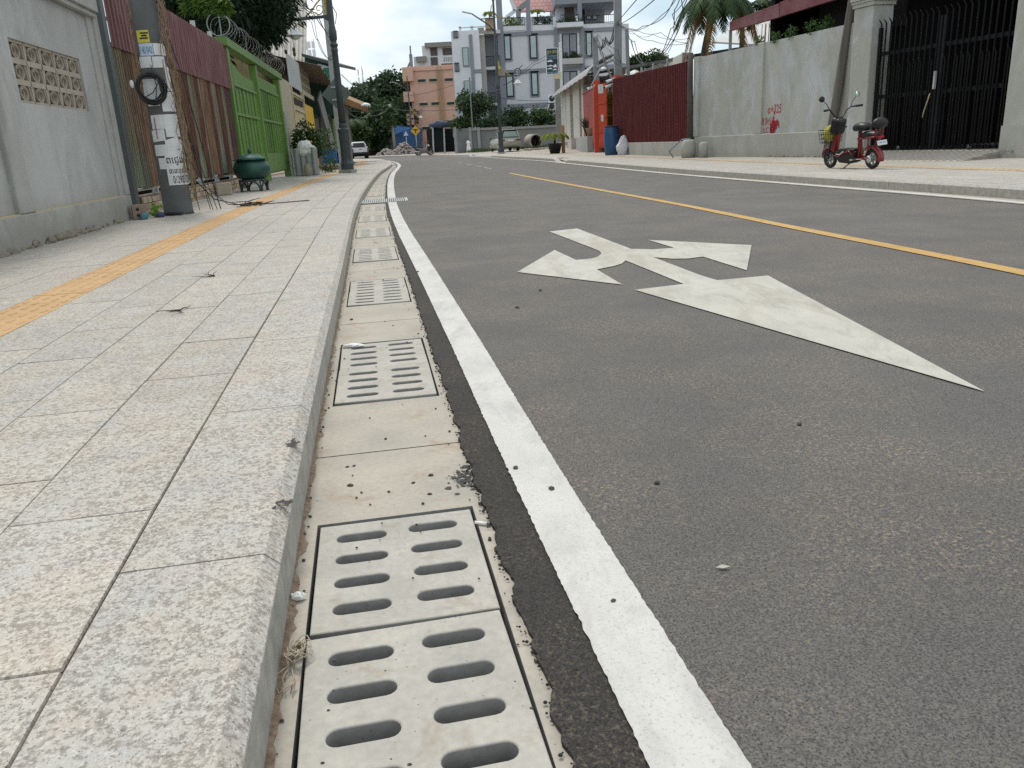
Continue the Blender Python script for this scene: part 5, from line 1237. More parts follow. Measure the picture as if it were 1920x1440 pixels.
# wire basket with a yellow bag
bkx=empty('basket',(WB-.02,0,.50)); bkx.parent=eb
mb=MB()
for z in(0,.08,.16,.24):
    k=1+.15*z/.24; mb.tube([(.13*k,-.15*k,z),(.13*k,.15*k,z),(-.12*k,.15*k,z),(-.12*k,-.15*k,z)],.006,5,closed=True)
for i in range(7):
    y=-.15+.05*i; mb.tube([(.13,y,0),(.15,y*1.15,.24)],.004,4); mb.tube([(-.12,y,0),(-.138,y*1.15,.24)],.004,4)
for i in range(5):
    x=-.12+.0625*i
    for sg in(-1,1): mb.tube([(x,sg*.15,0),(x*1.15,sg*.172,.24)],.004,4)
mb.build('wire_frame',blk,bkx)
Mx=Matrix.Translation(re)@Euler((R(-5),0,hd_)).to_matrix().to_4x4()@Matrix.Scale(.93,4)
mb=lump((.118,.136,.14),5.5,4,.3); o=mb.build('yellow_bag',mat('yellow_bag',(.45,.42,.08),(.36,.33,.05),8,.6),None,Mx@Vector((WB-.02,0,.66)),(R(-5),0,hd_)); tag(o,'yellow plastic bag packed into the scooter front basket','bag')
o=P('floor_board',MB().box((0,0,0),(.46,.24,.05)),blk,bevel=.02); o.location=(.60,0,.35)
mb=MB(); mb.prism([(.33,.33),(.42,.13),(.52,.10),(.80,.12),(.90,.22),(.92,.34)],-.11,.11,M=Matrix.Rotation(PI/2,4,'X')); P('battery_case',mb,blk,bevel=.02)
for sg in(-1,1):
    mb=MB(); mb.tube([(.93,sg*.115,.26),(.78,sg*.122,.24),(.62,sg*.125,.31),(.50,sg*.122,.34),(.38,sg*.118,.26)],.016,6); P('red_trim',mb,redp)
    mb=MB(); mb.tube([(.86,sg*.122,.285),(.76,sg*.127,.275),(.64,sg*.13,.335)],.008,6); P('white_stripe',mb,M['white'])
mb=MB(); mb.tube([(.36,0,.20),(.33,0,.40),(.33,0,.66),(.30,0,.70)],[.05,.045,.035,.03],10); P('seat_tube',mb,redp)
mb=MB(); mb.tube([(.34,0,.22),(.15,.05,.19),(0,.07,r_)],.03,8); mb.tube([(.34,0,.22),(.15,-.05,.19),(0,-.07,r_)],.03,8); P('swing_arm',mb,redp)
def seat(name,x,z,l_,w_,h_,m=blk):
    mb=MB(); mb.ball((0,0,0),(l_/2,w_/2,h_/2),18)
    for i,v in enumerate(mb.v):
        X,Y_,Z=v; ws=1-.35*max(0,X/(l_/2)); mb.v[i]=(X,math.copysign(min(abs(Y_),w_/2*.85),Y_)*ws,max(Z,-h_*.28))
    o=mb.build(name,m,eb,(x,0,z)); return o
seat('saddle',.29,.745,.44,.28,.20); seat('rear_seat',.05,.61,.50,.23,.15)
mb=MB(); mb.tube([(.33,.05,.55),(.15,.09,.555),(-.1,.09,.575),(-.17,.05,.58),(-.17,-.05,.58),(-.1,-.09,.575),(.15,-.09,.555),(.33,-.05,.55)],.018,8,closed=True); mb.tube([(0,.09,.57),(.03,.08,.36),(.1,.06,.25)],.016,6); mb.tube([(0,-.09,.57),(.03,-.08,.36),(.1,-.06,.25)],.016,6); P('rack',mb,redp)
mb=MB(); mb.bar((-.15,.07,.58),(-.19,.07,.80),.03); mb.bar((-.15,-.07,.58),(-.19,-.07,.80),.03); P('backrest_stay',mb,redp)
mb=MB(); mb.ball((-.19,0,.81),(.085,.17,.10),14); P('backrest',mb,blk)
o=P('license_plate',MB().box((0,0,0),(.012,.20,.085),0,(0,.25,0)),mat('plate_white',(.62,.62,.66),(.55,.55,.60),9,.5)); o.location=(-.245,0,.47)
text_mesh('1AB 2345'[:3]+' 305',mat('plate_ink',(.10,.12,.30)),eb,.035,(-.2535,0,.47),(PI/2-.0,0,-PI/2),'plate_number',0,.15)
for dx,sg in((.05,1),(-.05,-1)):
    mb=MB(); mb.tube([(.17,sg*.10,.19),(.17+dx*2.4,sg*.13,.19),(.17+dx*2.4,sg*.24,.19)],.010,6); mb.bb((.17+dx*2.4-.04,sg*.2-.04,.18),(.17+dx*2.4+.04,sg*.2+.04,.205)); P('pedal',mb,chrome)
mb=MB(); mb.lathe([(.02,-.01),(.07,-.006),(.07,.006),(.02,.01)],18,M=Matrix.Translation((0,.09,r_))@Matrix.Rotation(PI/2,4,'X')); P('hub_cap',mb,chrome)
mb=MB(); mb.tube([(.48,.08,.13),(.62,.19,.0)],.012,6); mb.tube([(.60,.16,.005),(.66,.20,.005)],.016,6); P('kickstand',mb,blk)
mb=MB(); mb.bb((-.235,-.05,.55),(-.20,.05,.59)); P('tail_light',mb,mat('tail_red',(.35,.01,.01),None,5,.2))
# ================================================================ TREES, FAR BUILDINGS, VEHICLES, WIRES
M['bark']=mat('bark',(.085,.068,.052),(.13,.105,.08),4,.95,.5,20)
M['leaf_mango']=m_leaf('leaf_mango',(.006,.017,.009),(.016,.034,.015))
M['leaf_far']=m_leaf('leaf_far',(.026,.055,.026),(.058,.10,.045),(.085,.125,.055))
M['leaf_far2']=m_leaf('leaf_far_lighter',(.025,.055,.02),(.06,.10,.035),(.08,.13,.04))
def tree(name,loc,label,blobs,nleaf,lw,ll,m,tr,seed=1,droop=.2,group=None,cat='tree',fruit=None,limbs=True):
    r=empty(name,loc,0,label,cat,group); rr=random.Random(seed)
    mb=MB(); tot=sum(b[3]**2 for b in blobs)
    for bx,by,bz,br in blobs:
        n=int(nleaf*br*br/tot/9)
        for i in range(n):
            d=Vector((rr.gauss(0,1),rr.gauss(0,1),rr.gauss(0,1)*.85)).normalized(); q=d*br*(.45+.6*rr.random()**.55)
            k=mnoise.noise(q*(1.6/br)+Vector((seed*2.7+bx,by,bz)))
            if k<-.16: continue
            c=Vector((bx,by,bz))+q*(1+.45*k)
            for j in range(9):                     # a spray of leaves at one twig end
                e=Vector((rr.gauss(0,1),rr.gauss(0,1),rr.gauss(-droop,.7))).normalized(); o_=c+e*ll*rr.uniform(.1,.9)
                s_=e.cross(Vector((rr.gauss(0,1),rr.gauss(0,1),rr.gauss(0,1)))).normalized()*lw*rr.uniform(.7,1.2); l_=e*ll*rr.uniform(.7,1.3)
                mb.add([o_,o_+l_*.45+s_,o_+l_+Vector((0,0,-droop*ll*.3)),o_+l_*.45-s_],[(0,1,2,3)])
    mb.build('crown',m,r)
    mb=MB(); zc=min(b[2]-b[3]*.3 for b in blobs); zc=max(zc,.6)
    mb.tube([(0,0,-.1),(.03*zc,.02*zc,zc*.5),(0,0,zc)],[tr*1.25,tr,tr*.8],10)
    if limbs:
        for bx,by,bz,br in blobs: mb.tube([(0,0,zc*.85),(bx*.45,by*.45,zc*.85+(bz-zc*.85)*.6),(bx,by,bz)],[tr*.6,tr*.4,tr*.12],6)
    mb.build('trunk',M['bark'],r)
    if fruit:
        for p in fruit:
            mb=MB(); mb.tube([p+Vector((0,0,.45)),p+Vector((.02,0,.1))],.008,4); mb.ball(p,(.055,.05,.085),8); mb.build('mango',mat('mango_green',(.085,.095,.045),(.07,.075,.04),9,.5) if 'mango_green' not in bpy.data.materials else bpy.data.materials['mango_green'],r,-Vector(loc))
    return r
# mango tree over the left fence
ml=Vector((-9.6,26.5,.1)); bl=[]
for px,py,Y,rd_ in((325,20,23,.8),(345,0,22,1.0),(385,15,24,1.15),(370,45,25,.75),(430,0,25,1.3),(425,40,26,.9),(465,20,27,1.1),(470,44,28,.7),(478,16,31.5,1.0),(484,44,31.5,.6),(504,40,31.5,.52),(508,4,31.5,.6),(350,-50,22,1.5),(440,-60,25,1.8),(484,-34,31,1.15),(400,66,25.5,.4)):
    q=at(px,py,Y)-ml; bl.append((q.x,q.y,q.z,rd_))
fr_=[at(px,py,28.0) for px,py in((503,86),(506,92),(500,88),(518,84),(519,90),(536,97),(551,93),(552,101))]
tree('mango_tree',ml,'dark mango tree with hanging fruit overhanging the green gate and rusty fence',bl,36000,.032,.24,M['leaf_mango'],.22,4,.55,None,'tree',fr_)
mt=empty('bright_branch',(0,0,0)); bpy.data.objects.remove(mt)
rr=random.Random(31); mb=MB()
for i in range(60):
    c=at(rr.uniform(345,428),rr.uniform(-10,20),20.0)
    for j in range(8):
        e=Vector((rr.gauss(0,1),rr.gauss(0,.7),rr.gauss(-.7,.5))).normalized(); s_=e.cross(Vector((rr.gauss(0,1),rr.gauss(0,1),rr.gauss(0,1)))).normalized()*.026; l_=e*.24
        mb.add([c,c+l_*.45+s_,c+l_,c+l_*.45-s_],[(0,1,2,3)])
o=mb.build('young_leaves',m_leaf('leaf_young',(.05,.11,.015),(.09,.16,.03),None,.3),[x for x in bpy.data.objects if x.name.startswith('mango_tree')][0],-ml)
# background wood at the end of the street
gT='trees in the wood at the end of the street'
for i,(px,py,Y,rp,m,lab) in enumerate(((672,205,128,42,'leaf_far','rounded tree left of the tall far mast, nearest the pickup'),(700,185,140,34,'leaf_far','tree just right of the far antenna mast'),(738,170,135,40,'leaf_far','tallest dense tree touching the salmon building'),(752,215,126,34,'leaf_far','dark tree crowding the left side of the salmon building'),(712,232,122,36,'leaf_far','low dark tree behind the leaning far pole'),(660,250,118,22,'leaf_far2','small pale green tree above the white pickup'),(690,235,130,30,'leaf_far','dark tree in the middle of the far wood'))):
    c=at(px,py,Y); rd_=rp/1480*Y; h=c.z; bl=[(0,0,h,rd_*.75)]; rr=random.Random(i+40)
    for k in range(6): a_=k*1.05; bl.append((math.cos(a_)*rd_*.62,math.sin(a_)*rd_*.5,h+rr.uniform(-.45,.35)*rd_,rd_*rr.uniform(.38,.55)))
    bl+= [(rr.uniform(-.5,.5)*rd_,0,h*.55,rd_*.55),(rr.uniform(-.6,.6)*rd_,-.3,h*.3,rd_*.5)]
    tree('leafy_tree',(c.x,Y,.1),lab,bl,9000,.22,.75,M[m],.3,i+3,.25,gT)
palm('palm_tree',(*at(660,268,112).xy,.1),4.6,'small palm above the white pickup at the end of street',[('fronds',M['leaf_far2'],[(a_,3.0,1.6,2.2,12,.2,.9) for a_ in(.1,.9,1.7,2.6,3.4,4.2,5.1,5.8)])],.12)
for i,(px,py,Y,rp,lab,m) in enumerate(((1230,112,95,26,'spreading tree beyond the shed roof, tallest of the three there','leaf_far2'),(1275,118,95,12,'low tree tip beyond the shed roof beside the palm','leaf_far2'),(1192,116,95,14,'small tree at the right corner of the blue grey building','leaf_far'))):
    c=at(px,py,Y); rd_=rp/1480*Y; rr=random.Random(i+60); bl=[(0,0,c.z,rd_*.6)]
    for k in range(5): a_=k*1.25; bl.append((math.cos(a_)*rd_*.8,math.sin(a_)*rd_*.5,c.z+rr.uniform(-.6,.1)*rd_,rd_*rr.uniform(.3,.45)))
    bl.append((0,0,c.z-1.5*rd_,rd_*.8))
    tree('leafy_tree',(c.x,Y,.1),lab,bl,3200,.10,.42,M[m],.2,i+20,.2,'trees beyond the shed roof')
# garden trees behind the far concrete wall
gG='garden trees behind the far concrete wall'
for i,(px,py,Y,rx,rz,lab,m,nl) in enumerate(((893,210,84,24,26,'rounded shrub tree left of the middle street lamp','leaf_far',4200),(880,186,86,32,8,'flat layered tree spreading above the rounded shrub','leaf_far',2400),(868,232,83,18,14,'pale flowering shrub at the left end of far wall','leaf_far2',1800),(925,226,83,20,18,'dark shrub directly behind the middle street lamp','leaf_far',2200),(1010,215,83,24,25,'plumeria like tree with drooping leaves near the air conditioners','leaf_far2',3400),(970,222,85,26,16,'low dark tree right of the middle street lamp','leaf_far',3000),(1040,235,82,14,16,'small shrub beside the grey column','leaf_far',1300))):
    c=at(px,py,Y); a_=rx/1480*Y; b_=rz/1480*Y; rr=random.Random(i+80); bl=[]
    for k in range(7): bl.append((rr.uniform(-.8,.8)*a_,rr.uniform(-.5,.5)*a_,c.z+rr.uniform(-.75,.6)*b_,max(.35,min(a_,b_)*rr.uniform(.4,.65))))
    tree('garden_tree',(c.x,Y,.1),lab,bl,nl,.08,.34,M[m],.09,i+30,.35,gG)
# pixel rectangle standing at distance Y, dep metres deep
def prect(mb,x0,y0,x1,y1,Y,dep=.1,mi=0,off=0):
    c=at((x0+x1)/2,(y0+y1)/2,Y); d=Y*math.cos(PITCH)-(c.z-H)*math.sin(PITCH); k=d/F; ww=(x1-x0)*k/2; hh=(y1-y0)*k/2
    mb.bb((c.x-ww,Y-off,c.z-hh),(c.x+ww,Y-off+dep,c.z+hh),mi); return c,ww,hh
def part(name,m,parent,rects,Y,dep=.1,off=0):
    mb=MB()
    for r in rects: prect(mb,*r,Y,dep,0,off)
    return mb.build(name,m,parent)
# ---- blue grey apartment house
BY=90; pale=mat('pale_blue_grey_wall',(.56,.585,.63),(.51,.535,.58),.25,.85); band=mat('slate_blue_band',(.235,.26,.30),(.205,.225,.265),.4,.8); dkfr=mat('dark_frame',(.02,.03,.04)); glass=mat('pale_curtain_glass',(.38,.47,.47),(.30,.39,.40),.6,.25,0,60,0,.6); curt=mat('grey_curtain',(.27,.29,.33),(.20,.22,.26),.8,.5,0,60,0,.3,(6,6,.2)); whitew=mat('white_blue_wall',(.64,.68,.72),(.58,.62,.66),.3,.85)
bb_=empty('apartment_house',(*at(1050,240,BY).xy,.1),0,'blue grey apartment house with slim windows and planted roof terrace','building')
def bp(name,m,rects,dep=.1,off=0,par=None,Y=BY):
    o=part(name,m,None,rects,Y,dep,off); o.parent=par or bb_; o.matrix_parent_inverse=Matrix.Identity(4)
    root=par or bb_
    # keep world placement: children meshes are in world coordinates
    base=Vector(bb_.location) if root is bb_ or root.parent is bb_ else Vector((0,0,0))
    o.location=-base if root is bb_ else (0,0,0); return o
bp('wall',pale,[(938,60,1180,275)],12)
bp('wall',whitew,[(855,72,905,270)],10,2.5); bp('wall',mat('beige_side',(.36,.35,.32),(.31,.30,.28),.3),[(903,66,914,270)],10,2.0); bp('wall',mat('grey_recess',(.25,.275,.31),(.21,.23,.265),.4),[(912,64,940,270)],9,-.8)
for r in((936,56,1165,63),(938,126,1180,133),(938,194,1040,201)): bp('band',band,[r],.2,.12)
for r in((936,-10,947,260),(1042,60,1049,250),(1090,60,1097,250)): bp('pilaster',band,[r],.25,.17)
bp('band',band,[(884,75,890,180),(890.2,134,905,140)],.2,2.6)
for r in((869,95,881,128),(872,155,884,181)):
    w_=bp('window',band,[r],.2,2.62); bp('pane',glass,[(r[0]+2,r[1]+2,r[2]-2,r[3]-2)],.2,2.68,w_)
for r in((945,68,958,111),(993,67,1007,109),(1098,62,1110,105),(949,140,963,181),(996,137,1009,178),(1099,131,1111,172)):
    w_=bp('window',band,[(r[0]-2,r[1]-2,r[2]+2,r[3]+2)],.2,.12); bp('frame',dkfr,[r],.2,.16,w_); bp('pane',glass,[(r[0]+2.2,r[1]+2.5,r[2]-2.2,r[3]-2.5)],.2,.20,w_)
for r in((1054,65,1082,112),(1055,135,1083,185)):
    w_=bp('window',whitew,[(r[0]-4,r[1]-4,r[2]+4,r[3])],.2,.10); bp('frame',dkfr,[r],.2,.16,w_); m_=(r[0]+r[2])/2; bp('pane',curt,[(r[0]+2,r[1]+2,m_-1,r[3])],.2,.20,w_); bp('pane',curt,[(m_+1,r[1]+2,r[2]-2,r[3])],.2,.20,w_)
bp('planter_box',m_concrete('streaked_planter',(.47,.48,.48),(.36,.36,.36),(.12,.12,.11),.8,1.6),[(1053,111,1092,121)],.9,.95)
bp('planter_box',whitew,[(1043,45,1092,53)],1.2,1.2)
# roof terrace
[bp('parapet',whitew,q_,.3,.06) for q_ in([(936,33,940,57),(983,33,988,57),(940,48,983,57)],[(994,33,998,57),(1036,33,1042,57),(998,46,1036,57)],[(1092,44,1165,52)])]
bp('column',band,[(986,-30,994,62)],.5,.2); bp('column',band,[(1083,2,1091,46)],.5,.15); bp('column',band,[(1154,3,1163,60)],.5,.1); bp('roof_beam',band,[(1040,-30,1165,4)],9,.1)
bp('wall',whitew,[(1045,4,1084,46)],.3,-2.5); bp('wall',mat('veranda_wall',(.36,.38,.40),(.31,.33,.35),.5),[(1103,4,1147,46)],.3,-6); bp('door',mat('brown_curtain',(.10,.075,.07)),[(1062,6,1080,40)],.3,-2.1); bp('door',M['dark_void'],[(1092,6,1104,46)],.3,-4)
for r in((1111,13,1120,21),(1123,13,1132,21)): w_=bp('picture_frame',dkfr,[r],.1,-5.8); bp('picture',whitew,[(r[0]+1,r[1]+1,r[2]-1,r[3]-1)],.1,-5.75,w_)
def railing(r,off,n):
    rl=bp('railing',dkfr,[(r[0],r[1],r[2],r[1]+1.2),(r[0],r[3]-1.2,r[2],r[3])],.06,off); 
    bp('baluster',dkfr,[(r[0]+(r[2]-r[0])*i/n-.3,r[1],r[0]+(r[2]-r[0])*i/n+.3,r[3]) for i in range(n+1)],.04,off+.01,rl)
railing((941,33,983,48),.1,12); railing((998,32,1036,46),.1,12); railing((1050,30,1083,45),1.1,9); railing((1094,28,1154,43),.1,18); railing((910,106,938,126),.5,9); railing((918,174,938,194),.5,7)
bp('balcony_slab',whitew,[(908,126,938,131),(912,194,938,198),(905,58,938,64)],2.5,.6)
bp('roof_frame',whitew,[(862,56,910,57.5),(862,70,908,72),(863,56,867,72),(884,56,889,72)],.3,2.4); railing((852.5,64,861,77),2.6,5); railing((855,122,863,138),2.6,5)
tile=NB('red_roof_tile'); sx=tile.sep(); br_=tile.t.nodes.new('ShaderNodeTexBrick'); br_.inputs['Scale'].default_value=1.0; br_.inputs['Brick Width'].default_value=.45; br_.inputs['Row Height'].default_value=.4; br_.inputs['Mortar Size'].default_value=.03
cx=tile.t.nodes.new('ShaderNodeCombineXYZ'); tile.L(sx[0],cx.inputs[0]); tile.L(sx[2],cx.inputs[1]); tile.L(cx.outputs[0],br_.inputs['Vector']); br_.inputs['Color1'].default_value=(.50,.27,.25,1); br_.inputs['Color2'].default_value=(.42,.21,.20,1); br_.inputs['Mortar'].default_value=(.24,.13,.13,1); tile.done(br_.outputs[0],.7)
mb=MB(); A_=[at(962,22,BY+3),at(1046,20,BY+3),at(1040,-50,BY+7),at(948,-50,BY+7)]; mb.add(A_,[(0,1,2,3)]); o=mb.build('tiled_roof',tile.mat,bb_,-Vector(bb_.location)); o.modifiers.new('s','SOLIDIFY').thickness=.15
bp('roof_gable',whitew,[(958,22,1046,34)],.3,-3.6); mb=MB(); mb.bar(at(949,33,BY+2.8),at(966,20,BY+2.8),.35); mb.bar(at(966,20,BY+2.8),at(955,-8,BY+2.8),.35); mb.build('barge_board',whitew,bb_,-Vector(bb_.location))
mb=MB(); mb.bar(at(972,33,BY+1),at(972,18,BY+1),.5); mb.bar(at(972,18,BY+1),at(990,4,BY+1),.5); mb.build('roof_strut',mat('grey_strut',(.30,.31,.32)),bb_,-Vector(bb_.location))
gP='plants on the apartment house terrace'
for i,(px,py,rx,rz,lab,m) in enumerate(((960,41,1.1,.45,'terrace shrubs behind the left roof railing','leaf_yel'),(1018,40,1.0,.5,'terrace shrubs behind the second roof railing','leaf_far2'),(1068,41,1.4,.45,'grassy plants spilling from the roof balcony box','leaf_far2'),(1072,105,1.0,.4,'grassy plants in the streaked window planter','leaf_far'))):
    q=at(px,py,BY-.6 if i>1 else BY+.6); bush('terrace_plant',lab,'plant',q,(rx,.3,rz),700,M[m],.05,.25,i+70,group=gP)
palm('potted_palm',at(1008,40,BY+.8),1.0,'small palm on the roof terrace of the blue grey house',[('fronds',M['leaf_yel'],[(a_,1.1,.8,.9,8,.08,.4) for a_ in(.2,1.3,2.4,3.5,4.6,5.6)])],.06)
palm('potted_palm',at(918,36,BY-2),.6,'tiny palm in a tan planter at the left roof corner',[('fronds',M['leaf_yel'],[(a_,1.0,.7,.9,8,.08,.4) for a_ in(.2,1.3,2.4,3.5,4.6,5.6)])],.06)
tag(part('roof_planter',mat('tan_planter',(.42,.30,.20)),None,[(910,38,926,57)],BY,1,1.5),'tan square planter at the left roof corner of the blue grey house','planter')
for k,(y0_,y1_) in enumerate(((178,191),(192,206))):
    c=at(1037,(y0_+y1_)/2,86); r=empty('air_conditioner',c,0,('upper','lower')[k]+' white air conditioner unit beside the grey column','air conditioner','air conditioner units on the house wall')
    mb=MB(); mb.bb((-.5,0,-.38),(.5,.4,.38)); mb.build('case',M['lampwhite'],r,bevel=.03)
    mb=MB(); mb.lathe([(0,0),(.29,0),(.29,.02),(0,.02)],18,M=Matrix.Translation((-.12,-.001,0))@Matrix.Rotation(PI/2,4,'X')); mb.build('fan_grille',mat('fan_dark',(.04,.045,.05)) if 'fan_dark' not in bpy.data.materials else bpy.data.materials['fan_dark'],r)
    mb=MB(); mb.bb((-.6,-.05,-.48),(.6,.4,-.42)); mb.build('bracket',dkfr,r)
# ---- salmon building
SY=124; salm=mat('salmon_wall',(.58,.38,.30),(.52,.33,.26),.18,.85); cr=mat('cream_trim',(.55,.46,.33))
sb=empty('salmon_building',(*at(810,270,SY).xy,.1),0,'salmon pink building with small slit windows and yellow drain pipes','building')
def sp_(name,m,rects,dep=.1,off=0,par=None):
    o=part(name,m,None,rects,SY,dep,off); o.parent=par or sb
    o.location=-Vector(sb.location) if par is None else (0,0,0); return o
sp_('wall',salm,[(773,128,880,285)],14); sp_('wall',mat('dark_balcony',(.06,.04,.035)),[(762,150,775,285)],12,-1.5)
sp_('balcony',salm,[(756,128,775,152),(758,173,776,191),(764,214,777,234)],4,1.0)
sp_('parapet',salm,[(756,126,880,131)],.4,.2)
for r in((784,149,798,153.5),(805,148,819,152.5),(834,147,849,151.5),(787,193,802,197.5),(809,192,823,196.5),(838,191.5,852,196),(792,238,807,242.5)):
    w_=sp_('window',cr,[(r[0]-1,r[1]-1.5,r[2]+1,r[3]+1.5)],.2,.1); sp_('pane',dkfr,[r],.2,.15,w_)
ypipe=mat('yellow_pipe',(.42,.31,.13))
for x in(822.5,825,829,831.5): sp_('drain_pipe',ypipe,[(x-.35,128,x+.35,228)],.12,.25)
# white building behind
WY=150; wb=empty('white_building',(*at(826,120,WY).xy,.1),0,'white house with flat grey roof rising behind the salmon building','building')
def wp_(name,m,rects,dep=.1,off=0):
    o=part(name,m,None,rects,WY,dep,off); o.parent=wb; o.location=-Vector(wb.location); return o
wp_('wall',whitew,[(799,92,870,290)],8); wp_('roof',mat('grey_slab_roof',(.23,.23,.22)),[(797,80,872,88)],9,1); wp_('wall',whitew,[(783,113,800,290)],6,.0); wp_('roof',bpy.data.materials['grey_slab_roof'],[(781,107,800,116)],7,1)
for r in((807,90,820,104),(830,90,870,102),(808,108,821,126),(828,119,855,127)): wp_('window',mat('dim_window',(.10,.09,.09)) if 'dim_window' not in bpy.data.materials else bpy.data.materials['dim_window'],[r],.2,.1)
wp_('lattice',mat('grey_lattice',(.30,.31,.33)),[(832+k*4.2,107+(j*3),834+k*4.2,108.6+(j*3)) for k in range(6) for j in range(3)],.1,.12)
# masts
def mast(px,py0,py1,Y,label,kind):
    b=at(px,py1,Y); t=at(px-1,py0,Y); r=empty('antenna_mast',(b.x,Y,.1),0,label,'antenna mast')
    hz=t.z-.1; mb=MB(); mb.tube([(0,0,0),(t.x-b.x,0,hz)],[.25*Y/200,.09*Y/200],6); mb.build('tower',M['steel'],r)
    for k in range(kind):
        zz=hz-(k*1.3+.8)*Y/200*1.4
        for sg in(-1,1): mb=MB(); mb.bb((sg*.5*Y/200-.18,-.1,zz-.9*Y/200),(sg*.5*Y/200+.18,.1,zz+.5*Y/200)); mb.build('antenna_panel',M['lampwhite'],r)
    return r
mast(679,124,170,230,'slim white antenna mast far above the wood',2); mast(588,72,125,110,'cluster antenna mast behind the dark roofed house',2); mast(575,75,125,112,'antenna mast pole left of the antenna cluster',1)
rm=empty('roof_antenna',(0,0,0),0,'grey antenna bracket on the roof of the salmon building','antenna')
mb=MB(); mb.bar(at(772,128,SY+1),at(770,102,SY+1),.9,.4); mb.bar(at(764,128,SY+1),at(770,115,SY+1),.25); mb.bar(at(770,102,SY+1),at(769,86,SY+1),.2); mb.build('bracket',mat('antenna_grey',(.22,.23,.24)),rm)
# ---- far wall, rubble, shed, signs
fw_=empty('far_concrete_wall',(0,0,0),0,'long dim concrete wall at the bend behind the white pickup','wall')
part('wall_panel',m_concrete('dim_wall',(.20,.20,.19),(.15,.15,.145)),fw_,[(640,259,742,294)],121,.3); part('fence_pale',M['steel'],fw_,[(664+k*5,253,666+k*5,259) for k in range(5)],121,.1)
bs_=empty('blue_shed',(0,0,0),0,'blue sheeted shed behind the pedestrian crossing sign','shed')
mb=MB(); P4=[at(740,290,117.5),at(786,290,117.5),at(786,240,117.5),at(741,234,117.5)]; mb.add(P4+[p+Vector((0,5,0)) for p in P4],[(0,1,2,3),(3,2,6,7),(1,5,6,2),(0,3,7,4)]); mb.build('wall',mat('blue_sheet',(.03,.085,.20),(.02,.055,.12),.5,.7),bs_)
mb=MB(); mb.add([at(739,236,116.8),at(772,240,116.8),at(741,252,116.6)],[(0,1,2)]); o=mb.build('tarpaulin',mat('blue_tarp',(.06,.16,.38),(.045,.12,.30),.5,.6),bs_); o.modifiers.new('s','SOLIDIFY').thickness=.05
mb=MB(); rr=random.Random(17); c0=at(750,290,108)
for i in range(420):
    a_,q_=rr.uniform(0,2*PI),rr.random()**.6; x=q_*3.2*math.cos(a_); y=q_*2.2*math.sin(a_); h=1.35*(1-q_)**.8*(1+.4*math.sin(x*2)); r_0=rr.uniform(.08,.24)
    mb.ball((c0.x+x,108+y,.1+h*rr.uniform(.7,1)),(r_0,r_0*.9,r_0*.7),5)
mb.s=[False]*len(mb.s); tag(mb.build('rubble_pile',mat('rubble',(.36,.32,.29),(.26,.225,.20),2,.95,.4,10)),'heap of grey brown rubble beside the bend in the road','rubble')
lp=empty('utility_pole',(*at(742,291,113).xy,.1),0,'leaning far utility pole draped in creepers behind the rubble','utility pole')
mb=MB(); t=at(731,196,113)-Vector(lp.location); mb.tube([(0,0,0),(t.x,0,t.z)],[.22,.15],8); mb.build('shaft',mat('far_pole',(.28,.28,.27)),lp)
mb=MB(); mb.bar((t.x-.9,0,t.z-.2),(t.x+.1,0,t.z+.05),.12); mb.build('street_light_arm',M['steel'],lp)
bush('creeper','pale green creeper hanging on the leaning far pole','creeper',at(728,222,112.5),(1.1,.5,1.6),700,M['leaf_far2'],.15,.4,33)
def rsign(px,py,Y,kind,lab):
    c=at(px,py,Y); r=empty('road_sign',(c.x,Y,.1),0,lab,'road sign'); z=c.z-.1
    mb=MB(); mb.tube([(0,.05,0),(0,.05,z+.3)],.05,6); mb.build('post',M['steel'],r)
    RX=Matrix.Translation((0,0,z))@Matrix.Rotation(PI/2,4,'X')
    if kind=='ped':
        mb=MB(); mb.bb((-.40,-.02,z-.40),(.40,.02,z+.40)); pl=mb.build('plate',mat('sign_blue',(.02,.08,.36),None,5,.4),r)
        mb=MB(); mb.prism([(-.28,-.27),(.28,-.27),(0,.28)],.021,.03,M=RX); tr=mb.build('triangle',M['white'],pl)
        mb=MB(); bx=lambda a,b: mb.bar((a[0],-.034,z+a[1]),(b[0],-.034,z+b[1]),.05,.006); bx((0,.03),(.01,-.10)); bx((.01,-.10),(-.08,-.24)); bx((.01,-.10),(.10,-.24)); bx((-.09,-.05),(.1,-.02)); mb.ball((0,-.034,z+.09),(.04,.005,.04),8); mb.build('walking_figure',M['black'],tr)
    else:
        mb=MB(); mb.prism([(-.62,0),(0,-.62),(.62,0),(0,.62)],-.02,.02,M=RX); pl=mb.build('plate',mat('sign_yellow',(.62,.36,.02),None,5,.4),r)
        mb=MB(); mb.bb((-.30,-.035,z+.05),(.30,-.022,z+.17)); mb.bb((-.06,-.035,z-.28),(.06,-.022,z+.05)); mb.build('junction_symbol',M['black'],pl)
    return r
rsign(761,250,106,'ped','blue square pedestrian crossing sign in front of the blue shed'); rsign(779,245,104,'tee','yellow diamond sign with black T junction symbol by the salmon building')
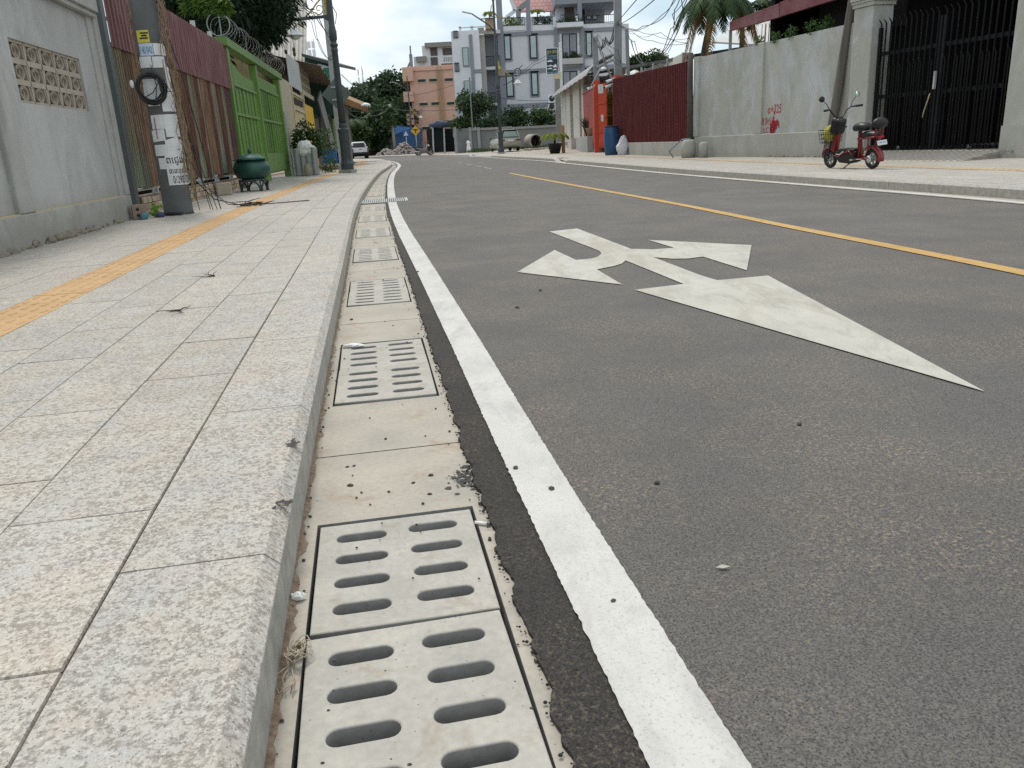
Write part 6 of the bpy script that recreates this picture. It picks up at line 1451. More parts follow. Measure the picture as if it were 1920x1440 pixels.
# gate and wall at the far bend
GY=86
gb=empty('far_black_gate',(0,0,0),0,'black barred gate with grey posts and blue tarp at the far bend','gate')
part('dark_panel',M['blackgate'],gb,[(814,238,832,284)],GY,.1); part('dark_panel',mat('dim_green_panel',(.03,.035,.033)),gb,[(801,242,812,280)],GY+1,.1)
part('dark_backing',M['deepdark'],gb,[(801,243,855,284)],GY+.6,.1); part('gate_bar',M['blackgate'],gb,[(836+k*2.2,240,836.7+k*2.2,284) for k in range(8)],GY,.06); part('rail',M['blackgate'],gb,[(834,241,853,242.5),(834,268,853,269.5)],GY,.08,.02)
for x in(811.5,813.5+19,): 
    mb=MB(); b=at(x+1.5,286,GY-.2); t=at(x-.5,232,GY-.2); mb.bar((b.x,GY-.2,.1),(t.x,GY-.2,t.z),.16); mb.build('post',M['steel'],gb)
mb=lump((1.0,.4,.35),2.2,3,.3); o=mb.build('blue_tarp_roll',mat('slate_tarp',(.06,.08,.13),(.045,.06,.10)),gb,at(823,233,GY-.3))
part('grey_canopy',M['slate'],gb,[(828,226,858,238)],GY+1,1.5); part('blue_banner',mat('pale_banner',(.30,.42,.52),(.22,.33,.45),1,.6),gb,[(849,240,853.5,257)],GY-1,.05)
cwf=empty('garden_wall',(0,0,0),0,'grey concrete garden wall behind the parked estate car','wall')
gwm=m_concrete('garden_wall_concrete',(.20,.205,.205),(.155,.16,.16),(.10,.10,.095),.6,1.1)
part('wall_panel',gwm,cwf,[(852,242,885,288)],82,.3); part('wall_panel',gwm,cwf,[(884,241.5,1050,286)],80,.3); part('coping',mat('pale_coping',(.26,.26,.255)),cwf,[(882,239,960,243),(960,236,1048,240)],80,.5,.15)
for x in(852,880,896): part('post',mat('post_grey',(.27,.275,.275)) if 'post_grey' not in bpy.data.materials else bpy.data.materials['post_grey'],cwf,[(x,240,x+5,288)],80,.3,.25)
o=part('white_guard_dog',None,None,[(0,0,1,1)],50) if False else None
dg=empty('white_statue',(*at(879,286,78).xy,.14),0,'small white dog shaped statue against the grey garden wall','statue')
mb=MB(); mb.lathe([(.22,0),(.2,.25),(.16,.6),(.12,.75),(.17,.9),(.15,1.05),(0,1.15)],10); mb.ball((.12,-.1,.93),(.12,.1,.08),8); mb.ball((.12,-.12,.3),(.10,.12,.3),8); mb.build('body',M['white'],dg)
# yard: low earth mound beyond the right pavement
mb=MB(); n=26; vs=[];fs=[]
for i in range(n+1):
    for j in range(9):
        s=54+i*34/n; f=j/8; x,y=RK.at(s,-(4.1+f*9)); z=.12+.22*math.sin(min(1,f*2.2)*PI/2)*min(1,i/3,(n-i)/3)+.05*mnoise.noise(Vector((x*.8,y*.8,1))); vs.append((x,y,z if f>0 else .12))
for i in range(n):
    for j in range(8): fs.append((i*9+j,(i+1)*9+j,(i+1)*9+j+1,i*9+j+1))
fs=[f[::-1] for f in fs]; mb.add(vs,fs,0,True); tag(mb.build('yard_earth',M['gravel']),kind='structure')
mb=MB(); rr=random.Random(41)
for i in range(900):
    q=at(rr.choice([rr.gauss(900,12),rr.gauss(1000,18)]),282,71+rr.uniform(-3,4)); x,y=q.x,q.y; z=.14+.15; d=Vector((rr.gauss(0,.4),rr.gauss(0,.4),1))*rr.uniform(.12,.35); mb.add([(x-.02,y,z),(x+.02,y,z),(x+d.x*.4,y+d.y*.4,z+d.z)],[(0,1,2)])
tag(mb.build('yard_grass',M['leaf_far2']),'short tufts of green grass in the earth yard','grass',kind='stuff')
mb=MB(); rr=random.Random(43)
for i in range(150):
    q=at(rr.uniform(985,1045),283,68+rr.uniform(-3,3)); r_0=rr.uniform(.04,.16); mb.ball((q.x,q.y,.25+rr.uniform(0,.06)),(r_0,r_0,r_0*.6),5)
mb.s=[False]*len(mb.s); tag(mb.build('yard_stones',bpy.data.materials['rubble']),'scattered pale stones on the earth yard','stones',kind='stuff')
# concrete pipe ring
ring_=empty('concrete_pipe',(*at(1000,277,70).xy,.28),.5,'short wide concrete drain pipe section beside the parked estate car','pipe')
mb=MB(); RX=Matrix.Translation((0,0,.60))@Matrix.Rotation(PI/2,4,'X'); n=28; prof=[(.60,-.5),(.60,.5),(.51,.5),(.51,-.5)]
vs=[];fs=[]
for r0,z0 in prof:
    for j in range(n): vs.append((r0*math.cos(2*PI*j/n),r0*math.sin(2*PI*j/n),z0))
for i in range(4):
    for j in range(n): fs.append((i*n+j,i*n+(j+1)%n,((i+1)%4)*n+(j+1)%n,((i+1)%4)*n+j))
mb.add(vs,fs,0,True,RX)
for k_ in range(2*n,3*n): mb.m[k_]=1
mb.build('ring',[m_concrete('pipe_concrete',(.40,.37,.33),(.32,.30,.27)),mat('shaded_pipe_inside',(.07,.055,.045),(.05,.04,.033))],ring_); mb=MB(); mb.lathe([(0,-.45),(.505,-.45)],n,M=RX,cap=False); mb.build('shade_disc',mat('pipe_shade_dark',(.05,.04,.032),(.035,.028,.022)),ring_)  # pipe's inner shade painted: dark inner faces, plus an added disc blocking light
# ---- cars
def car(name,loc,rz,label,kind,paint):
    r=empty(name,loc,rz,label,'car'); gl=mat('car_glass',(.12,.17,.17) if kind=='suv' else (.03,.035,.04),None,5,.12,0,60,0,.7); tl=mat('tail_lamp',(.22,.06,.05),None,5,.25); pl=M['lampwhite']
    L_,W_=4.6,1.82
    def loft(secs,name,m,par=None):                      # secs: (x, halfwidth, z0, z1, top halfwidth)
        mb=MB(); vs=[];fs=[]
        for x,hw,z0,z1,tw in secs: vs+=[(x,-hw,z0),(x,-hw*1.0,z0+(z1-z0)*.55),(x,-tw,z1-.04),(x,-tw*.9,z1),(x,tw*.9,z1),(x,tw,z1-.04),(x,hw,z0+(z1-z0)*.55),(x,hw,z0)]
        k=8
        for i in range(len(secs)-1):
            for j in range(k): fs.append((i*k+j,i*k+(j+1)%k,(i+1)*k+(j+1)%k,(i+1)*k+j))
        fs.append(tuple(range(k-1,-1,-1))); fs.append(tuple((len(secs)-1)*k+j for j in range(k))); mb.add(vs,fs,0,True); o=mb.build(name,m,par or r); o.modifiers.new('b','BEVEL').width=.03; return o
    # rear of the car is at x=0, it points to +x
    if kind=='suv':
        body=loft([(0,.82,.42,1.02,.80),(.12,.90,.34,1.06,.86),(1.0,.91,.28,1.06,.87),(3.2,.91,.28,1.02,.86),(4.2,.86,.32,.90,.78),(4.55,.72,.4,.74,.62)],'body',paint)
        cab=loft([(.10,.80,1.04,1.16,.78),(.42,.78,1.04,1.66,.62),(.9,.80,1.04,1.72,.64),(2.2,.80,1.04,1.70,.63),(3.1,.76,1.02,1.08,.70)],'cabin',gl)
        loft([(.30,.66,1.655,1.70,.62),(.9,.68,1.70,1.755,.63),(2.2,.68,1.68,1.735,.62)],'roof',paint)
        mb=MB(); mb.prism([(-.60,1.18),(.60,1.18),(.50,1.58),(-.50,1.58)],-.0,.02,M=Matrix.Translation((.12,0,0))@Matrix.Rotation(-PI/2,4,'Z')@Matrix.Rotation(PI/2,4,'X')); o=mb.build('rear_window',mat('rear_glass',(.33,.42,.41),(.25,.33,.33),2,.15),r); 
        mb=MB(); mb.box((.28,0,1.69),(.34,1.15,.05)); mb.build('spoiler',M['slate'],r)
        for sg in(-1,1):
            mb=MB(); mb.bar((.16,sg*.79,1.05),(.44,sg*.63,1.66),.12,.10); mb.bar((1.0,sg*.80,1.05),(1.1,sg*.66,1.70),.09,.06); mb.bar((2.2,sg*.80,1.05),(2.0,sg*.66,1.70),.09,.06); mb.build('roof_pillar',paint,r)
            mb=MB(); mb.box((-.0,sg*.68,.90),(.10,.36,.16)); mb.build('tail_light',tl,r,bevel=.02)
        mb=MB(); mb.box((-.015,0,.52),(.16,1.74,.22)); mb.build('bumper',mat('dim_gold_paint',(.30,.27,.21),None,4,.4),r,bevel=.05)
        mb=MB(); mb.box((-.02,0,.86),(.03,.50,.14)); mb.build('license_plate',pl,r)
        for sg in(-1,1): mb=MB(); mb.box((3.0,sg*1.02,1.08),(.12,.20,.14)); mb.build('mirror',M['slate'],r,bevel=.03)
    else:
        body=loft([(.1,.90,.62,1.12,.90),(1.7,.92,.52,1.12,.90),(3.6,.92,.48,1.12,.88),(4.6,.90,.5,1.05,.82),(5.1,.8,.55,.9,.7)],'body',paint)
        loft([(1.55,.82,1.10,1.78,.68),(2.4,.84,1.10,1.84,.70),(3.2,.84,1.10,1.78,.68),(3.9,.80,1.08,1.14,.74)],'cabin',paint)
        mb=MB(); mb.prism([(-.70,1.22),(.70,1.22),(.60,1.70),(-.60,1.70)],0,.02,M=Matrix.Translation((1.54,0,0))@Matrix.Rotation(-PI/2,4,'Z')@Matrix.Rotation(PI/2,4,'X')); mb.build('rear_window',gl,r)
        mb=MB(); mb.box((.08,0,.90),(.06,1.5,.44)); tg=mb.build('tailgate',paint,r,bevel=.02); mb=MB(); mb.box((.045,0,1.0),(.02,.24,.06)); mb.build('handle',M['slate'],tg)
        for sg in(-1,1): mb=MB(); mb.box((.08,sg*.84,.93),(.08,.14,.40)); mb.build('tail_light',tl,r,bevel=.02)
        mb=MB(); mb.box((-.02,0,.58),(.26,1.84,.24)); mb.build('bumper',M['black'],r,bevel=.03); mb=MB(); mb.box((.0,0,.72),(.05,.52,.14)); mb.build('license_plate',pl,r)
        for sg in(-1,1): mb=MB(); mb.box((3.4,sg*1.02,1.2),(.12,.22,.2)); mb.build('mirror',paint,r,bevel=.03)
    wr=.34 if kind=='suv' else .39
    for x in(.85,3.6):
        for sg in(-1,1):
            wh=empty('wheel',(x,sg*.80,wr)); wh.parent=r; RX=Matrix.Rotation(PI/2,4,'X')
            mb=MB(); mb.lathe([(.2,-.11),(wr-.03,-.11),(wr,-.07),(wr,.07),(wr-.03,.11),(.2,.11)],20,M=RX); mb.build('tyre',rub,wh); mb=MB(); mb.lathe([(0,-.115),(.2,-.113),(.2,.113),(0,.115)],14,M=RX); mb.build('rim',mat('alloy',(.45,.45,.45),None,5,.35,0,60,.6) if 'alloy' not in bpy.data.materials else bpy.data.materials['alloy'],wh)
    mb=MB(); mb.box((2.2,0,.36),(4.0,1.5,.2)); mb.build('underbody',M['black'],r)
    return r
car('estate_car',(*at(958,279,68.5).xy,.20),R(103),'champagne gold estate car parked on the earth yard behind the middle lamp','suv',mat('champagne_paint',(.40,.38,.32),(.36,.34,.29),2,.35,0,60,.3))
car('pickup_truck',(*at(677,295,92).xy,0.02),R(104),'white pickup truck seen from behind at the bend of the road','pickup',mat('white_car_paint',(.62,.63,.64),(.58,.59,.60),2,.3))
# ---- motorbikes
def motorbike(loc,rz,label,col):
    r=empty('motorbike',loc,rz,label,'motorbike','motorbikes parked at the far bend'); rx=Matrix.Rotation(PI/2,4,'X')
    for x in(0,1.22):
        wh=empty('wheel',(x,0,.29)); wh.parent=r; mb=MB(); mb.tube([(.25*math.cos(2*PI*i/20),0,.25*math.sin(2*PI*i/20)) for i in range(20)],.045,6,closed=True); mb.build('tyre',rub,wh); mb=MB(); mb.lathe([(0,-.02),(.08,-.02),(.08,.02),(0,.02)],10,M=rx)
        for i in range(8): mb.bar((0,0,0),(.23*math.cos(i*PI/4),0,.23*math.sin(i*PI/4)),.02)
        mb.build('rim',bpy.data.materials['alloy'],wh)
    mb=MB(); mb.prism([(-.25,.62),(.1,.45),(.35,.40),(.62,.40),(.80,.62),(.98,.90),(.90,.95),(.70,.66),(.45,.64),(-.22,.78)],-.10,.10,M=rx); mb.build('body',col,r,bevel=.03)
    mb=MB(); mb.prism([(-.30,.76),(.45,.68),(.50,.74),(.1,.84),(-.3,.86)],-.12,.12,M=rx); mb.build('seat',blk,r,bevel=.03)
    mb=MB(); mb.bar((.1,0,.3),(.75,0,.32),.22,.2); mb.build('engine',mat('engine_grey',(.15,.15,.15)) if 'engine_grey' not in bpy.data.materials else bpy.data.materials['engine_grey'],r)
    mb=MB(); mb.tube([(1.22,.06,.29),(.95,.05,.95)],.03,6); mb.tube([(1.22,-.06,.29),(.95,-.05,.95)],.03,6); mb.build('fork',blk,r)
    mb=MB(); mb.tube([(.86,-.34,1.02),(.93,-.1,1.0),(.93,.1,1.0),(.86,.34,1.02)],.02,6); mb.build('handlebar',blk,r)
    for sg in(-1,1): mb=MB(); mb.tube([(.88,sg*.25,1.02),(.90,sg*.30,1.2)],.01,5); mb.lathe([(0,-.01),(.06,0),(0,.01)],10,M=Matrix.Translation((.9,sg*.32,1.24))@Matrix.Rotation(PI/2,4,'Y')); mb.build('mirror',blk,r)
    mb=MB(); mb.tube([(.2,-.12,.3),(-.3,-.13,.36)],[.04,.06],8); mb.build('exhaust',chrome,r)
    mb=MB(); mb.ball((1.02,0,.88),(.09,.1,.1),10); mb.build('headlight',M['lampwhite'],r)
    return r
q=at(786,289,80); motorbike((q.x,q.y,.14),R(25),'grey and black motorbike at the front of the row by the far gate',mat('bike_grey',(.20,.20,.21),None,5,.4))
q=at(783,287.5,82); motorbike((q.x,q.y,.14),R(22),'dark motorbike second in the row by the far black gate',blk)
# rider at the bend
rp=at(659,291,66); rdx=empty('rider_bike',(rp.x,rp.y,.14),0); bpy.data.objects.remove(rdx)
mbk=motorbike((rp.x-.1,rp.y-.55,.0),R(100),'dark motorbike ridden by the person with pale hat behind the lamp',blk); del mbk['group']
def person_seated(loc,rz,label):
    sk=bpy.data.meshes.new('person'); J={'p':(0,0,.80),'w':(.02,0,1.0),'c':(.06,0,1.22),'n':(.10,0,1.40),'h0':(.12,0,1.50),'h1':(.13,0,1.62)}
    for s_,y in(('l',1),('r',-1)): J.update({'s'+s_:(.07,y*.18,1.34),'e'+s_:(.25,y*.26,1.12),'a'+s_:(.50,y*.30,1.03),'f'+s_:(.56,y*.31,1.02),'t'+s_:(.08,y*.10,.80),'k'+s_:(.42,y*.20,.72),'o'+s_:(.30,y*.19,.33),'x'+s_:(.42,y*.20,.28)})
    RD={'p':.15,'w':.14,'c':.16,'n':.06,'h0':.085,'h1':.10,'s':.07,'e':.05,'a':.036,'f':.045,'t':.10,'k':.065,'o':.045,'x':.04}
    ks=list(J); E=[('p','w'),('w','c'),('c','n'),('n','h0'),('h0','h1')]
    for s_ in 'lr': E+= [('c','s'+s_),('s'+s_,'e'+s_),('e'+s_,'a'+s_),('a'+s_,'f'+s_),('p','t'+s_),('t'+s_,'k'+s_),('k'+s_,'o'+s_),('o'+s_,'x'+s_)]
    sk.from_pydata([J[k] for k in ks],[(ks.index(a),ks.index(b)) for a,b in E],[]); o=bpy.data.objects.new('person',sk); C.objects.link(o); o.location=loc; o.rotation_euler=(0,0,rz)
    m=o.modifiers.new('skin','SKIN'); m.use_smooth_shade=True
    for i,k in enumerate(ks):
        v=sk.skin_vertices[0].data[i]; r0=RD.get(k,RD.get(k[0],.05)); v.radius=(r0,r0); v.use_root=(k=='p')
    o.modifiers.new('sub','SUBSURF').levels=1; sk.materials.append(mat('dark_jacket',(.06,.045,.04),(.09,.06,.05),6,.9)); tag(o,label,'person')
    mb=MB(); mb.lathe([(.20,1.63),(.12,1.66),(.115,1.72),(.07,1.76),(0,1.77)],14,c=(.13,0,0)); mb.build('hat',mat('pale_hat',(.55,.50,.45)),o); mb=MB(); mb.ball((.17,0,1.57),(.07,.075,.09),10); mb.build('face_mask',mat('skin',(.36,.22,.15)),o)
    return o
person_seated((rp.x-.1-.06,rp.y-.25,.0),R(100),'person in dark jacket and pale hat riding a motorbike behind the lamp')
# orange eaves beyond the lamp
oe=empty('eaves_house',(0,0,0),0,'house end with orange timber eaves poking out right of the lamp','house')
mb=MB(); A_=at(630,176,57); B_=at(690,201,57); mb.add([A_,B_,B_+Vector((0,0,-.35)),A_+Vector((0,0,-.5)),A_+Vector((-1,5,.6)),B_+Vector((-1,5,.6))],[(0,1,2,3),(0,4,5,1)]); mb.build('eaves',mat('orange_timber',(.30,.17,.08),(.20,.12,.06),2,.8),oe); mb=MB(); mb.bb((at(640,280,57.5).x-2.5,57.5,.1),(at(648,280,57.5).x,60,at(640,196,57.5).z)); mb.build('wall',mat('dim_grey_wall',(.16,.16,.15)),oe)
q=at(686,199,56.5); mb=MB(); mb.lathe([(.35,0),(.3,.12),(.1,.2),(0,.22)],12,c=q); tag(mb.build('eaves_lamp',M['lampwhite']),'white lamp shade hanging at the tip of the orange eaves','lamp')
# sign board of the shop (pictures of vehicles, dark with pale lettering)
sg=empty('shop_sign',(0,0,0),0,'upright dark shop sign with yellow Khmer lettering and white vehicle pictures','sign board')
c=at(1035,115,66); kx=(66*math.cos(PITCH)-(c.z-H)*math.sin(PITCH))/F; sw,shh=20.5*kx/2,44*kx/2
mb=MB(); mb.bb((-sw-.05,-.12,-shh-.05),(sw+.05,.12,shh+.05)); mb.build('frame',M['lampwhite'],sg,c)
mb=MB(); mb.bb((-sw,-.135,-shh),(sw,-.121,shh)); pnl=mb.build('panel',mat('sign_dark',(.010,.018,.028),(.02,.06,.095),1.6,.5),sg,c)
text_mesh('ជួស ជុល',mat('sign_yellow_ink',(.55,.48,.10)),pnl,shh*.30,(0,-.14,shh*.72),(PI/2,0,0),'lettering',.01,sw*1.7); text_mesh('ម៉ូតូ រថយន្ត',mat('sign_blue_ink',(.35,.55,.70)),pnl,shh*.16,(0,-.14,shh*.42),(PI/2,0,0),'lettering',.01,sw*1.8); text_mesh('បូមខ្យល់ ប្តូរប្រេង',bpy.data.materials['sign_blue_ink'],pnl,shh*.13,(0,-.14,shh*.24),(PI/2,0,0),'lettering',.01,sw*1.85)
for i,(x,z,w_,h_) in enumerate(((-.4,.02,.75,.22),(-.40,-.36,.85,.15),(.5,-.40,.55,.34),(-.45,-.58,.7,.15),(.45,-.68,.6,.16))):
    mb=MB(); mb.prism([(-.5,-.35),(.5,-.35),(.5,.0),(.38,.1),(.28,.45),(-.1,.5),(-.12,.2),(-.5,.2)],0,.01,M=Matrix.Translation((x*sw,-.137,z*shh))@Matrix.Rotation(PI/2,4,'X')@Matrix.Diagonal((w_*sw*1.25,h_*shh*.85,1,1))); mb.build('vehicle_picture',M['lampwhite'],pnl)
text_mesh('012 555 325',bpy.data.materials['sign_blue_ink'],pnl,shh*.13,(0,-.14,-shh*.90),(PI/2,0,0),'lettering',.01,sw*1.8)
mb=MB(); b=at(1057,272,66.4); t=at(1050,80,66.4); mb.bar((b.x,66.4,.14),(t.x,66.4,t.z),.2); mb.bar(at(1044,96,66.3),at(1053,95,66.3),.06); mb.bar(at(1046,134,66.3),at(1054,134,66.3),.06); mb.build('post',M['lampwhite'],sg)
q=at(1045,142,66); mb=MB(); mb.bb((q.x-.28,65.9,q.z-.22),(q.x+.28,66.1,q.z+.22)); tag(mb.build('lamp_box',mat('cream_box',(.55,.50,.30)),),'cream light box under the dark shop sign','lamp box')
# ---- overhead cables
def cable(pts,label,r=.014,sag=.0,n=12,cnt=1,jit=.0,seed=1):
    rr=random.Random(seed); mb=MB()
    for k in range(cnt):
        P=[Vector(p)+Vector((rr.uniform(-jit,jit),rr.uniform(-jit,jit),rr.uniform(-jit,jit))) for p in pts]; s_=sag*rr.uniform(.7,1.3); out=[]
        for a_,b_ in zip(P,P[1:]):
            out+=cable_pts(a_,b_,s_,n)[:-1]
        out.append(P[-1]); mb.tube(out,r*rr.uniform(.8,1.2),5,0)
    return tag(mb.build('overhead_cable',M['cable']),label,'cable')
N1=at(1157,42,38.4); N0=at(1117,68,44); N2=at(1176,60,39)
cable([N0,at(1135,72,40),N1],'thick drooping cable bundle between the two grey steel posts',.022,.45,10,5,.10,3)
cable([N0,at(1155,160,38)],'cable bundle running down from the left steel post to the gate',.02,.1,10,3,.1,4); cable([N0,at(1150,104,37),N2+Vector((0,0,-1.6))],'crossing cables between left steel post and thin rusty post',.012,.1,10,3,.25,5)
cable([N1,at(1200,-8,26)],'steep cable rising from the thick steel post to upper right',.014,.0,8,1); cable([N1+Vector((.1,0,-.1)),at(1232,-5,24)],'second steep cable rising from the thick steel post',.014,.05,8,1)
cable([N1,at(1185,57,34),at(1205,52,32),at(1240,30,29),at(1268,-6,25)],'wavy cable pair crossing the open sky toward the palm',.013,.05,8,2,.08,6)
cable([N1+Vector((.1,0,-.1)),at(1192,57,34),at(1230,68,31),at(1290,74,28)],'thin cables stretching from the steel post to the palm trunk',.008,.1,10,3,.15,7)
cable([at(1243,100,31),at(1262,62,29),at(1270,30,27),at(1278,-6,25)],'loose cable loops dropping onto the shed roof beside the palm',.013,.08,8,4,.18,8)
cable([N2,at(1186,78,36),at(1197,112,35),at(1215,118,34)],'slack cable falling from the thin rusty post onto the shed roof',.014,.1,8,3,.10,9)
cable([at(1050,84,66),at(1000,120,80),at(945,160,88)],'pair of cables running down left from the shop sign across the house',.022,.15,8,2,.15,10); cable([at(1052,88,66),at(1090,78,54),N0],'thin pale cable from the shop sign to the left steel post',.016,.2,10,1,0,11); cable([N0+Vector((0,0,-.2)),at(1112,92,46),at(1095,98,52)],'slack loop of cable beside the left steel post',.016,.3,8,1,0,12)
cable([at(640,207,100),at(731,205,113),at(860,205,95)],'long thin cable across the far wood to the salmon building',.03,.25,12,1); cable([at(650,208,70),at(690,215,95),at(731,200,113)],'drooping cable from the lamp side to the leaning far pole',.035,.6,12,1,0,13); cable([at(758,180,124),at(880,148,95)],'thin cable sloping across the salmon building',.025,.3,10,1); cable([at(920,180,90),at(1030,188,86)],'thin cable across the lower floor of the blue grey house',.02,.2,10,1)
cable([at(560,-8,30),at(590,22,32),at(618,72,35.8)],'cables running down from top edge to the slim pole behind the lamp',.016,.12,8,3,.10,14); cable([at(585,38,34),at(600,78,35),at(617,108,35.8)],'thin slack cable left of the slim pole behind lamp',.012,.2,8,2,.12,15); cable([at(640,140,36),at(676,165,80),at(690,172,110)],'thin cable from the slim pole toward the far mast',.016,.2,10,1)
cable([at(622,10,30.4),at(631,25,30.4),at(629,45,30.4)],'short loop of cable on the right side of the near lamp pole',.012,0,6,1)
cable([at(495,0,11.8),at(350,40,13.5),at(310,42,14.5)],'thin pale cable above the maroon sheet strip',.006,.12,10,1) if False else None
# small pole behind the far garden wall
mb=MB(); a_=at(886,240,81.5); b_=at(880,145,81.5); mb.bar((a_.x,81.5,.1),b_,.12); tag(mb.build('thin_pole',mat('thin_pole_grey',(.20,.20,.20))),'thin dark pole rising behind the garden wall left of the lamp','pole')
# ================================================================ small things in the foreground
def twig(name,px,py,z,seed,label,sc):
    q=gnd(px,py,z); rr=random.Random(seed); mb=MB()
    for k in range(4):
        a_=rr.uniform(0,2*PI); p=Vector((q.x,q.y,z+.008)); pts=[p]
        for i in range(5):
            a_+=rr.uniform(-.5,.5); p=p+Vector((math.cos(a_),math.sin(a_),rr.uniform(-.15,.25)))*sc*.28; p.z=max(z+.004,p.z); pts.append(p)
        mb.tube(pts,[.0042*(1-.15*i) for i in range(6)],5)
    return tag(mb.build(name,mat('dark_twig',(.035,.028,.025),(.06,.045,.04),40,.9) if 'dark_twig' not in bpy.data.materials else bpy.data.materials['dark_twig']),label,'twig','dry twigs on the left pavement')
twig('dry_twig',338,584,.14,3,'curled dry twig nearest the camera on the paving',.085); twig('dry_twig',402,519,.14,8,'spindly branching dry twig beyond the curled one',.11)
mb=MB(); q=gnd(466,386,.14); rr=random.Random(6)
for k in range(34):
    a_=rr.uniform(0,2*PI); c=Vector((q.x+rr.gauss(0,.11),q.y+rr.gauss(0,.12),.15+abs(rr.gauss(0,.025)))); d=Vector((math.cos(a_),math.sin(a_),rr.uniform(-.1,.3)))*rr.uniform(.05,.14); mb.tube([c-d,c,c+d],[.003,.008,.003],5)
tag(mb.build('dead_leaf_heap',bpy.data.materials['dark_twig']),'small heap of dark dead leaves on the tactile strip','leaf heap')
rr=random.Random(77); peb=lump((.011,.009,.006),1.0,5,.4,9); peb.s=[False]*len(peb.s); pm=None
stone=mat('dark_pebble',(.045,.042,.04),(.09,.08,.07),60,.9)
named=[((1034,917),.0155,1.35,'oval black pebble on the white line'),((967,878),.0155,1.2,'flat reddish brown chip on the white line'),((1150,1127),.0155,.8,'small grey pebble on the near white line'),((808,892),0,1.0,'black crumb left of the tar stain in gutter'),((775,906),0,.8,'smaller black crumb near the tar stain'),((806,927),0,.8,'black crumb just below the tar stain'),((651,876),0,.7,'left one of two tiny crumbs in the gutter'),((664,874),0,.7,'right one of two tiny crumbs in the gutter'),((657,911),0,1.1,'brownish lump in the gutter below the two crumbs'),((659,600),0,1.5,'round dark stone below the second cover pair'),((637,566),0,1.2,'dark lump at the left corner of the third cover pair'),((1232,906),.012,1.2,'lone dark pebble on the asphalt right of the line'),((1499,796),.012,1.3,'lone dark pebble far out on the asphalt'),((1013,545),.012,1.6,'dark pebble on asphalt left of the arrow head'),((970,577),.012,1.6,'dark crumb on asphalt below the left arrow'),((783,510),.0155,1.4,'dark crumb on the far part of the white line')]
for i,((px,py),z,s_,lab) in enumerate(named):
    q=gnd(px,py,z)
    if pm is None: o=peb.build('pebble',stone); pm=o.data
    else: o=bpy.data.objects.new('pebble',pm); C.objects.link(o)
    s_*=.62; o.location=(q.x,q.y,z+.003*s_); o.rotation_euler=(0,0,rr.uniform(0,6)); o.scale=(s_*rr.uniform(.9,1.3),s_,s_); tag(o,lab,'pebble','loose pebbles on road and gutter')
mb=MB()
for i in range(520):
    s=rr.uniform(3.2,15); t=rr.choice([rr.gauss(-.012,.008),rr.uniform(-.42,-.02),rr.gauss(-.45,.02)]); r0=rr.uniform(.0012,.0042); x,y=LK.at(s,t); mb.ball((x,y,.0035),(r0*1.3,r0,r0*.8),5)
mb.s=[False]*len(mb.s); tag(mb.build('gutter_grit',stone),'loose dark grit scattered in the gutter','grit',kind='stuff')
mb=MB()
for i in range(700):
    s=rr.uniform(3.2,11); t=asph(s)+rr.gauss(.002,.006); r0=rr.uniform(.0012,.0036); x,y=LK.at(s,t); mb.ball((x,y,.006),(r0*1.2,r0,r0*.9),6)
mb.s=[False]*len(mb.s); tag(mb.build('asphalt_crumbs',bpy.data.materials['sealed_asphalt_edge']),'black asphalt crumbs along the ragged road edge','asphalt crumbs',kind='stuff')
def splat(name,px,py,z,seed,n,sx,sy,label,cat,m):
    q=gnd(px,py,z); rr=random.Random(seed); mb=MB()
    for k in range(n):
        x,y=q.x+rr.gauss(0,sx),q.y+rr.gauss(0,sy); r0=abs(rr.gauss(0,.0042))+.001; a_=rr.uniform(0,6)
        mb.add([(x+r0*rr.uniform(.5,1.3)*math.cos(a_+j*1.05),y+r0*rr.uniform(.4,1.2)*math.sin(a_+j*1.05),z+.0007+.00002*k) for j in range(6)],[tuple(range(6))])
    o=mb.build(name,m); tag(o,label,cat,kind='stuff'); return o
tar=mat('tar_black',(.035,.034,.033),(.06,.058,.055),60,.8)
splat('tar_smear',872,895,.0,4,150,.022,.035,'speckled black tar smear at the road side edge of the gutter','tar smear',tar)
splat('tar_marks',548,832,.14,5,40,.008,.014,'small black tar marks on the kerb edge above the tar smear','tar marks',tar)
splat('tar_marks',533,945,.14,6,46,.008,.012,'black tar blot on the kerb edge beside the nearest cover pair','tar marks',tar)
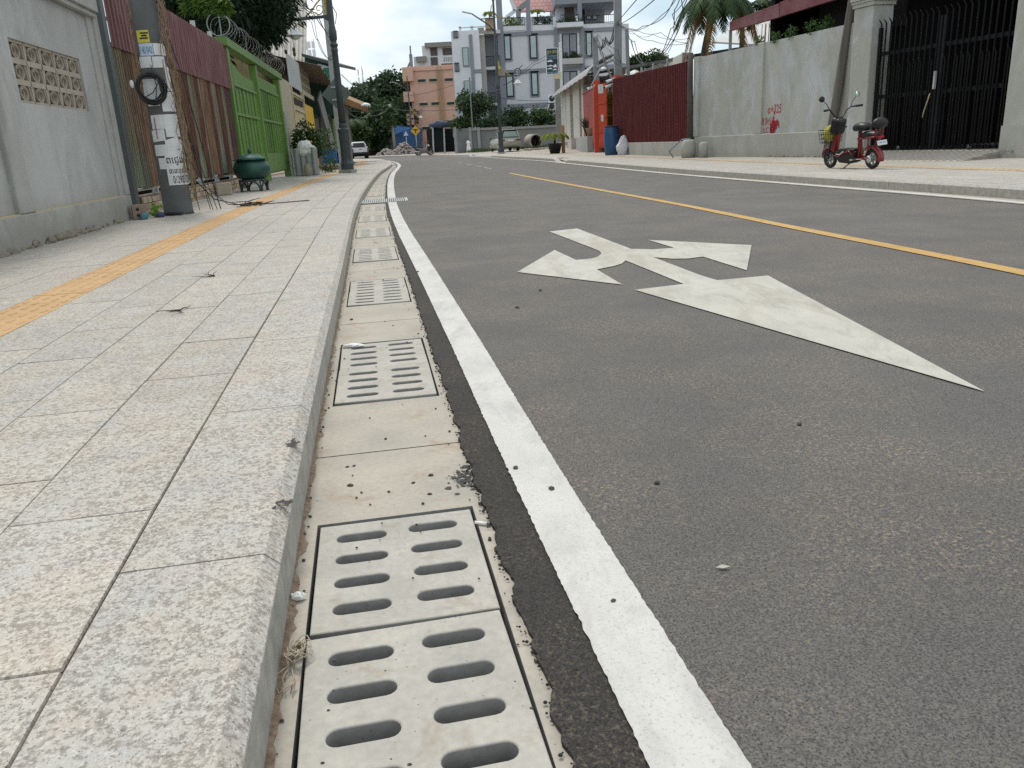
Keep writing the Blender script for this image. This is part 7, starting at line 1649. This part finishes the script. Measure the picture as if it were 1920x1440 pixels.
# cigarette butt, tissue, dry grass ball, pale leaf
q=gnd(905,985,0); cb=empty('cigarette_butt',(q.x,q.y,.006),-.35,'white cigarette butt beside the near drain cover','cigarette butt')
mb=MB(); mb.tube([(-.02,0,0),(.012,0,0)],.0042,8); mb.build('paper_tube',M['white'],cb); mb=MB(); mb.tube([(.0122,0,0),(.02,0,0)],.0043,8); mb.build('burnt_tip',mat('ash_grey',(.12,.11,.10)),cb)
q=gnd(560,1125,0); mb=lump((.016,.010,.008),4.0,5,.5,12); tag(mb.build('paper_scrap',M['white'],loc=(q.x,q.y,.009)),'crumpled white paper scrap at the foot of the near kerb','paper scrap')
q=gnd(640,652,0); mb=lump((.05,.018,.010),6.0,6,.5,12); tag(mb.build('torn_tissue',M['white'],loc=(q.x+.06,q.y,.008)),'torn white tissue on the edge of the second cover pair','tissue')
q=gnd(562,1240,0); mb=MB(); rr=random.Random(12)
for k in range(46):
    a_=rr.uniform(0,6.3); b_=a_+rr.uniform(1,2.6); c=Vector((q.x,q.y,.014)); f=lambda t,rad: c+Vector((rad*math.cos(t)*.8,rad*math.sin(t)*1.4,abs(math.sin(t*1.7+k))*.016)); rad=rr.uniform(.008,.026)
    mb.tube([f(a_+(b_-a_)*i/6,rad*(1+.2*math.sin(i+k))) for i in range(7)],rr.uniform(.0006,.0014),4)
for k in range(3):
    c=Vector((q.x,q.y,.01)); mb.tube([c+Vector((-.01,-.02,0)),c+Vector((-.035+.02*k,-.06,.0)),c+Vector((-.01+.01*k,-.10,.0)),c+Vector((.012,-.075,.004))],.0013,4)
tag(mb.build('dry_grass_ball',mat('straw',(.42,.36,.27),(.33,.28,.21),40,.9)),'ball of dry straw stuck beside the nearest drain cover','straw')
q=gnd(1355,1066,.012); mb=MB(); mb.add([(-.016,0,.003),(0,.006,.006),(.017,.001,.003),(0,-.006,.004)],[(0,1,2,3)]); o=mb.build('pale_leaf',mat('pale_leaf_green',(.42,.44,.33)),None,(q.x,q.y,.012)); o.modifiers.new('s','SOLIDIFY').thickness=.001; tag(o,'tiny pale leaf lying alone on the near asphalt','leaf')
for k in range(7):
    pass
